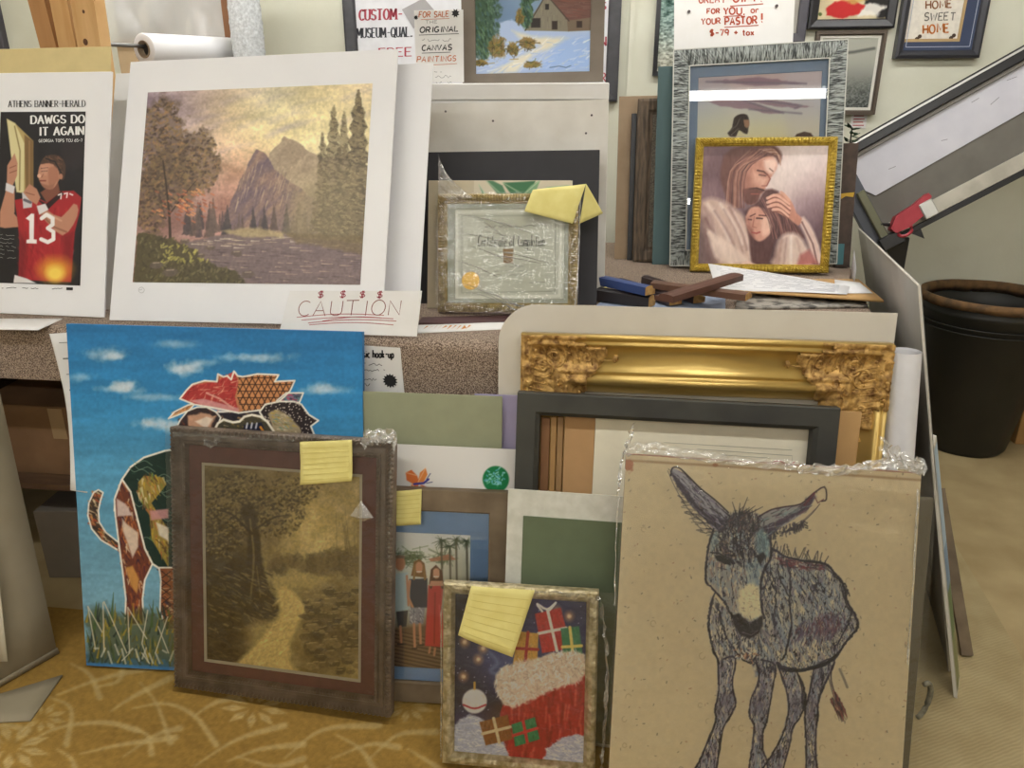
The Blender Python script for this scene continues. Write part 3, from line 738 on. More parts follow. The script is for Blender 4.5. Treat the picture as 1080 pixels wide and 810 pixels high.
# ---------------------------------------------- large unframed landscape print and boards behind it
def landscape_print():
    p = lean_panel(-.996, 1.892, .952, -4.2, 23.7, 1.8)
    t = thing('landscape_print', 'large unframed mountain lake print with wide white border', 'print', panel=p)
    b = MB(); b.cbox(-.415, .415, 0, .004, 0, .771, .0008); b.build('sheet', WHITE, t)
    r = rect_px(p, (156, 98), (380, 301), .001)
    c = Canvas(p, r, (330, 290), .001)
    c.fill_field([(160, 100, '#8c7c84'), (200, 95, '#9d8c8c'), (240, 100, '#b3a090'), (290, 100, '#8a8a8e'), (330, 95, '#c2b088'), (380, 90, '#b4a488'), (170, 140, '#7e7080'), (215, 135, '#a8968a'), (250, 130, '#d8c890'), (290, 125, '#e2d498'), (330, 120, '#d8cc98'), (370, 130, '#cfc49a'),
                  (190, 180, '#8f7876'), (230, 170, '#c0a080'), (260, 190, '#b48876'), (300, 170, '#cfbf94'), (350, 170, '#c8bc98'), (200, 220, '#8a6a62'), (250, 220, '#a87a70'), (300, 220, '#a8987e'), (370, 210, '#a89c80')], 26)
    n = fbm(c.PX / 34, c.PY / 14, 3); c.a += ((n - .5) * .3)[..., None] * np.array([1, .95, .9])
    # streaked clouds
    for k in range(26):
        x, y = c.rnd.uniform(170, 370), c.rnd.uniform(100, 165)
        c.stroke([(x, y), (x + 18, y - 8), (x + 40, y - 12)], 5, c.rnd.choice(['#8a7c8c', '#e8dca8', '#9a8e96', '#d8c498']), .25, w2=1, soft=6)
    # ridge: broad rounded mountain range
    def ridge(pts, c1, c2, seed):
        k = (slice(0, c.nz), slice(0, c.nx))
        col = (lambda X, Y: (rgb(c1) * (1 - np.clip(fbm(X / 7 + Y / 9, Y / 16, seed) * 1.6 - .3, 0, 1))[..., None] + rgb(c2) * np.clip(fbm(X / 7 + Y / 9, Y / 16, seed) * 1.6 - .3, 0, 1)[..., None]))
        c.poly(pts, col, 1, 1.5, 2.0, 8, seed)
    ridge([(262, 205), (275, 178), (288, 158), (300, 145), (312, 150), (326, 160), (345, 168), (372, 160), (380, 165), (380, 260), (262, 260)], '#a08e76', '#8a7a66', 5)
    ridge([(232, 250), (243, 215), (254, 190), (262, 172), (270, 158), (279, 162), (290, 178), (303, 190), (318, 200), (335, 215), (345, 260), (232, 262)], '#8c7262', '#5f5058', 8)
    for k in range(60):
        x = c.rnd.uniform(250, 310); y = c.rnd.uniform(170, 215)
        c.stroke([(x, y), (x - 3, y + 11)], 1.6, c.rnd.choice(['#b49a80', '#52444c', '#c0a888']), .35, w2=.4)
    k_ = (slice(0, c.nz), slice(0, c.nx))
    # far tree line
    for k in range(90):
        x = c.rnd.uniform(195, 378); base = 246 + c.rnd.uniform(-4, 6); h = c.rnd.uniform(12, 38) * (.7 if 240 < x < 300 else 1.0)
        c.poly([(x, base - h), (x + h * .16, base), (x - h * .16, base)], c.rnd.choice(['#4a3f40', '#544640', '#5d4f48', '#3e3838']), .8, 1.5, 1.2, 3, k)
    c.poly([(300, 250), (312, 205), (340, 195), (385, 185), (385, 275), (300, 262)], '#7d7058', .6, 14, 4, 9, 2)
    # tall pines at the right
    for (x, top, bs, wd_) in ((352, 112, 250, 13), (363, 118, 250, 11), (378, 96, 260, 16), (340, 140, 245, 8)):
        L_ = []; R_ = []; nn = 22
        for q in range(nn):
            t_ = q / (nn - 1); y = top + (bs - top) * t_; hw_ = wd_ * 1.7 * (.05 + .95 * t_ ** .8) * (1 if q % 2 else .62) * c.rnd.uniform(.8, 1.15)
            L_.append((x - hw_, y)); R_.append((x + hw_ * c.rnd.uniform(.85, 1.1), y + c.rnd.uniform(-1, 1)))
        pl = L_ + R_[::-1]; a_ = .62 if top > 100 else .85
        c.poly(pl, '#5f543f', a_, 1.6, 1.2, 3, int(x)); c.grain(pl, '#41392c', 2.2, 2, .3, .52, a_ * .8, int(x), 2); c.grain(pl, '#8a7c5c', 2.0, 2, .2, .60, a_ * .7, int(x) + 3, 2)
    c.poly([(300, 190), (385, 170), (385, 262), (300, 255)], '#a3956f', .32, 30, 6, 12, 4)
    # broadleaf trees at the left
    for (x, y, rx, ry, n_) in ((172, 150, 24, 45, 420), (180, 190, 30, 30, 260), (208, 172, 24, 34, 380), (160, 210, 18, 40, 240)):
        c.blob(x, y, rx, ry, '#574838', .6, .55, 7, int(x))
        for k in range(n_):
            a = c.rnd.uniform(0, 6.28); q = c.rnd.random() ** .6
            xx, yy = x + math.cos(a) * rx * q, y + math.sin(a) * ry * q
            c.stroke([(xx, yy), (xx + c.rnd.uniform(-3, 3), yy + c.rnd.uniform(-2, 2))], 2.2, c.rnd.choice(['#4a3c30', '#6b5a3e', '#7d6844', '#3c3029', '#8a6a48']), .55)
    c.stroke([(180, 262), (178, 220), (172, 170)], 3.2, '#33271f', .9, w2=1.4, smooth=4); c.stroke([(180, 225), (195, 205), (208, 190)], 1.8, '#3b2d24', .8, w2=.6)
    for k in range(70):
        x, y = c.rnd.gauss(195, 12), c.rnd.gauss(215, 9); c.stroke([(x, y), (x + 3, y + 1.5)], 1.8, c.rnd.choice(['#b06a48', '#c88a5c', '#8a4f3a']), .7)
    # lake with reflections
    lake = [(188, 258), (225, 250), (262, 246), (320, 251), (385, 258), (385, 306), (236, 306), (222, 290), (205, 272)]
    c.poly(lake, '#6c5d5c', 1, 2, 1.5, 8, 3)
    for k in range(260):
        x, y = c.rnd.uniform(200, 382), c.rnd.uniform(250, 303)
        if c.inside(lake, x, y):
            l = c.rnd.uniform(4, 14)
            c.stroke([(x, y), (x + l, y + .4)], 1.3, c.rnd.choice(['#8a7870', '#564a4a', '#b09a88', '#4a3f42', '#7a6a66'] if y > 262 else ['#c8b89c', '#e4d8c0', '#9a8878']), .5, w2=.4)
    c.poly([(232, 244), (265, 240), (300, 246), (300, 251), (255, 250)], '#a0906a', .8, 3, 2, 6, 6)
    c.poly([(300, 246), (382, 250), (385, 270), (345, 262), (312, 256)], '#6a5b40', .75, 4, 2, 6, 2)
    # near bank
    bank = [(145, 245), (180, 252), (205, 265), (225, 280), (250, 288), (262, 306), (140, 306)]
    c.poly(bank, '#4c4530', 1, 2, 3, 7, 4)
    for k in range(420):
        x, y = c.rnd.uniform(148, 255), c.rnd.uniform(250, 303)
        if c.inside(bank, x, y):
            lit = 1 if (170 < x < 225 and 258 < y < 278) else 0
            c.stroke([(x, y), (x + c.rnd.uniform(-2, 4), y - c.rnd.uniform(1, 3))], 2, c.rnd.choice(['#a39a52', '#8a8444', '#b0a860'] if lit else ['#4f4a30', '#5e5638', '#3a3426', '#6e6648']), .6)
    for (x, y, s_) in ((222, 262, 5), (250, 268, 6), (212, 270, 4), (262, 290, 7), (195, 255, 5), (180, 288, 8), (165, 280, 7)):
        c.blob(x, y, s_, s_ * .55, '#5c5048', .9, .3, 3); c.stroke([(x - s_ * .5, y - s_ * .3), (x + s_ * .4, y - s_ * .35)], 1.3, '#9a8a78', .7)
    c.mottle(.10, 2.2, 6, 2)
    c.a = (c.a - .5) * 1.12 + .53; c.build('printed_picture', PRINTMAT, t, gain=1.15)
    scribble(t, p, [(147, 306, 152, 306.5)], GREYINK, .0012, .0012, 1.2)
    b = MB(); b.tube([(p.loc(149.5 + 3 * math.cos(a), 306.5 + 3 * math.sin(a))[0], -.0008, p.loc(149.5 + 3 * math.cos(a), 306.5 + 3 * math.sin(a))[1]) for a in np.linspace(0, 6.28, 17)], .0005, 4); b.build('edition_mark', GREYINK, t)
landscape_print()
board('foam_board', lean_panel(-.920, 1.966, .951, -4.6, 22.7, 1.5), .843, .732, .005, WHITE, 'white board showing along the right edge behind the mountain lake print', 'board')
board('foam_board', lean_panel(-1.086, 2.006, .950, -3.8, 23.1, 1.4), .885, .738, .005, WHITE2, 'white board peeking out between newspaper page and mountain lake print', 'board')
board('mat_board', lean_panel(-1.78, 2.13, .941, -2, 17, .5), .46, .79, .004, mat('cream_board', '#d8c58e', .7), 'cream board standing behind the newspaper page', 'board')

# ---------------------------------------------- CAUTION sign
def caution():
    p = lean_panel(-.684, 1.850, .944, -4.2, 26.5, 1.3)
    t = thing('caution_sign', 'hand-lettered white caution sign with red dollar marks', 'sign', panel=p)
    q = [p.loc(*a) for a in ((306, 307), (445, 307), (440, 350), (295, 345))]
    z0 = min(q[2][1], q[3][1])
    b = MB(); b.prism([(q[3][0], 0), (q[2][0], 0), (q[1][0], q[1][1]), (q[0][0], q[0][1])], 0, .0015); b.build('card', WHITE2, t)
    lettering(t, p, 'CAUTION', (314, 334), (421, 332), 15.5, .0022, mat('brown_pen', '#8a4a44', .7), .001, .1, .03)
    for k, x in enumerate((334, 358, 378, 397)): lettering(t, p, '$', (x, 314.5), (x + 6, 314.5), 7, .0022, WINE, .001, .15, .05, seed=k)
    w_ = MB()
    for k, (x0, y0, x1, y1) in enumerate(((313, 335, 405, 333), (318, 338, 415, 336.5), (325, 341, 418, 339), (326, 343, 415, 343), (340, 339, 402, 335.5))):
        pts = [p.loc(x0 + (x1 - x0) * i / 12, y0 + (y1 - y0) * i / 12 - 2.5 * math.sin(i / 12 * 3.14), .001) for i in range(13)]
        w_.ribbon([(a, -.001, c) for a, c in pts], .0017, (0, -1, 0))
    w_.build('red_underlines', RED, t)
caution()

# ---------------------------------------------- boards behind the certificate
board('black_mat_board', lean_panel(-.293, 2.230, .945, .2, 14, 1.1), .561, .464, .003, mat('black_mat', '#3a3a3e', .8), 'black mat board standing behind the framed certificate', 'board')
def leaf_print():
    p = lean_panel(-.315, 2.175, .942, 0, 15, .6)
    t = thing('leaf_print', 'cream print of broad green leaves peeking out above the certificate', 'print', panel=p)
    b = MB(); b.cbox(-.2155, .2155, 0, .003, 0, .385, .0006); b.build('sheet', mat('beige_sheet', '#cfc3a8', .7), t)
    c = Canvas(p, rect_px(p, (500, 191), (602, 260), .001), (110, 70), .001, '#d9d0ba')
    for pts, cl in (([(512, 190), (525, 205), (538, 214), (530, 196), (520, 191)], '#5f8a6a'), ([(530, 193), (552, 192), (565, 191), (556, 208), (545, 212), (538, 204)], '#4f7d5c'), ([(545, 212), (560, 196), (570, 190), (562, 210)], '#8ab08a'), ([(576, 198), (600, 196), (590, 204)], '#7aa880'), ([(505, 195), (515, 210), (512, 215)], '#87a98c')):
        c.poly(pts, cl, 1, 1); c.stroke([pts[0], pts[len(pts) // 2]], 1, '#c8d8b8', .7)
    c.build('printed_picture', MATTE, t)
leaf_print()
def certificate():
    p = lean_panel(-.275, 2.116, .944, 1.8, 15.0, 1.0); w, h = .414, .346
    t = thing('framed_certificate', 'framed certificate of completion in ribbed gold frame under clear wrap', 'certificate', panel=p)
    M_gold = mat('ribbed_gold_leaf', '#b8a264', .38, '#8c7844', 90., metal=.55, bump=.2, bscale=150)
    def ribs(s_, d, side): return .0042 * (abs(math.sin(s_ * 380)) - .6) if .004 < d < .021 else 0
    frame_rails(t, w, h, [(0, -.022), (0, -.002), (.005, .004), (.012, .006), (.019, .003), (.022, -.004), (.025, -.003), (.028, -.008), (.028, -.022)], M_gold, 300, ribs)
    o = (-w / 2 + .026, w / 2 - .026, .026, h - .026)
    r = rect_px(p, (479, 222), (595, 318), -.008)
    ring_mat(t, 'mat_board', o, r, .009, .002, mat('sage_grey_mat', '#a9ad9c', .8))
    c = Canvas(p, (r[0] - .003, r[1] + .003, r[2] - .003, r[3] + .003), (130, 110), -.012, '#c9cbbb')
    c.mottle(.04, 20, 3)
    z = [(482, 226), (592, 225), (590, 314), (482, 316)]
    c.stroke(z + [z[0]], 3.0, '#dfe0d2', 1); c.stroke([(487, 230), (586, 229), (585, 309), (487, 311), (487, 230)], .8, '#8f9684', .7)
    c.build('certificate_sheet', MATTE, t)
    b = MB(); b.box(-w / 2 + .01, w / 2 - .01, .014, .02, .01, h - .01); b.build('backing', mat('kraft_backing', '#8d7050', .8), t)
    GI = mat('grey_print', '#6d6f66', .7)
    lettering(t, p, 'Certificate of Completion', (504, 262), (574, 262), 12, .0024, mat('dark_script', '#4a4c46', .7), -.0105, .18, .02, thin=.35)
    scribble(t, p, [(508, 241, 566, 240)], GI, .0016, -.0105, 1.3, seed=2, gap=.15)
    scribble(t, p, [(522, 283, 552, 283), (512, 288, 565, 288), (514, 292, 562, 292), (558, 300, 575, 299)], GI, .0009, -.0105, .8, seed=5)
    b = MB(); q = p.loc(496.5, 298, -.0105)
    ring = [(q[0] + .026 * (1 + .05 * (k % 2)) * math.cos(2 * math.pi * k / 48), q[1] + .026 * (1 + .05 * (k % 2)) * math.sin(2 * math.pi * k / 48)) for k in range(48)]
    b.prism(ring, .009, .0105); b.build('gold_seal', mat('seal_gold', '#e0b848', .35, '#c89a34', 200., metal=.5), t)
    cr = mat('crest_bronze', '#a08058', .6)
    b = MB()
    for (x, y, sx, sy) in ((536, 266, 5.5, 1.6), (536, 274, 5.0, 5.5)):
        a = p.loc(x - sx, y - sy, -.0105); d = p.loc(x + sx, y + sy, -.0105); b.box(a[0], d[0], .0100, .0108, d[1], a[1])
    b.build('crest_print', cr, t)
    film(t, -w / 2 - .004, w / 2 + .004, -.0, h + .004, -.011, FILM, 3, .004)
    # long pale stretch lines of the wrap
    b = MB(); R = random.Random(3)
    for k in range(16):
        x0 = R.uniform(466, 520); y0 = R.uniform(225, 320); dx = R.uniform(40, 85); dy = R.uniform(8, 34)
        pts = []
        for i in range(9):
            u = i / 8; q = p.loc(min(x0 + dx * u, 606), min(y0 + dy * (u ** 1.4), 330), .014); pts.append((q[0], -.0145, q[1]))
        b.tube(pts, [.0001 + .0011 * math.sin(math.pi * i / 8) for i in range(9)], 4)
    b.build('wrap_creases', FOLD, t)
    q0 = p.loc(464, 168); q1 = p.loc(480, 205); q2 = p.loc(505, 205)
    # peak of loose film standing up at the corner
    v = []; R = random.Random(8); n = 12
    for j in range(n):
        for i in range(n):
            u, s_ = i / (n - 1), j / (n - 1)
            x = 463 + (8 + 50 * s_) * u; y = 165 + s_ * 44 + u * 26 * (1 - s_ * .35)
            a = p.loc(x, min(y, 212)); v.append((a[0], -.004 - R.uniform(0, .012), a[1]))
    mesh_obj('film_fold', v, [(j * n + i, j * n + i + 1, (j + 1) * n + i + 1, (j + 1) * n + i) for j in range(n - 1) for i in range(n - 1)], FOLD, t)
    tuft(t, [p.loc(*q) for q in ((612, 210), (611, 250), (609, 300), (606, 328))], .007, FOLD, 5)
    # folded yellow note
    nt_ = thing('yellow_note', 'folded yellow note draped over the top corner of the certificate', 'note', panel=p)
    f = lambda x, y, o: (lambda q: (q[0], -o, q[1]))(p.loc(x, y, o))
    patch('note_sheet', [f(562, 200, .018), f(618, 194, .012), f(604, 236, .03), f(553, 223, .03)], 8, lambda u, s_: .004 * math.sin(3 * s_), .0004, NOTE, nt_, wav=.004)
    patch('note_flap', [f(618, 194, .012), f(619, 195, .0115), f(636, 225, -.02), f(611, 236, .01)], 8, lambda u, s_: .003 * math.sin(3 * s_), .0004, NOTE, nt_)
certificate()
# ================================================================== back of the counter and the wall
# white board in front of a white storage box, snow painting and signs on top of the box
board('foam_board', lean_panel(-.307, 2.330, .946, 0, 12, 1.1), .634, .605, .005, mat('scuffed_white_board', '#e2dfd8', .7, '#d3cfc6', 7.), 'scuffed white board with pin holes behind the black mat board', 'board')
for _b in [o for o in COL.objects if o.get('label') == 'scuffed white board with pin holes behind the black mat board']:
    _p = lean_panel(-.307, 2.330, .946, 0, 12, 1.1)
    for _x, _y in ((624, 122), (618, 141), (520, 128), (470, 118)):
        _q = _p.loc(_x, _y); b = MB(); b.prism([(_q[0] + .0035 * math.cos(k), _q[1] + .0035 * math.sin(k)) for k in np.linspace(0, 5.6, 8)], -.0015, .0002); b.build('pin', mat('dark_pin', '#4a4040', .5), _b)
bx = aty(641, 87, 2.47); BZ = bx[2]
sb = thing('storage_box', 'white storage box carrying the snowy cabin painting', 'box', loc=(bx[0] - .34, 2.66, CT))
b = MB(); b.cbox(-.34, .34, -.19, .19, 0.0005, BZ - CT - .05, .003); b.build('box_body', WHITE2, sb)
b = MB(); b.cbox(-.345, .345, -.195, .195, BZ - CT - .05, BZ - CT, .003); b.build('box_lid', WHITE2, sb)

def snow_painting():
    p = lean_panel(-.257, 2.62, BZ, 0, 6, .9)
    t = thing('snow_cabin_painting', 'painting of a snow-covered log cabin in a flat taupe frame', 'painting', panel=p)
    x0, z0 = p.loc(488, 91); x1, _ = p.loc(636, 86); z1 = .42
    w = x1 - x0; cx = (x0 + x1) / 2
    M = mat('taupe_frame', '#7e7468', .7, '#746a5e', 12.)
    # frame is centred on the panel: shift by a child empty-free way, using own coordinates
    r = rect_px(p, (499.5, -60), (622, 77), 0)
    inner = (r[0], r[1], r[2], z1 - (x1 - r[1]))
    ring_mat(t, 'frame_board', (x0, x1, 0, z1), inner, 0, .012, M)
    c = Canvas(p, inner, (190, 330), -.008)
    c.fill_field([(510, -60, '#7d98c0'), (620, -60, '#8aa6c8'), (510, 10, '#5a7090'), (535, 8, '#7c96b8'), (550, 0, '#93acc8'), (545, 20, '#6e8cb0'), (600, 20, '#8090a0'), (510, 60, '#b8c8e0'), (560, 50, '#d8d8d8'), (610, 50, '#a8c4ee'), (560, 75, '#c8d4e8'), (610, 75, '#9cbcf0')], 14)
    c.poly([(527, 26), (540, 22), (548, 28), (560, 33), (625, 33), (625, 80), (497, 82), (500, 68), (520, 60)], '#b4c8ea', 1, 2, 1.5)
    c.poly([(540, 34), (560, 40), (600, 42), (585, 50), (560, 62), (545, 78), (515, 80), (540, 66), (570, 50), (548, 42)], '#efe6cc', .85, 5, 1.5)
    c.poly([(595, 42), (625, 38), (625, 76), (565, 78)], '#9cbcf0', .7, 8, 2)
    c.hatch([(500, 60), (560, 40), (622, 42), (622, 76), (500, 78)], 150, 9, -.4, 1.6, ['#ffffff', '#d0dcf4', '#8fb0ea', '#f4ead0'], .45)
    # cabin
    c.poly([(553, 34), (560, 20), (577, -4), (590, -8), (600, 22), (600, 35)], '#8a8474', 1, 1)
    c.poly([(577, -4), (585, -14), (625, -14), (625, 22), (599, 24)], '#76564e', 1, 1); c.poly([(598, 24), (625, 20), (625, 34), (599, 35)], '#7c6c5c', 1, 1)
    c.hatch([(578, -4), (625, -10), (625, 20), (600, 22)], 70, 10, .05, 1, ['#5e423e', '#8c6a60', '#94584c'], .6, .15)
    c.hatch([(556, 32), (575, 2), (598, 30)], 50, 7, 1.57, .8, ['#6c685a', '#a09884'], .6, .1)
    c.poly([(560, 21), (570, 21), (570, 31), (560, 31)], '#3a3634', 1, 1); c.poly([(582, 24), (588, 24), (588, 33), (582, 33)], '#3c3430', 1, 1); c.poly([(575, 6), (579, 6), (579, 12), (575, 12)], '#33302e', 1, 1); c.poly([(608, 24), (614, 24), (614, 31), (608, 31)], '#423630', 1, 1)
    c.stroke([(554, 34), (576, -4), (600, 24)], 1.2, '#4c443c', .9)
    # evergreens and shrubs
    for (x, y, rx, ry) in ((510, -30, 15, 45), (510, 15, 15, 40), (508, 45, 13, 18), (560, -20, 12, 22), (555, 12, 6, 18)):
        c.blob(x, y, rx, ry, '#46604a', .9, .5, 5, int(x + y))
        for k in range(160):
            a = c.rnd.uniform(0, 6.28); q = c.rnd.random() ** .5; c.stroke([(x + math.cos(a) * rx * q, y + math.sin(a) * ry * q), (x + math.cos(a) * rx * q + 1, y + math.sin(a) * ry * q + 3)], 1.6, c.rnd.choice(['#36503c', '#5c7c58', '#6c8c70', '#2e4434', '#4a6a70']), .6)
    for (x, y, rx, ry) in ((525, 52, 9, 11), (541, 54, 6, 7), (557, 48, 8, 6), (548, 20, 4, 8), (507, 68, 8, 3), (562, 70, 9, 4)):
        c.blob(x, y, rx, ry, '#8a7040', .85, .5, 4, int(x))
        for k in range(40): c.stroke([(c.rnd.gauss(x, rx * .5), c.rnd.gauss(y, ry * .5)) for _ in (0, 1)], 1.1, c.rnd.choice(['#94783c', '#5c5034', '#a08848', '#6c7444', '#4c4630']), .6)
    c.stroke([(580, 73), (590, 71.5), (597, 73), (602, 71)], .8, '#4a5a80', .9)
    c.build('painted_canvas', CANV, t, y=.008)
    b = MB(); b.box(x0 + .003, x1 - .003, .0125, .02, .003, z1 - .003); b.build('backing', mat('kraft_backing', '#8d7050', .8), t)
snow_painting()

def for_sale_sign():
    p = lean_panel(aty(463, 60, 2.585)[0], 2.565, BZ, 0, 4, 0)
    t = thing('for_sale_sign', 'white hand-lettered sign offering original canvas paintings for sale', 'sign', panel=p)
    x0 = p.loc(438, 60)[0]; x1 = p.loc(489, 60)[0]; z1 = p.loc(460, 13)[1]
    b = MB(); b.cbox(x0, x1, 0, .002, 0, z1, .0005); b.build('card', WHITE2, t)
    lettering(t, p, 'FOR SALE', (442, 21), (473, 20), 6, .003, ORANGE, .001, .1, .03)
    lettering(t, p, 'THE', (449, 27.5), (461, 27), 3.2, .0016, GREYINK, .001, 0, .03)
    lettering(t, p, 'ORIGINAL', (443, 37), (483, 35.5), 5.6, .0036, INK, .001, .1, .03)
    scribble(t, p, [(445, 44.5, 476, 44.5)], GREYINK, .002, .001, 1.6, seed=3, gap=.1)
    lettering(t, p, 'CANVAS', (445, 56), (476, 55), 5.6, .0036, INK, .001, .1, .03)
    lettering(t, p, 'PAINTINGS', (440, 68), (481, 66.5), 5.6, .0028, ORANGE, .001, .1, .04)
    scribble(t, p, [(458, 77, 466, 77), (459, 84, 476, 83), (460, 90, 478, 89)], GREYINK, .0018, .001, 1.6, seed=5, gap=.2)
    lines(t, p, [[(442, 39.5), (484, 38)], [(445, 58.5), (475, 57.5)]], INK, .0018, .001, 'underline'); lines(t, p, [[(444, 23.2), (474, 22)], [(457, 71), (482, 69.5)]], ORANGE, .0016, .001, 'underline')
    b = MB()
    for (x, y, s_) in ((480.5, 16.5, 4), (438.8, 21, 2.2)):
        q = p.loc(x, y); k = s_ * 2.7 / 780
        b.prism([(q[0] + k * (1 if i % 2 else .6) * math.cos(i * .393), q[1] + k * (1 if i % 2 else .6) * math.sin(i * .393)) for i in range(16)], -.0012, -.0002)
    b.build('star_marks', INK, t)
for_sale_sign()

# ---------------------------------------------- wall frames
def wall_frame(name, label, cat, x0, x1, z0, z1, prof, mt, seg=1):
    p = Panel(((x0 + x1) / 2, WY1 - .028, z0), (1, 0, 0), (0, 0, 1))
    t = thing(name, label, cat, panel=p)
    frame_rails(t, x1 - x0, z1 - z0, prof, mt, seg)
    b = MB(); b.box(-(x1 - x0) / 2 + .01, (x1 - x0) / 2 - .01, .02, .0275, .01, z1 - z0 - .01); b.build('backing', mat('kraft_backing', '#8d7050', .8), t)
    return t, p, x1 - x0, z1 - z0
BLK = mat('black_frame_wood', '#26262a', .35, '#1c1c20', 20.)
def shop_sign():
    a = aty(362, 0, WY1 - .02); b_ = aty(651, 107, WY1 - .02)
    t, p, w, h = wall_frame('shop_sign', 'large black-framed shop sign lettered in red and black', 'sign', a[0], b_[0], b_[2], 2.25, [(0, -.028), (0, .012), (.01, .016), (.05, .01), (.06, .0), (.06, -.028)], mat('dark_grey_frame', '#46464a', .5, '#3c3c40', 20.))
    b = MB(); b.cbox(-w / 2 + .055, w / 2 - .055, .004, .018, .055, h - .055, .001); b.build('sign_panel', mat('sign_white', '#dfe0e4', .6), t)
    SR = mat('sign_red', '#b04050', .6); SK = mat('sign_black', '#3a3c44', .6)
    lettering(t, p, 'CUSTOM-', (379, 21.5), (424, 20), 11, .011, SR, -.003, serif=.008, thin=.45)
    lettering(t, p, 'MUSEUM-QUAL.', (376.5, 40), (434, 38.5), 10, .0085, SK, -.003, serif=.006, thin=.45)
    lettering(t, p, 'FREE', (400, 60), (434, 59), 9, .009, SR, -.003, serif=.006, thin=.45)
    lettering(t, p, 'S', (633.5, 10), (639, 10), 8, .008, SR, -.003, serif=.004, thin=.5)
    lettering(t, p, 'N', (633.5, 48), (639, 48), 9, .008, SR, -.003, serif=.004, thin=.5)
    lettering(t, p, 'R', (633.5, 86), (639, 86), 9, .008, SR, -.003, serif=.004, thin=.5)
    q = [p.loc(*k, .002) for k in ((424, 10), (447, -2), (461, 14), (436, 30))]
    g = MB(); g.prism(q, -.004, -.001); o = g.build('grey_card', mat('grey_card', '#a6a4a4', .7), None, panel=p); tag(o, 'tilted blank grey card tucked over the shop sign', 'card')
shop_sign()

def abstract_red():
    a = aty(851, 31, WY1 - .02); b_ = aty(943, 22, WY1 - .02); zt = a[2] + .30
    t, p, w, h = wall_frame('abstract_painting', 'black-framed abstract painting with a large red blot', 'painting', a[0], b_[0], a[2], zt, [(0, -.028), (0, .01), (.008, .014), (.035, .006), (.04, 0), (.04, -.028)], BLK)
    c = Canvas(p, (-w / 2 + .035, w / 2 - .035, .035, h - .035), (110, 80), -.006, '#cdbf9c')
    c.mottle(.1, 14, 3)
    c.poly([(905, -20), (945, -25), (940, 20), (925, 17), (915, 10)], '#2e2c2c', 1, 3, 4, 8); c.poly([(900, 8), (920, 4), (935, 8), (925, 16), (905, 18)], '#e6e2da', .9, 3, 3, 6)
    c.poly([(871, 8), (880, 2), (900, 0), (912, 6), (905, 15), (888, 19), (872, 16)], '#c03434', 1, 2, 2, 6); c.poly([(880, -4), (905, -8), (915, 0), (900, 4)], '#c8b060', .8, 3, 2, 6)
    c.blob(865, 15, 2, 2, '#5a6a3c'); c.build('painted_canvas', MATTE, t)
abstract_red()
def seascape():
    a = aty(850, 121, WY1 - .02); b_ = aty(922, 119, WY1 - .02); zt = aty(934, 32, WY1 - .02)[2]
    t, p, w, h = wall_frame('seascape_photo', 'grey sea photograph in a thin dark brown frame', 'picture', a[0], b_[0], a[2], zt, [(0, -.028), (0, .006), (.014, .006), (.014, -.004), (.02, -.005), (.02, -.028)], mat('umber_frame', '#55493e', .5))
    ring_mat(t, 'mat_board', (-w / 2 + .015, w / 2 - .015, .015, h - .015), (-w / 2 + .03, w / 2 - .03, .03, h - .03), .006, .002, mat('pale_mat', '#d8d6cc', .7))
    c = Canvas(p, (-w / 2 + .028, w / 2 - .028, .028, h - .028), (100, 130), -.009)
    c.fill_field([(880, 32, '#b9b9ac'), (925, 32, '#b0b0a4'), (905, 45, '#a2a398'), (905, 58, '#b4b4a8'), (905, 80, '#90928a'), (900, 100, '#6e716c'), (905, 112, '#5a5e5a'), (915, 112, '#4a4e4c')], 14)
    c.stroke([(870, 58), (900, 55), (922, 51)], 3, '#5c5e5a', .9, soft=2); c.stroke([(870, 40), (920, 38)], 4, '#8e9088', .4, soft=4)
    n = fbm(c.PX / 1.5, c.PY / 1.0, 4, 2); c.a += ((n - .5) * .5 * np.clip((c.PY - 78) / 30, 0, 1))[..., None]
    c.build('printed_photo', MATTE, t)
    q = aty(906, 127, WY1 - .006)
    tg = thing('price_tag', 'small white price tag with red print under the seascape', 'tag', loc=(q[0], WY1 - .004, q[2]))
    g = MB(); g.cbox(-.036, .036, 0, .0035, -.036, .036, .001); tc_ = g.build('tag_card', WHITE2, tg)
    g = MB()
    for k in range(4): g.box(-.025, .02 + .005 * (k % 2), -.0012, -.0002, .018 - .014 * k, .022 - .014 * k)
    g.build('red_print', RED, tc_)
seascape()
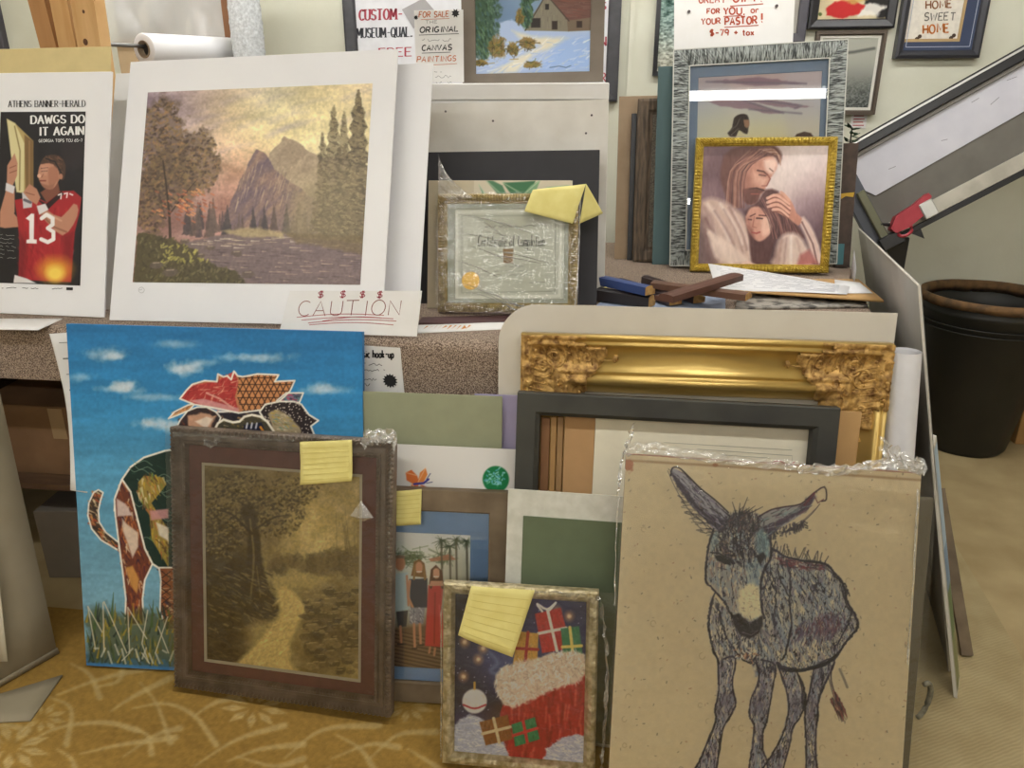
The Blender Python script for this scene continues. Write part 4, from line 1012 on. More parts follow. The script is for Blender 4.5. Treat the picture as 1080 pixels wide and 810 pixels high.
def home_sign():
    a = aty(942, 62, WY1 - .02); b_ = aty(1031, 60, WY1 - .02)
    NAVY = mat('navy_frame', '#2a2e3c', .4)
    t, p, w, h = wall_frame('home_sampler', 'home sweet home sampler with a navy mat in a dark frame', 'picture', a[0], b_[0], a[2], a[2] + .52, [(0, -.028), (0, .012), (.012, .018), (.028, .008), (.034, 0), (.034, -.028)], mat('charcoal_frame', '#34353c', .35))
    r = rect_px(p, (963, -60), (1013, 44), 0)
    r = (r[0], r[1], r[2], h - r[2])
    mb_ = ring_mat(t, 'mat_board', (-w / 2 + .03, w / 2 - .03, .03, h - .03), r, .004, .003, mat('navy_mat', '#3c4660', .8))
    b = MB(); m_ = .016
    X0, X1, Z0, Z1 = -w / 2 + .045, w / 2 - .045, .048, h - .048
    for (u0, v0, u1, v1) in ((X0, Z0, X1, Z0), (X0, Z0, X0, Z1), (X1, Z0, X1, Z1), (X0, Z1, X1, Z1)): b.ribbon([(u0, .003, v0), (u1, .003, v1)], .003, (0, -1, 0))
    b.build('mat_line', mat('pale_line', '#a8b0c0', .7), mb_)
    ring_mat(t, 'tan_fillet', (r[0] - .002, r[1] + .002, r[2] - .002, r[3] + .002), (r[0] + .012, r[1] - .012, r[2] + .012, r[3] - .012), .006, .002, mat('tan_fillet', '#b09468', .7))
    c = Canvas(p, r, (60, 110), -.010, '#ded8cc'); c.mottle(.06, 3, 3); c.build('sampler_cloth', MATTE, t)
    TAN = mat('brown_thread', '#8a5a34', .8); OR2 = mat('orange_thread', '#c0702c', .8); GN = mat('grey_thread', '#77746c', .8)
    lettering(t, p, 'HOME', (977, 9.5), (1004, 8), 8, .006, TAN, -.008, .0, .05); lettering(t, p, 'SWEET', (975, 22), (1007, 21), 8, .005, GN, -.008, .1, .05); lettering(t, p, 'HOME', (974, 35), (1001, 34), 9, .007, OR2, -.008, 0, .06, seed=4)
    b = MB()
    for (x, y) in ((967, 41), (970, 38.5), (1003, 40), (1006, 37.5)):
        q = p.loc(x, y, -.008); b.prism([(q[0] + .009 * math.cos(k), q[1] + .009 * math.sin(k)) for k in np.linspace(0, 5.5, 7)], .0075, .0095)
    b.build('stitched_dots', mat('brown_dots', '#4c3a2c', .8), t)
home_sign()
def side_picture():
    a = aty(688, 80, WY1 - .02); b_ = aty(760, 80, WY1 - .02)
    t, p, w, h = wall_frame('river_picture', 'dark-framed picture of pale water and rocks beside the pastor gift sign', 'picture', a[0], b_[0], a[2], a[2] + .55, [(0, -.028), (0, .008), (.02, .006), (.02, -.028)], BLK)
    c = Canvas(p, (-w / 2 + .018, w / 2 - .018, .018, h - .018), (110, 180), -.006)
    c.fill_field([(700, -40, '#7c8c84'), (700, 10, '#5c7870'), (700, 30, '#93a8a0'), (700, 50, '#b0b4a8'), (700, 75, '#b8b4a4'), (730, 30, '#8898a0')], 14)
    n = fbm(c.PX / 3, c.PY / 1.6, 4, 3); c.a += ((n - .5) * .8)[..., None]
    c.build('printed_picture', MATTE, t)
    a = aty(790, 46, WY1 - .02); b_ = aty(848, 44, WY1 - .02)
    t, p, w, h = wall_frame('dark_frame', 'plain dark frame hanging between the pastor gift sign and the abstract painting', 'picture frame', a[0], b_[0], a[2], a[2] + .33, [(0, -.028), (0, .008), (.006, .012), (.04, .008), (.04, -.028)], mat('slate_frame', '#4a4850', .5))
    g = MB(); g.box(-w / 2 + .035, w / 2 - .035, .008, .0195, .035, h - .035); g.build('picture_panel', mat('dull_panel', '#a8a49a', .7), t)
side_picture()

# ---------------------------------------------- frames leaning at the back of the counter
def grey_frame():
    p = lean_panel(.566, 2.90, .955, -2.4, 11.3, 2.6); w, h = .614, .796
    t = thing('distressed_frame', 'tall grey distressed frame with blue mat holding a cloud picture under glass', 'framed picture', panel=p)
    kw = dict(detail=4, bump=.8, bscale=60, ramp=(.42, .60))
    M = (mat('distressed_grey_upright', '#9aa09c', .7, '#262a2a', 60., stretch=(5, 1, .55), **kw), mat('distressed_grey_level', '#9aa09c', .7, '#262a2a', 60., stretch=(.55, 1, 5), **kw))
    LIGHT = mat('pale_frame_edge', '#c4c4bc', .6)
    def rough(s_, d, side): return .003 * (fbm(np.array(s_ * 160.), np.array(d * 25.), 4 + side, 2) - .5) * 2 if .004 < d < .055 else 0
    frame_rails(t, w, h, [(0, -.035), (0, .002), (.003, .006), (.015, .007), (.03, .007), (.045, .006), (.055, .003), (.058, -.002), (.060, -.012), (.060, -.035)], M, 160, lambda s_, d, q: float(rough(s_, d, q)))
    # pale fillets on the outer and inner edge
    b = MB()
    for (d, y_, r_) in ((.001, -.0055, .0022), (.060, -.0035, .0025)):
        pts = [(-w / 2 + d, y_, d), (w / 2 - d, y_, d), (w / 2 - d, y_, h - d), (-w / 2 + d, y_, h - d)]
        for k in range(4): b.tube([pts[k], pts[(k + 1) % 4]], r_, 5)
    b.build('pale_fillet', LIGHT, t)
    o = (-w / 2 + .058, w / 2 - .058, .058, h - .058)
    r = rect_px(p, (736, 83), (859, 260), -.012); r = (r[0], r[1], .10, r[3])
    ring_mat(t, 'mat_board', o, r, .012, .002, mat('blue_mat', '#7f93ae', .8))
    c = Canvas(p, (r[0] - .002, r[1] + .002, r[2] - .002, r[3] + .002), (170, 220), -.016)
    c.fill_field([(740, 90, '#c8b8bc'), (800, 90, '#d8c0c0'), (855, 92, '#d8c8cc'), (740, 115, '#c8ccd8'), (800, 115, '#d8d8dc'), (855, 112, '#d0d0da'), (745, 130, '#e0dcc4'), (800, 132, '#e6e2c8'), (855, 130, '#e0d8c8'), (800, 150, '#e8dcb0'), (800, 200, '#d8c090')], 12)
    for pts in ([(737, 100), (760, 103), (785, 108), (800, 112), (826, 121), (812, 122), (790, 117), (775, 116), (758, 113), (745, 108)], [(778, 105), (815, 107), (845, 113), (858, 114), (838, 116), (812, 113)], [(790, 117), (830, 120), (845, 121.5), (820, 119)], [(745, 88), (800, 83), (850, 90), (800, 92)]):
        c.poly(pts, '#a08090', .85, 1.5, 1.2, 5); c.stroke([pts[0], pts[2], pts[4 % len(pts)]], 2, '#7c7488', .6, soft=2)
    # bearded head in profile
    c.poly([(767, 142), (772, 136), (774, 126), (781, 122), (788, 123), (790, 130), (789, 138), (788, 143), (784, 142), (779, 139), (776, 146), (770, 146)], '#453c3c', 1, 1.2, smooth=2)
    c.poly([(784, 128), (789.5, 128), (790.5, 133), (788, 137), (785, 135)], '#b08870', 1, .8); c.stroke([(768, 141), (777, 134), (780, 127)], 1, '#8c8484', .7); c.stroke([(771, 144), (779, 137)], .9, '#a49a98', .6)
    c.poly([(840, 143), (848, 140.5), (855, 142), (858, 146), (838, 146)], '#5c4640', 1, 1); c.poly([(770, 146), (790, 146), (790, 160), (768, 160)], '#e0d8d0', 1, 2)
    c.build('printed_picture', MATTE, t)
    b = MB(); b.box(o[0] - .003, o[1] + .003, .008, .0105, o[2] - .003, o[3] + .003); b.build('glass_pane', GLASS, t)
    b = MB(); b.box(-w / 2 + .02, w / 2 - .02, .020, .03, .02, h - .02); b.build('backing', mat('kraft_backing', '#8d7050', .8), t)
grey_frame()

def embrace_picture():
    p = lean_panel(.580, 2.828, .943, -.3, 12.3, .7); w, h = .501, .487
    t = thing('embrace_picture', 'warm-toned picture of a robed man embracing a woman in a ribbed gold frame', 'framed picture', panel=p)
    M_gold = mat('bright_ribbed_gold', '#cdb44e', .4, '#a48a34', 90., metal=.5, bump=.2, bscale=150)
    def ribs(s_, d, side): return .005 * (abs(math.sin(s_ * 270)) - .6) if .003 < d < .022 else 0
    frame_rails(t, w, h, [(0, -.022), (0, -.002), (.004, .005), (.013, .007), (.021, .004), (.024, -.004), (.027, -.003), (.030, -.009), (.030, -.022)], M_gold, 320, ribs)
    c = Canvas(p, (-w / 2 + .029, w / 2 - .029, .029, h - .029), (230, 225), -.010)
    S = lambda x, y: (x / 5.224 + 725, y / 5.224 + 140); Q = lambda L: [S(*q) for q in L]
    pts = [(110, 100, '#8a6c70'), (180, 200, '#5c4044'), (110, 330, '#8a6c72'), (600, 150, '#f2e4de'), (700, 120, '#eadada'), (560, 250, '#eadad2'), (730, 250, '#d8c4c2'), (700, 400, '#8c7078'), (650, 330, '#c8aeb0'), (740, 520, '#6a5058'), (90, 640, '#75605e'), (740, 700, '#58424a'), (420, 650, '#4a363a'), (400, 90, '#a08084'), (500, 90, '#e4d0cc')]
    c.fill_field([(*S(x, y), k) for x, y, k in pts], 15)
    hair, hd, hl = '#6a443c', '#43282a', '#c08e78'
    # man: hair, face, beard
    c.poly(Q([(200, 130), (270, 85), (380, 70), (480, 80), (520, 130), (500, 180), (470, 140), (400, 180), (330, 210), (290, 300), (280, 420), (230, 400), (200, 330), (180, 240)]), hair, 1, 3, smooth=3)
    c.poly(Q([(330, 200), (400, 150), (470, 140), (495, 190), (470, 240), (455, 260), (440, 290), (420, 330), (395, 360), (370, 400), (320, 390), (295, 330), (310, 250)]), '#c48c78', 1, 2, smooth=3)
    c.poly(Q([(420, 160), (480, 150), (490, 190), (465, 235), (430, 215)]), '#f0d4c6', .8, 4, smooth=2); c.poly(Q([(360, 220), (410, 240), (400, 290), (350, 290)]), '#d8a690', .8, 5)
    c.poly(Q([(300, 320), (345, 310), (400, 315), (425, 325), (400, 345), (390, 380), (350, 405), (310, 385)]), '#6c443c', 1, 2, smooth=2)
    c.stroke(Q([(340, 318), (380, 312), (420, 325)]), 1.6, '#4c2c2a', .9); c.stroke(Q([(350, 345), (390, 345)]), 1.2, '#a0584c', .9)
    c.stroke(Q([(385, 215), (420, 222), (440, 240)]), 1.8, '#4c2c2a', .9); c.stroke(Q([(395, 240), (430, 245)]), 1.3, '#3c2222', .9); c.stroke(Q([(440, 235), (455, 262), (436, 300), (410, 300)]), 1.4, '#8a4c40', .9); c.stroke(Q([(452, 205), (470, 220)]), 1.2, '#6a4038', .8)
    for k in range(46):
        x = c.rnd.uniform(230, 330)
        c.stroke(Q([(x + 110, 95 + c.rnd.uniform(0, 60)), (x, 220), (x - 30 + c.rnd.uniform(0, 30), 420)]), .9, c.rnd.choice([hd, hl, '#8a5c50', '#a87464']), .45, smooth=3)
    for k in range(14): c.stroke(Q([(400 + 6 * k, 100 + 2 * k), (470 + 3 * k, 95 + 3 * k), (512, 150 + 3 * k)]), .9, c.rnd.choice([hl, '#d8b09c', '#80543f']), .5, smooth=3)
    c.poly(Q([(300, 240), (345, 230), (360, 300), (345, 320), (300, 330)]), '#8a564a', .55, 9); c.poly(Q([(395, 225), (440, 225), (440, 250), (400, 252)]), '#9a6454', .5, 5); c.poly(Q([(400, 255), (440, 262), (425, 300), (400, 300)]), '#e4b8a4', .6, 5)
    # robe
    robe = Q([(75, 385), (130, 365), (200, 385), (270, 430), (310, 470), (340, 560), (360, 740), (170, 740), (110, 620), (75, 480)])
    c.poly(robe, '#d0b2a4', 1, 6, smooth=2); c.poly(Q([(75, 480), (110, 470), (170, 740), (80, 740)]), '#7c5e5c', .8, 14)
    for (a, b_, w_, k) in (((110, 400), (230, 600), 4, '#f4e4da'), ((180, 400), (300, 620), 3, '#f8ece4'), ((230, 420), (330, 650), 2.5, '#8a6460'), ((150, 440), (280, 700), 2.5, '#8c6864'), ((260, 450), (345, 690), 2, '#f0dcd2'), ((100, 480), (180, 700), 3, '#7a5654'), ((120, 560), (240, 730), 5, '#f4e0d4'), ((200, 430), (310, 690), 1.5, '#a07870'), ((90, 420), (140, 560), 4, '#b09088')):
        c.stroke(Q([a, ((a[0] + b_[0]) / 2 + 15, (a[1] + b_[1]) / 2), b_]), w_, k, .6, soft=3, smooth=4)
    c.poly(Q([(110, 540), (200, 590), (290, 660), (340, 720), (220, 720), (150, 690)]), '#ecd6c8', .8, 4, smooth=2)
    # woman: hair, face
    c.poly(Q([(320, 440), (390, 380), (430, 320), (500, 330), (520, 400), (560, 470), (620, 540), (640, 600), (520, 560), (470, 640), (440, 740), (360, 740), (340, 600)]), '#5c3a38', 1, 3, smooth=2)
    c.poly(Q([(320, 470), (350, 420), (410, 420), (455, 470), (465, 540), (430, 590), (385, 605), (345, 560), (325, 520)]), '#d09884', 1, 2, smooth=3)
    c.poly(Q([(410, 470), (455, 480), (460, 540), (425, 580), (405, 540)]), '#f0c8b4', .8, 4, smooth=2); c.poly(Q([(330, 520), (360, 540), (370, 590), (345, 570)]), '#8c564c', .7, 4)
    c.stroke(Q([(345, 468), (372, 455)]), 1.3, '#5c3430', .9); c.stroke(Q([(395, 462), (430, 465)]), 1.4, '#5c3430', .9); c.stroke(Q([(380, 478), (412, 480)]), 1.6, '#482828', .9); c.stroke(Q([(335, 485), (352, 487)]), 1.4, '#482828', .9)
    c.stroke(Q([(368, 470), (358, 525), (378, 530)]), 1.2, '#a86c5c', .8); c.stroke(Q([(355, 556), (380, 562), (398, 555)]), 1.8, '#a8504c', .9)
    for k in range(40):
        x = c.rnd.uniform(390, 520); c.stroke(Q([(x, 400 + c.rnd.uniform(-40, 20)), (x + 50, 480), (x + 80 + c.rnd.uniform(-40, 30), 590)]), .9, c.rnd.choice(['#3e2428', '#a8766a', '#8a5a50']), .5, smooth=3)
    # her shoulder, his hand on her head
    c.poly(Q([(480, 690), (500, 600), (550, 560), (610, 570), (660, 640), (690, 740), (470, 740)]), '#e2cabd', 1, 5, smooth=2); c.poly(Q([(470, 700), (500, 610), (520, 600), (500, 740), (470, 740)]), '#9a746c', .7, 10)
    for (a, b_, k) in (((520, 600), (500, 730), '#b89488'), ((570, 580), (570, 730), '#fff4ee'), ((600, 590), (640, 730), '#c4a094'), ((545, 590), (530, 730), '#a8847c')): c.stroke(Q([a, b_]), 2.4, k, .6, soft=2.5)
    c.poly(Q([(610, 490), (640, 470), (700, 560), (740, 690), (720, 740), (690, 700), (650, 580)]), '#e0c4ba', 1, 3, smooth=2); c.stroke(Q([(630, 500), (690, 620), (715, 730)]), 2, '#7c5854', .8)
    c.poly(Q([(620, 680), (670, 650), (720, 730), (600, 740)]), '#b0605c', .8, 4)
    c.poly(Q([(440, 370), (470, 345), (530, 345), (575, 390), (600, 450), (630, 480), (610, 520), (560, 480), (510, 455), (460, 420)]), '#c88c78', 1, 1.5, smooth=2)
    for (a, m_, b_) in (((440, 368), (490, 352), (560, 400)), ((440, 392), (500, 378), (565, 425)), ((445, 415), (500, 405), (560, 450)), ((470, 432), (510, 432), (555, 468))):
        c.stroke(Q([a, m_, b_]), 3.0, '#e2b09a', .9, w2=2.2, smooth=4); c.stroke(Q([(a[0], a[1] + 11), (m_[0], m_[1] + 13), (b_[0], b_[1] + 12)]), 1.1, '#7c4840', .9, smooth=4)
    c.stroke(Q([(515, 335), (530, 345), (560, 380)]), 3, '#d8a48e', .9)
    c.poly(Q([(300, 725), (330, 712), (385, 735), (380, 745), (300, 745)]), '#e8c8b8', .9, 2)
    c.poly(Q([(322, 480), (345, 470), (355, 560), (340, 560)]), '#8c564c', .5, 6); c.a += (fbm(c.PX / 12, c.PY / 12, 3)[..., None] - .5) * .08; c.a += (fbm(c.PX / 2, c.PY / 5, 9, 2)[..., None] - .5) * .07
    c.build('printed_picture', PRINTMAT, t, y=.010)
    b = MB(); b.box(-w / 2 + .02, w / 2 - .02, .012, .02, .02, h - .02); b.build('backing', mat('kraft_backing', '#8d7050', .8), t)
embrace_picture()

def gift_sign():
    p = lean_panel(.525, 3.125, .956, 1.1, 4.2, 3.4)
    t = thing('gift_sign', 'tall white sign with rust lettering about a pastor gift', 'sign', panel=p)
    x0 = p.loc(711, 30)[0]; x1 = p.loc(837, 30)[0]
    b = MB(); b.cbox(x0, x1, 0, .004, 0, 1.06, .001); b.build('card', WHITE2, t)
    lettering(t, p, 'GREAT', (737, 3), (765, 2), 8, .0045, RUST, .001, .08, .04); lettering(t, p, 'GIFT!', (773, 2), (803, 1), 9, .006, RUST, .001, .08, .04)
    lettering(t, p, 'FOR', (746, 14), (759, 13.5), 5, .0045, RUST, .001, 0, .04); lettering(t, p, 'YOU,', (763, 15), (785, 14.5), 7, .0055, RUST, .001, 0, .04, seed=2); lettering(t, p, 'or', (792, 13), (800, 13), 7, .0042, RUST, .001)
    lettering(t, p, 'YOUR', (740, 25.5), (760, 24.5), 6, .0045, RUST, .001, 0, .04); lettering(t, p, 'PASTOR', (765, 26), (798, 24), 7.5, .006, RUST, .001, 0, .04); lettering(t, p, '!', (801, 23), (804, 23), 9, .007, RUST, .001)
    lettering(t, p, '$-79 + tax', (749, 37.5), (795, 36.5), 6.5, .0048, RUST, .001, 0, .03)
    lines(t, p, [[(770, 6), (805, 3.5)], [(763, 17), (783, 16)], [(764, 28.3), (800, 26.2)]], RUST, .0032, .001, 'underline')
    for (x, y) in ((726.5, 12), (819, 6)):
        q = p.loc(x, y); b = MB(); b.prism([(q[0] + .006 * math.cos(k), q[1] + .006 * math.sin(k)) for k in np.linspace(0, 5.6, 9)], -.004, 0); b.build('pin', mat('dark_pin', '#4a4040', .5), t)
gift_sign()

# boards and spare frames left of the grey frame
board('teal_board', lean_panel(.236, 2.972, .941, 0, 9, 1.3), .080, .740, .006, mat('teal_stain', '#51696a', .7, '#3f5556', 8., stretch=(1, 1, .2)), 'narrow teal-stained board beside the grey distressed frame', 'board')
def barn_frame():
    p = lean_panel(.243, 3.012, .943, 0, 9, 1.0); w, h = .242, .622
    t = thing('barnwood_frame', 'weathered brown barnwood frame tucked behind the teal board', 'picture frame', panel=p)
    M = mat('barnwood', '#6b5b4a', .8, '#3f352b', 14., detail=6, bump=.6, stretch=(8, 1, 1))
    frame_rails(t, w, h, [(0, -.022), (0, .004), (.01, .008), (.04, .004), (.05, -.004), (.058, -.002), (.06, -.022)], M, 30, lambda s_, d, q: .003 * float(fbm(np.array(s_ * 60.), np.array(d * 90.), q, 2) - .5))
    b = MB(); b.box(-w / 2 + .055, w / 2 - .055, .006, .012, .055, h - .055); b.build('speckled_panel', mat('speckled_panel', '#8a8070', .8, '#4c463c', 220.), t)
barn_frame()
board('kraft_board', lean_panel(.207, 3.075, .942, 0, 8, .9), .317, .634, .006, mat('kraft_board', '#a08a70', .8, '#947e64', 10.), 'plain brown kraft board standing behind the barnwood frame', 'board')
def thin_black():
    p = lean_panel(.1, 3.05, .941, 0, 8.3, .9)
    x0 = p.loc(664, 190)[0]; x1 = p.loc(669.5, 190)[0]; h = p.loc(668, 120)[1]
    b = MB(); b.cbox(x0, x1, 0, .015, 0, h, .001); o = b.build('black_moulding', BLK, None, panel=p); tag(o, 'thin black frame moulding standing against the kraft board', 'moulding')
thin_black()
board('pale_board', lean_panel(.885, 3.03, .941, -1, 9, 2.0), .02, .71, .01, mat('pale_wood_edge', '#b8aa90', .7), 'pale wooden strip standing at the right edge of the grey frame', 'board')
def brown_block():
    p = lean_panel(.9, 2.985, .941, 0, 8, 2)
    t = thing('painted_board', 'dark brown board with yellow and teal paint marks at the counter end', 'board', panel=p)
    x0 = p.loc(886.5, 200)[0]; x1 = p.loc(902, 200)[0]; h = p.loc(892, 152)[1]
    b = MB(); b.cbox(x0, x1, 0, .03, 0, h, .001); b.build('board', mat('dark_brown_board', '#57483f', .8, '#463a34', 30.), t)
    b = MB(); q = p.loc(894, 205); b.prism([(x0 + .002, q[1]), (x1 - .002, q[1] + .004), (x1 - .006, q[1] - .014), (x0 + .02, q[1] - .01), (x0 + .004, q[1] - .02)], -.0012, -.0002); b.build('yellow_paint', mat('yellow_paint', '#c8a030', .6), t)
    b = MB(); q = p.loc(890, 258)[1]; b.box(x0 + .001, x1 - .025, -.0014, -.0002, .01, q); b.build('teal_paint', mat('teal_paint', '#4c8088', .6), t)
brown_block()
def sprig():
    q = aty(898, 140, 3.12)
    t = thing('leaf_sprig', 'small dark green artificial leaf sprig behind the brown painted board', 'plant', loc=(q[0], 3.12, CT))
    R = random.Random(6); G1 = mat('sprig_green', '#3f5a40', .6, '#2c4230', 30.)
    b = MB(); b.tube([(0, 0, 0.001), (.005, 0, .2), (0, 0, q[2] - CT + .02)], .003, 5); b.build('stem', mat('sprig_stem', '#2c2c28', .6), t)
    for k in range(16):
        a = R.uniform(0, 6.28); l = R.uniform(.025, .045); z = q[2] - CT + R.uniform(-.05, .03); tl = R.uniform(-.3, .6)
        d = np.array([math.cos(a), math.sin(a) * .5, tl]); d /= np.linalg.norm(d); s_ = np.cross(d, (0, .3, 1)); s_ /= np.linalg.norm(s_); o = np.array([0, 0, z]); nn = np.cross(d, s_)
        g = MB(); g.add([o, o + d * l * .5 + s_ * l * .22 + nn * .003, o + d * l, o + d * l * .5 - s_ * l * .22 + nn * .003, o + d * l * .5 + nn * -.002], [(0, 1, 4), (1, 2, 4), (2, 3, 4), (3, 0, 4)]); g.build('leaf', G1, t)
sprig()
# ================================================================== things leaning against the counter front
def blue_dog():
    p = lean_panel(-1.015, 1.573, .012, 3.1, 12.2, -.5); w, h = .806, .976
    t = thing('patchwork_dog_painting', 'bright blue canvas of a patchwork-patterned dog under white clouds', 'painting', panel=p)
    EDGE = mat('blue_canvas_edge', '#3c7ab0', .7)
    b = MB(); b.cbox(-w / 2, w / 2, .0012, .022, 0, h, .001); b.build('stretcher', EDGE, t)
    c = Canvas(p, (-w / 2, w / 2, 0, h), (440, 520), 0)
    v = np.clip((c.Z / h), 0, 1)
    st = [(0, '#3f78ac'), (.03, '#3f78ac'), (.05, '#7ea6b8'), (.35, '#70a6c0'), (.6, '#549cc4'), (.8, '#3488be'), (1, '#2c78b0')]
    for ch in range(3): c.a[..., ch] = np.interp(v, [q[0] for q in st], [rgb(q[1])[ch] for q in st])
    c.a *= (1 + (fbm(c.PX / 60, c.PY / 10, 3)[..., None] - .5) * .22)
    # clouds
    for (x, y, rx, ry, a) in ((135, 409, 13, 6, 1), (130, 412, 22, 4, .6), (195, 391, 15, 7, 1), (165, 449, 18, 6, .9), (185, 452, 10, 6, .8), (110, 375, 20, 7, .5), (120, 377, 12, 4, .6), (275, 378, 35, 5, .55), (345, 410, 14, 5, .6), (340, 413, 26, 4, .5), (190, 365, 22, 5, .3), (150, 420, 35, 4, .35), (220, 385, 20, 4, .3), (90, 400, 15, 5, .3)):
        for k in range(5):
            c.blob(x + c.rnd.uniform(-rx, rx) * .5, y + c.rnd.uniform(-ry, ry) * .4, rx * .6, ry * .6, '#dfe6ea', a * .42, 1.5, 7, k + int(x), f=1.5)
    WH = '#f0ecdf'
    def cell(pts, base, cols, n, ln, ang, w_=1.6, outline=1.8, dang=.5, sm=0):
        if sm: pts = [tuple(q) for q in catmull(list(pts) + [pts[0]], sm)][:-1]
        c.poly(pts, base, 1, 1)
        if n: c.hatch(pts, n, ln, ang, w_, cols, .85, dang)
        if outline: c.stroke(list(pts) + [pts[0]], outline, WH, 1)
    PAL = ['#c8643c', '#e0a060', '#5a2c28', '#d8c8a0', '#7c3838', '#c8a838', '#3c2c44']
    # tail
    cell([(109, 521), (104, 518), (99, 521), (94, 532), (93, 545), (97, 559), (107, 571), (125.5, 582), (126, 574), (112, 563), (105, 552), (104, 540), (106, 530)], '#4a3a30', ['#c89050', '#e4d0a8', '#2a2424', '#b05030'], 60, 7, .8, 2.0, 1.6)
    # body and legs
    body = [(215, 470), (174, 477), (152, 484), (138, 494), (129, 507), (122, 525), (121, 540), (143, 540), (153, 580), (161, 596), (179, 608), (250, 620), (300, 600), (320, 520), (300, 470)]
    cell(body, '#1c332c', ['#24423a', '#142420', '#2c4c40'], 120, 9, .4, 1.4, 2)
    for k in range(16):
        x, y = c.rnd.uniform(132, 180), c.rnd.uniform(485, 590); c.stroke([(x, y), (x + 6, y + 5), (x + 14, y + 2), (x + 22, y + 7)], .8, '#7c9482', .8, smooth=3)
    cell([(146, 510), (152, 503), (172, 505), (176, 512), (170, 520), (160, 532), (168, 545), (178, 560), (178, 600), (160, 570), (158, 545), (146, 525)], '#9a8440', ['#c8a83c', '#e4dcb0', '#b06a3c', '#5c4428', '#7c8c3c'], 110, 8, 1.2, 2.0, 0)
    c.poly([(158, 540), (178, 538), (178, 548), (160, 550)], '#c89090', .9, 2); c.poly([(165, 552), (178, 558), (178, 572), (168, 566)], '#e8e0d0', .9, 2)
    rear = [(129, 507), (121, 528), (122, 545), (125.5, 573), (130, 607), (133, 633), (132, 660), (152, 660), (150.5, 633), (153, 613), (161, 596), (153, 580), (145, 548), (138, 520)]
    cell(rear, '#6e3c2c', ['#8c4a30', '#3c2434', '#c88048', '#54283a', '#a85c34', '#d8c0a0'], 190, 8, 1.4, 2, 1.8)
    c.poly([(123, 527), (133, 533), (140, 545), (124, 546)], '#d8c4bc', .9, 2); c.poly([(129, 548), (134, 554), (146, 563), (146, 578), (140, 590), (134, 572), (130, 562)], '#dcc8b4', .95, 2); c.poly([(133, 600), (140, 598), (147, 612), (145, 628), (138, 618)], '#d09850', .9, 2)
    cell([(168, 600), (170, 613), (169, 644), (175, 665), (200, 665), (200, 600)], '#8c5434', ['#c88050', '#4a2c28', '#e0c8a0', '#3c3444'], 70, 6, .3, 1.6, 1.6)
    for y in range(604, 650, 9): c.stroke([(171, y), (180, y + 7)], 1.2, '#3a2420', .8); c.stroke([(180, y), (171, y + 7)], 1.2, '#3a2420', .8)
    # right-hand legs and chest, mostly behind the sepia frame
    for x in (255, 300): cell([(x, 590), (x + 24, 590), (x + 22, 660), (x - 2, 660)], '#6e3c2c', PAL, 80, 7, 1.2, 2, 1.8)
    # face (mostly hidden by the frame in front of it)
    cell([(190, 452), (200, 440), (230, 436), (275, 434), (318, 440), (330, 470), (325, 520), (290, 550), (240, 552), (205, 520)], '#2c2630', ['#4c3c44', '#8c6a4c', '#1c1a22', '#b89464'], 220, 7, .5, 1.8, 1.8, sm=0)
    # crest of hair
    cell([(178, 443), (184, 436), (198, 429), (206, 427), (200, 434), (186, 440)], '#c88a54', ['#3a2420', '#e0b080'], 20, 5, -.5, 1.3, 1.6)
    crest = [(190, 422), (197, 413), (203, 407), (216, 403), (229, 404), (230, 396), (236, 399), (240, 398), (244, 402), (247, 393), (251, 398), (256, 399), (272, 396), (294, 397), (290, 404), (311, 403), (306, 414), (300, 420), (288, 430), (275, 434), (252, 437), (228, 432), (205, 428)]
    c.poly(crest, '#c08058', 1, 1)
    red = [(190, 422), (203, 407), (229, 404), (247, 393), (252, 405), (248, 420), (252, 437), (228, 432), (205, 428)]
    c.poly(red, '#b03a38', 1, 1); c.hatch(red, 110, 8, -.6, 1.2, ['#d86a5c', '#7c2424', '#e8b090', '#c84040'], .8, .8)
    org = [(252, 400), (272, 396), (294, 397), (290, 404), (311, 403), (306, 414), (288, 430), (275, 434), (256, 436), (250, 420)]
    c.poly(org, '#cf8f5c', 1, 1)
    for k in range(-6, 14):
        for sgn in (1, -1):
            x0 = 250 + k * 6.5
            seg = [(x0, 394), (x0 + sgn * 24, 440)]
            pts = [(seg[0][0] + (seg[1][0] - seg[0][0]) * i / 24, seg[0][1] + (seg[1][1] - seg[0][1]) * i / 24) for i in range(25)]
            run = []
            for q in pts + [(0, 0)]:
                if c.inside(org, *q): run.append(q)
                else:
                    if len(run) > 1: c.stroke([run[0], run[-1]], 1.1, '#3a2218', .9)
                    run = []
    for y in range(400, 436, 7):
        run = [(x, y) for x in range(250, 312) if c.inside(org, x, y)]
        if run: c.stroke([run[0], run[-1]], 1.0, '#3a2218', .9)
    cell([(292, 424), (302, 416), (320, 416), (316, 426), (305, 426)], '#5c7a8c', ['#b03a5c', '#3c3444', '#70a0a0', '#c05070'], 40, 5, .4, 1.6, 1.6)
    c.poly([(200, 424), (215, 422), (252, 432), (252, 437), (228, 434)], '#d89a98', .9, 1.5); c.stroke([(218, 416), (232, 422), (246, 432)], 2, '#e4b0a0', .8)
    c.stroke(crest + [crest[0]], 1.8, WH, 1)
    # ears and brow
    cell([(186, 454), (190, 445), (198, 435), (208, 431), (218, 431), (228, 436), (233, 442), (226, 460), (200, 470)], '#3a2c2c', ['#1e1a20', '#5c3a30', '#7c4434'], 60, 5, .6, 1.6, 1.6)
    c.poly([(198, 440), (212, 437), (228, 440), (222, 455), (200, 456)], '#d0a080', .95, 2, 2, 5); c.poly([(206, 446), (218, 441), (225, 443), (218, 454)], '#ecdcc8', .9, 2)
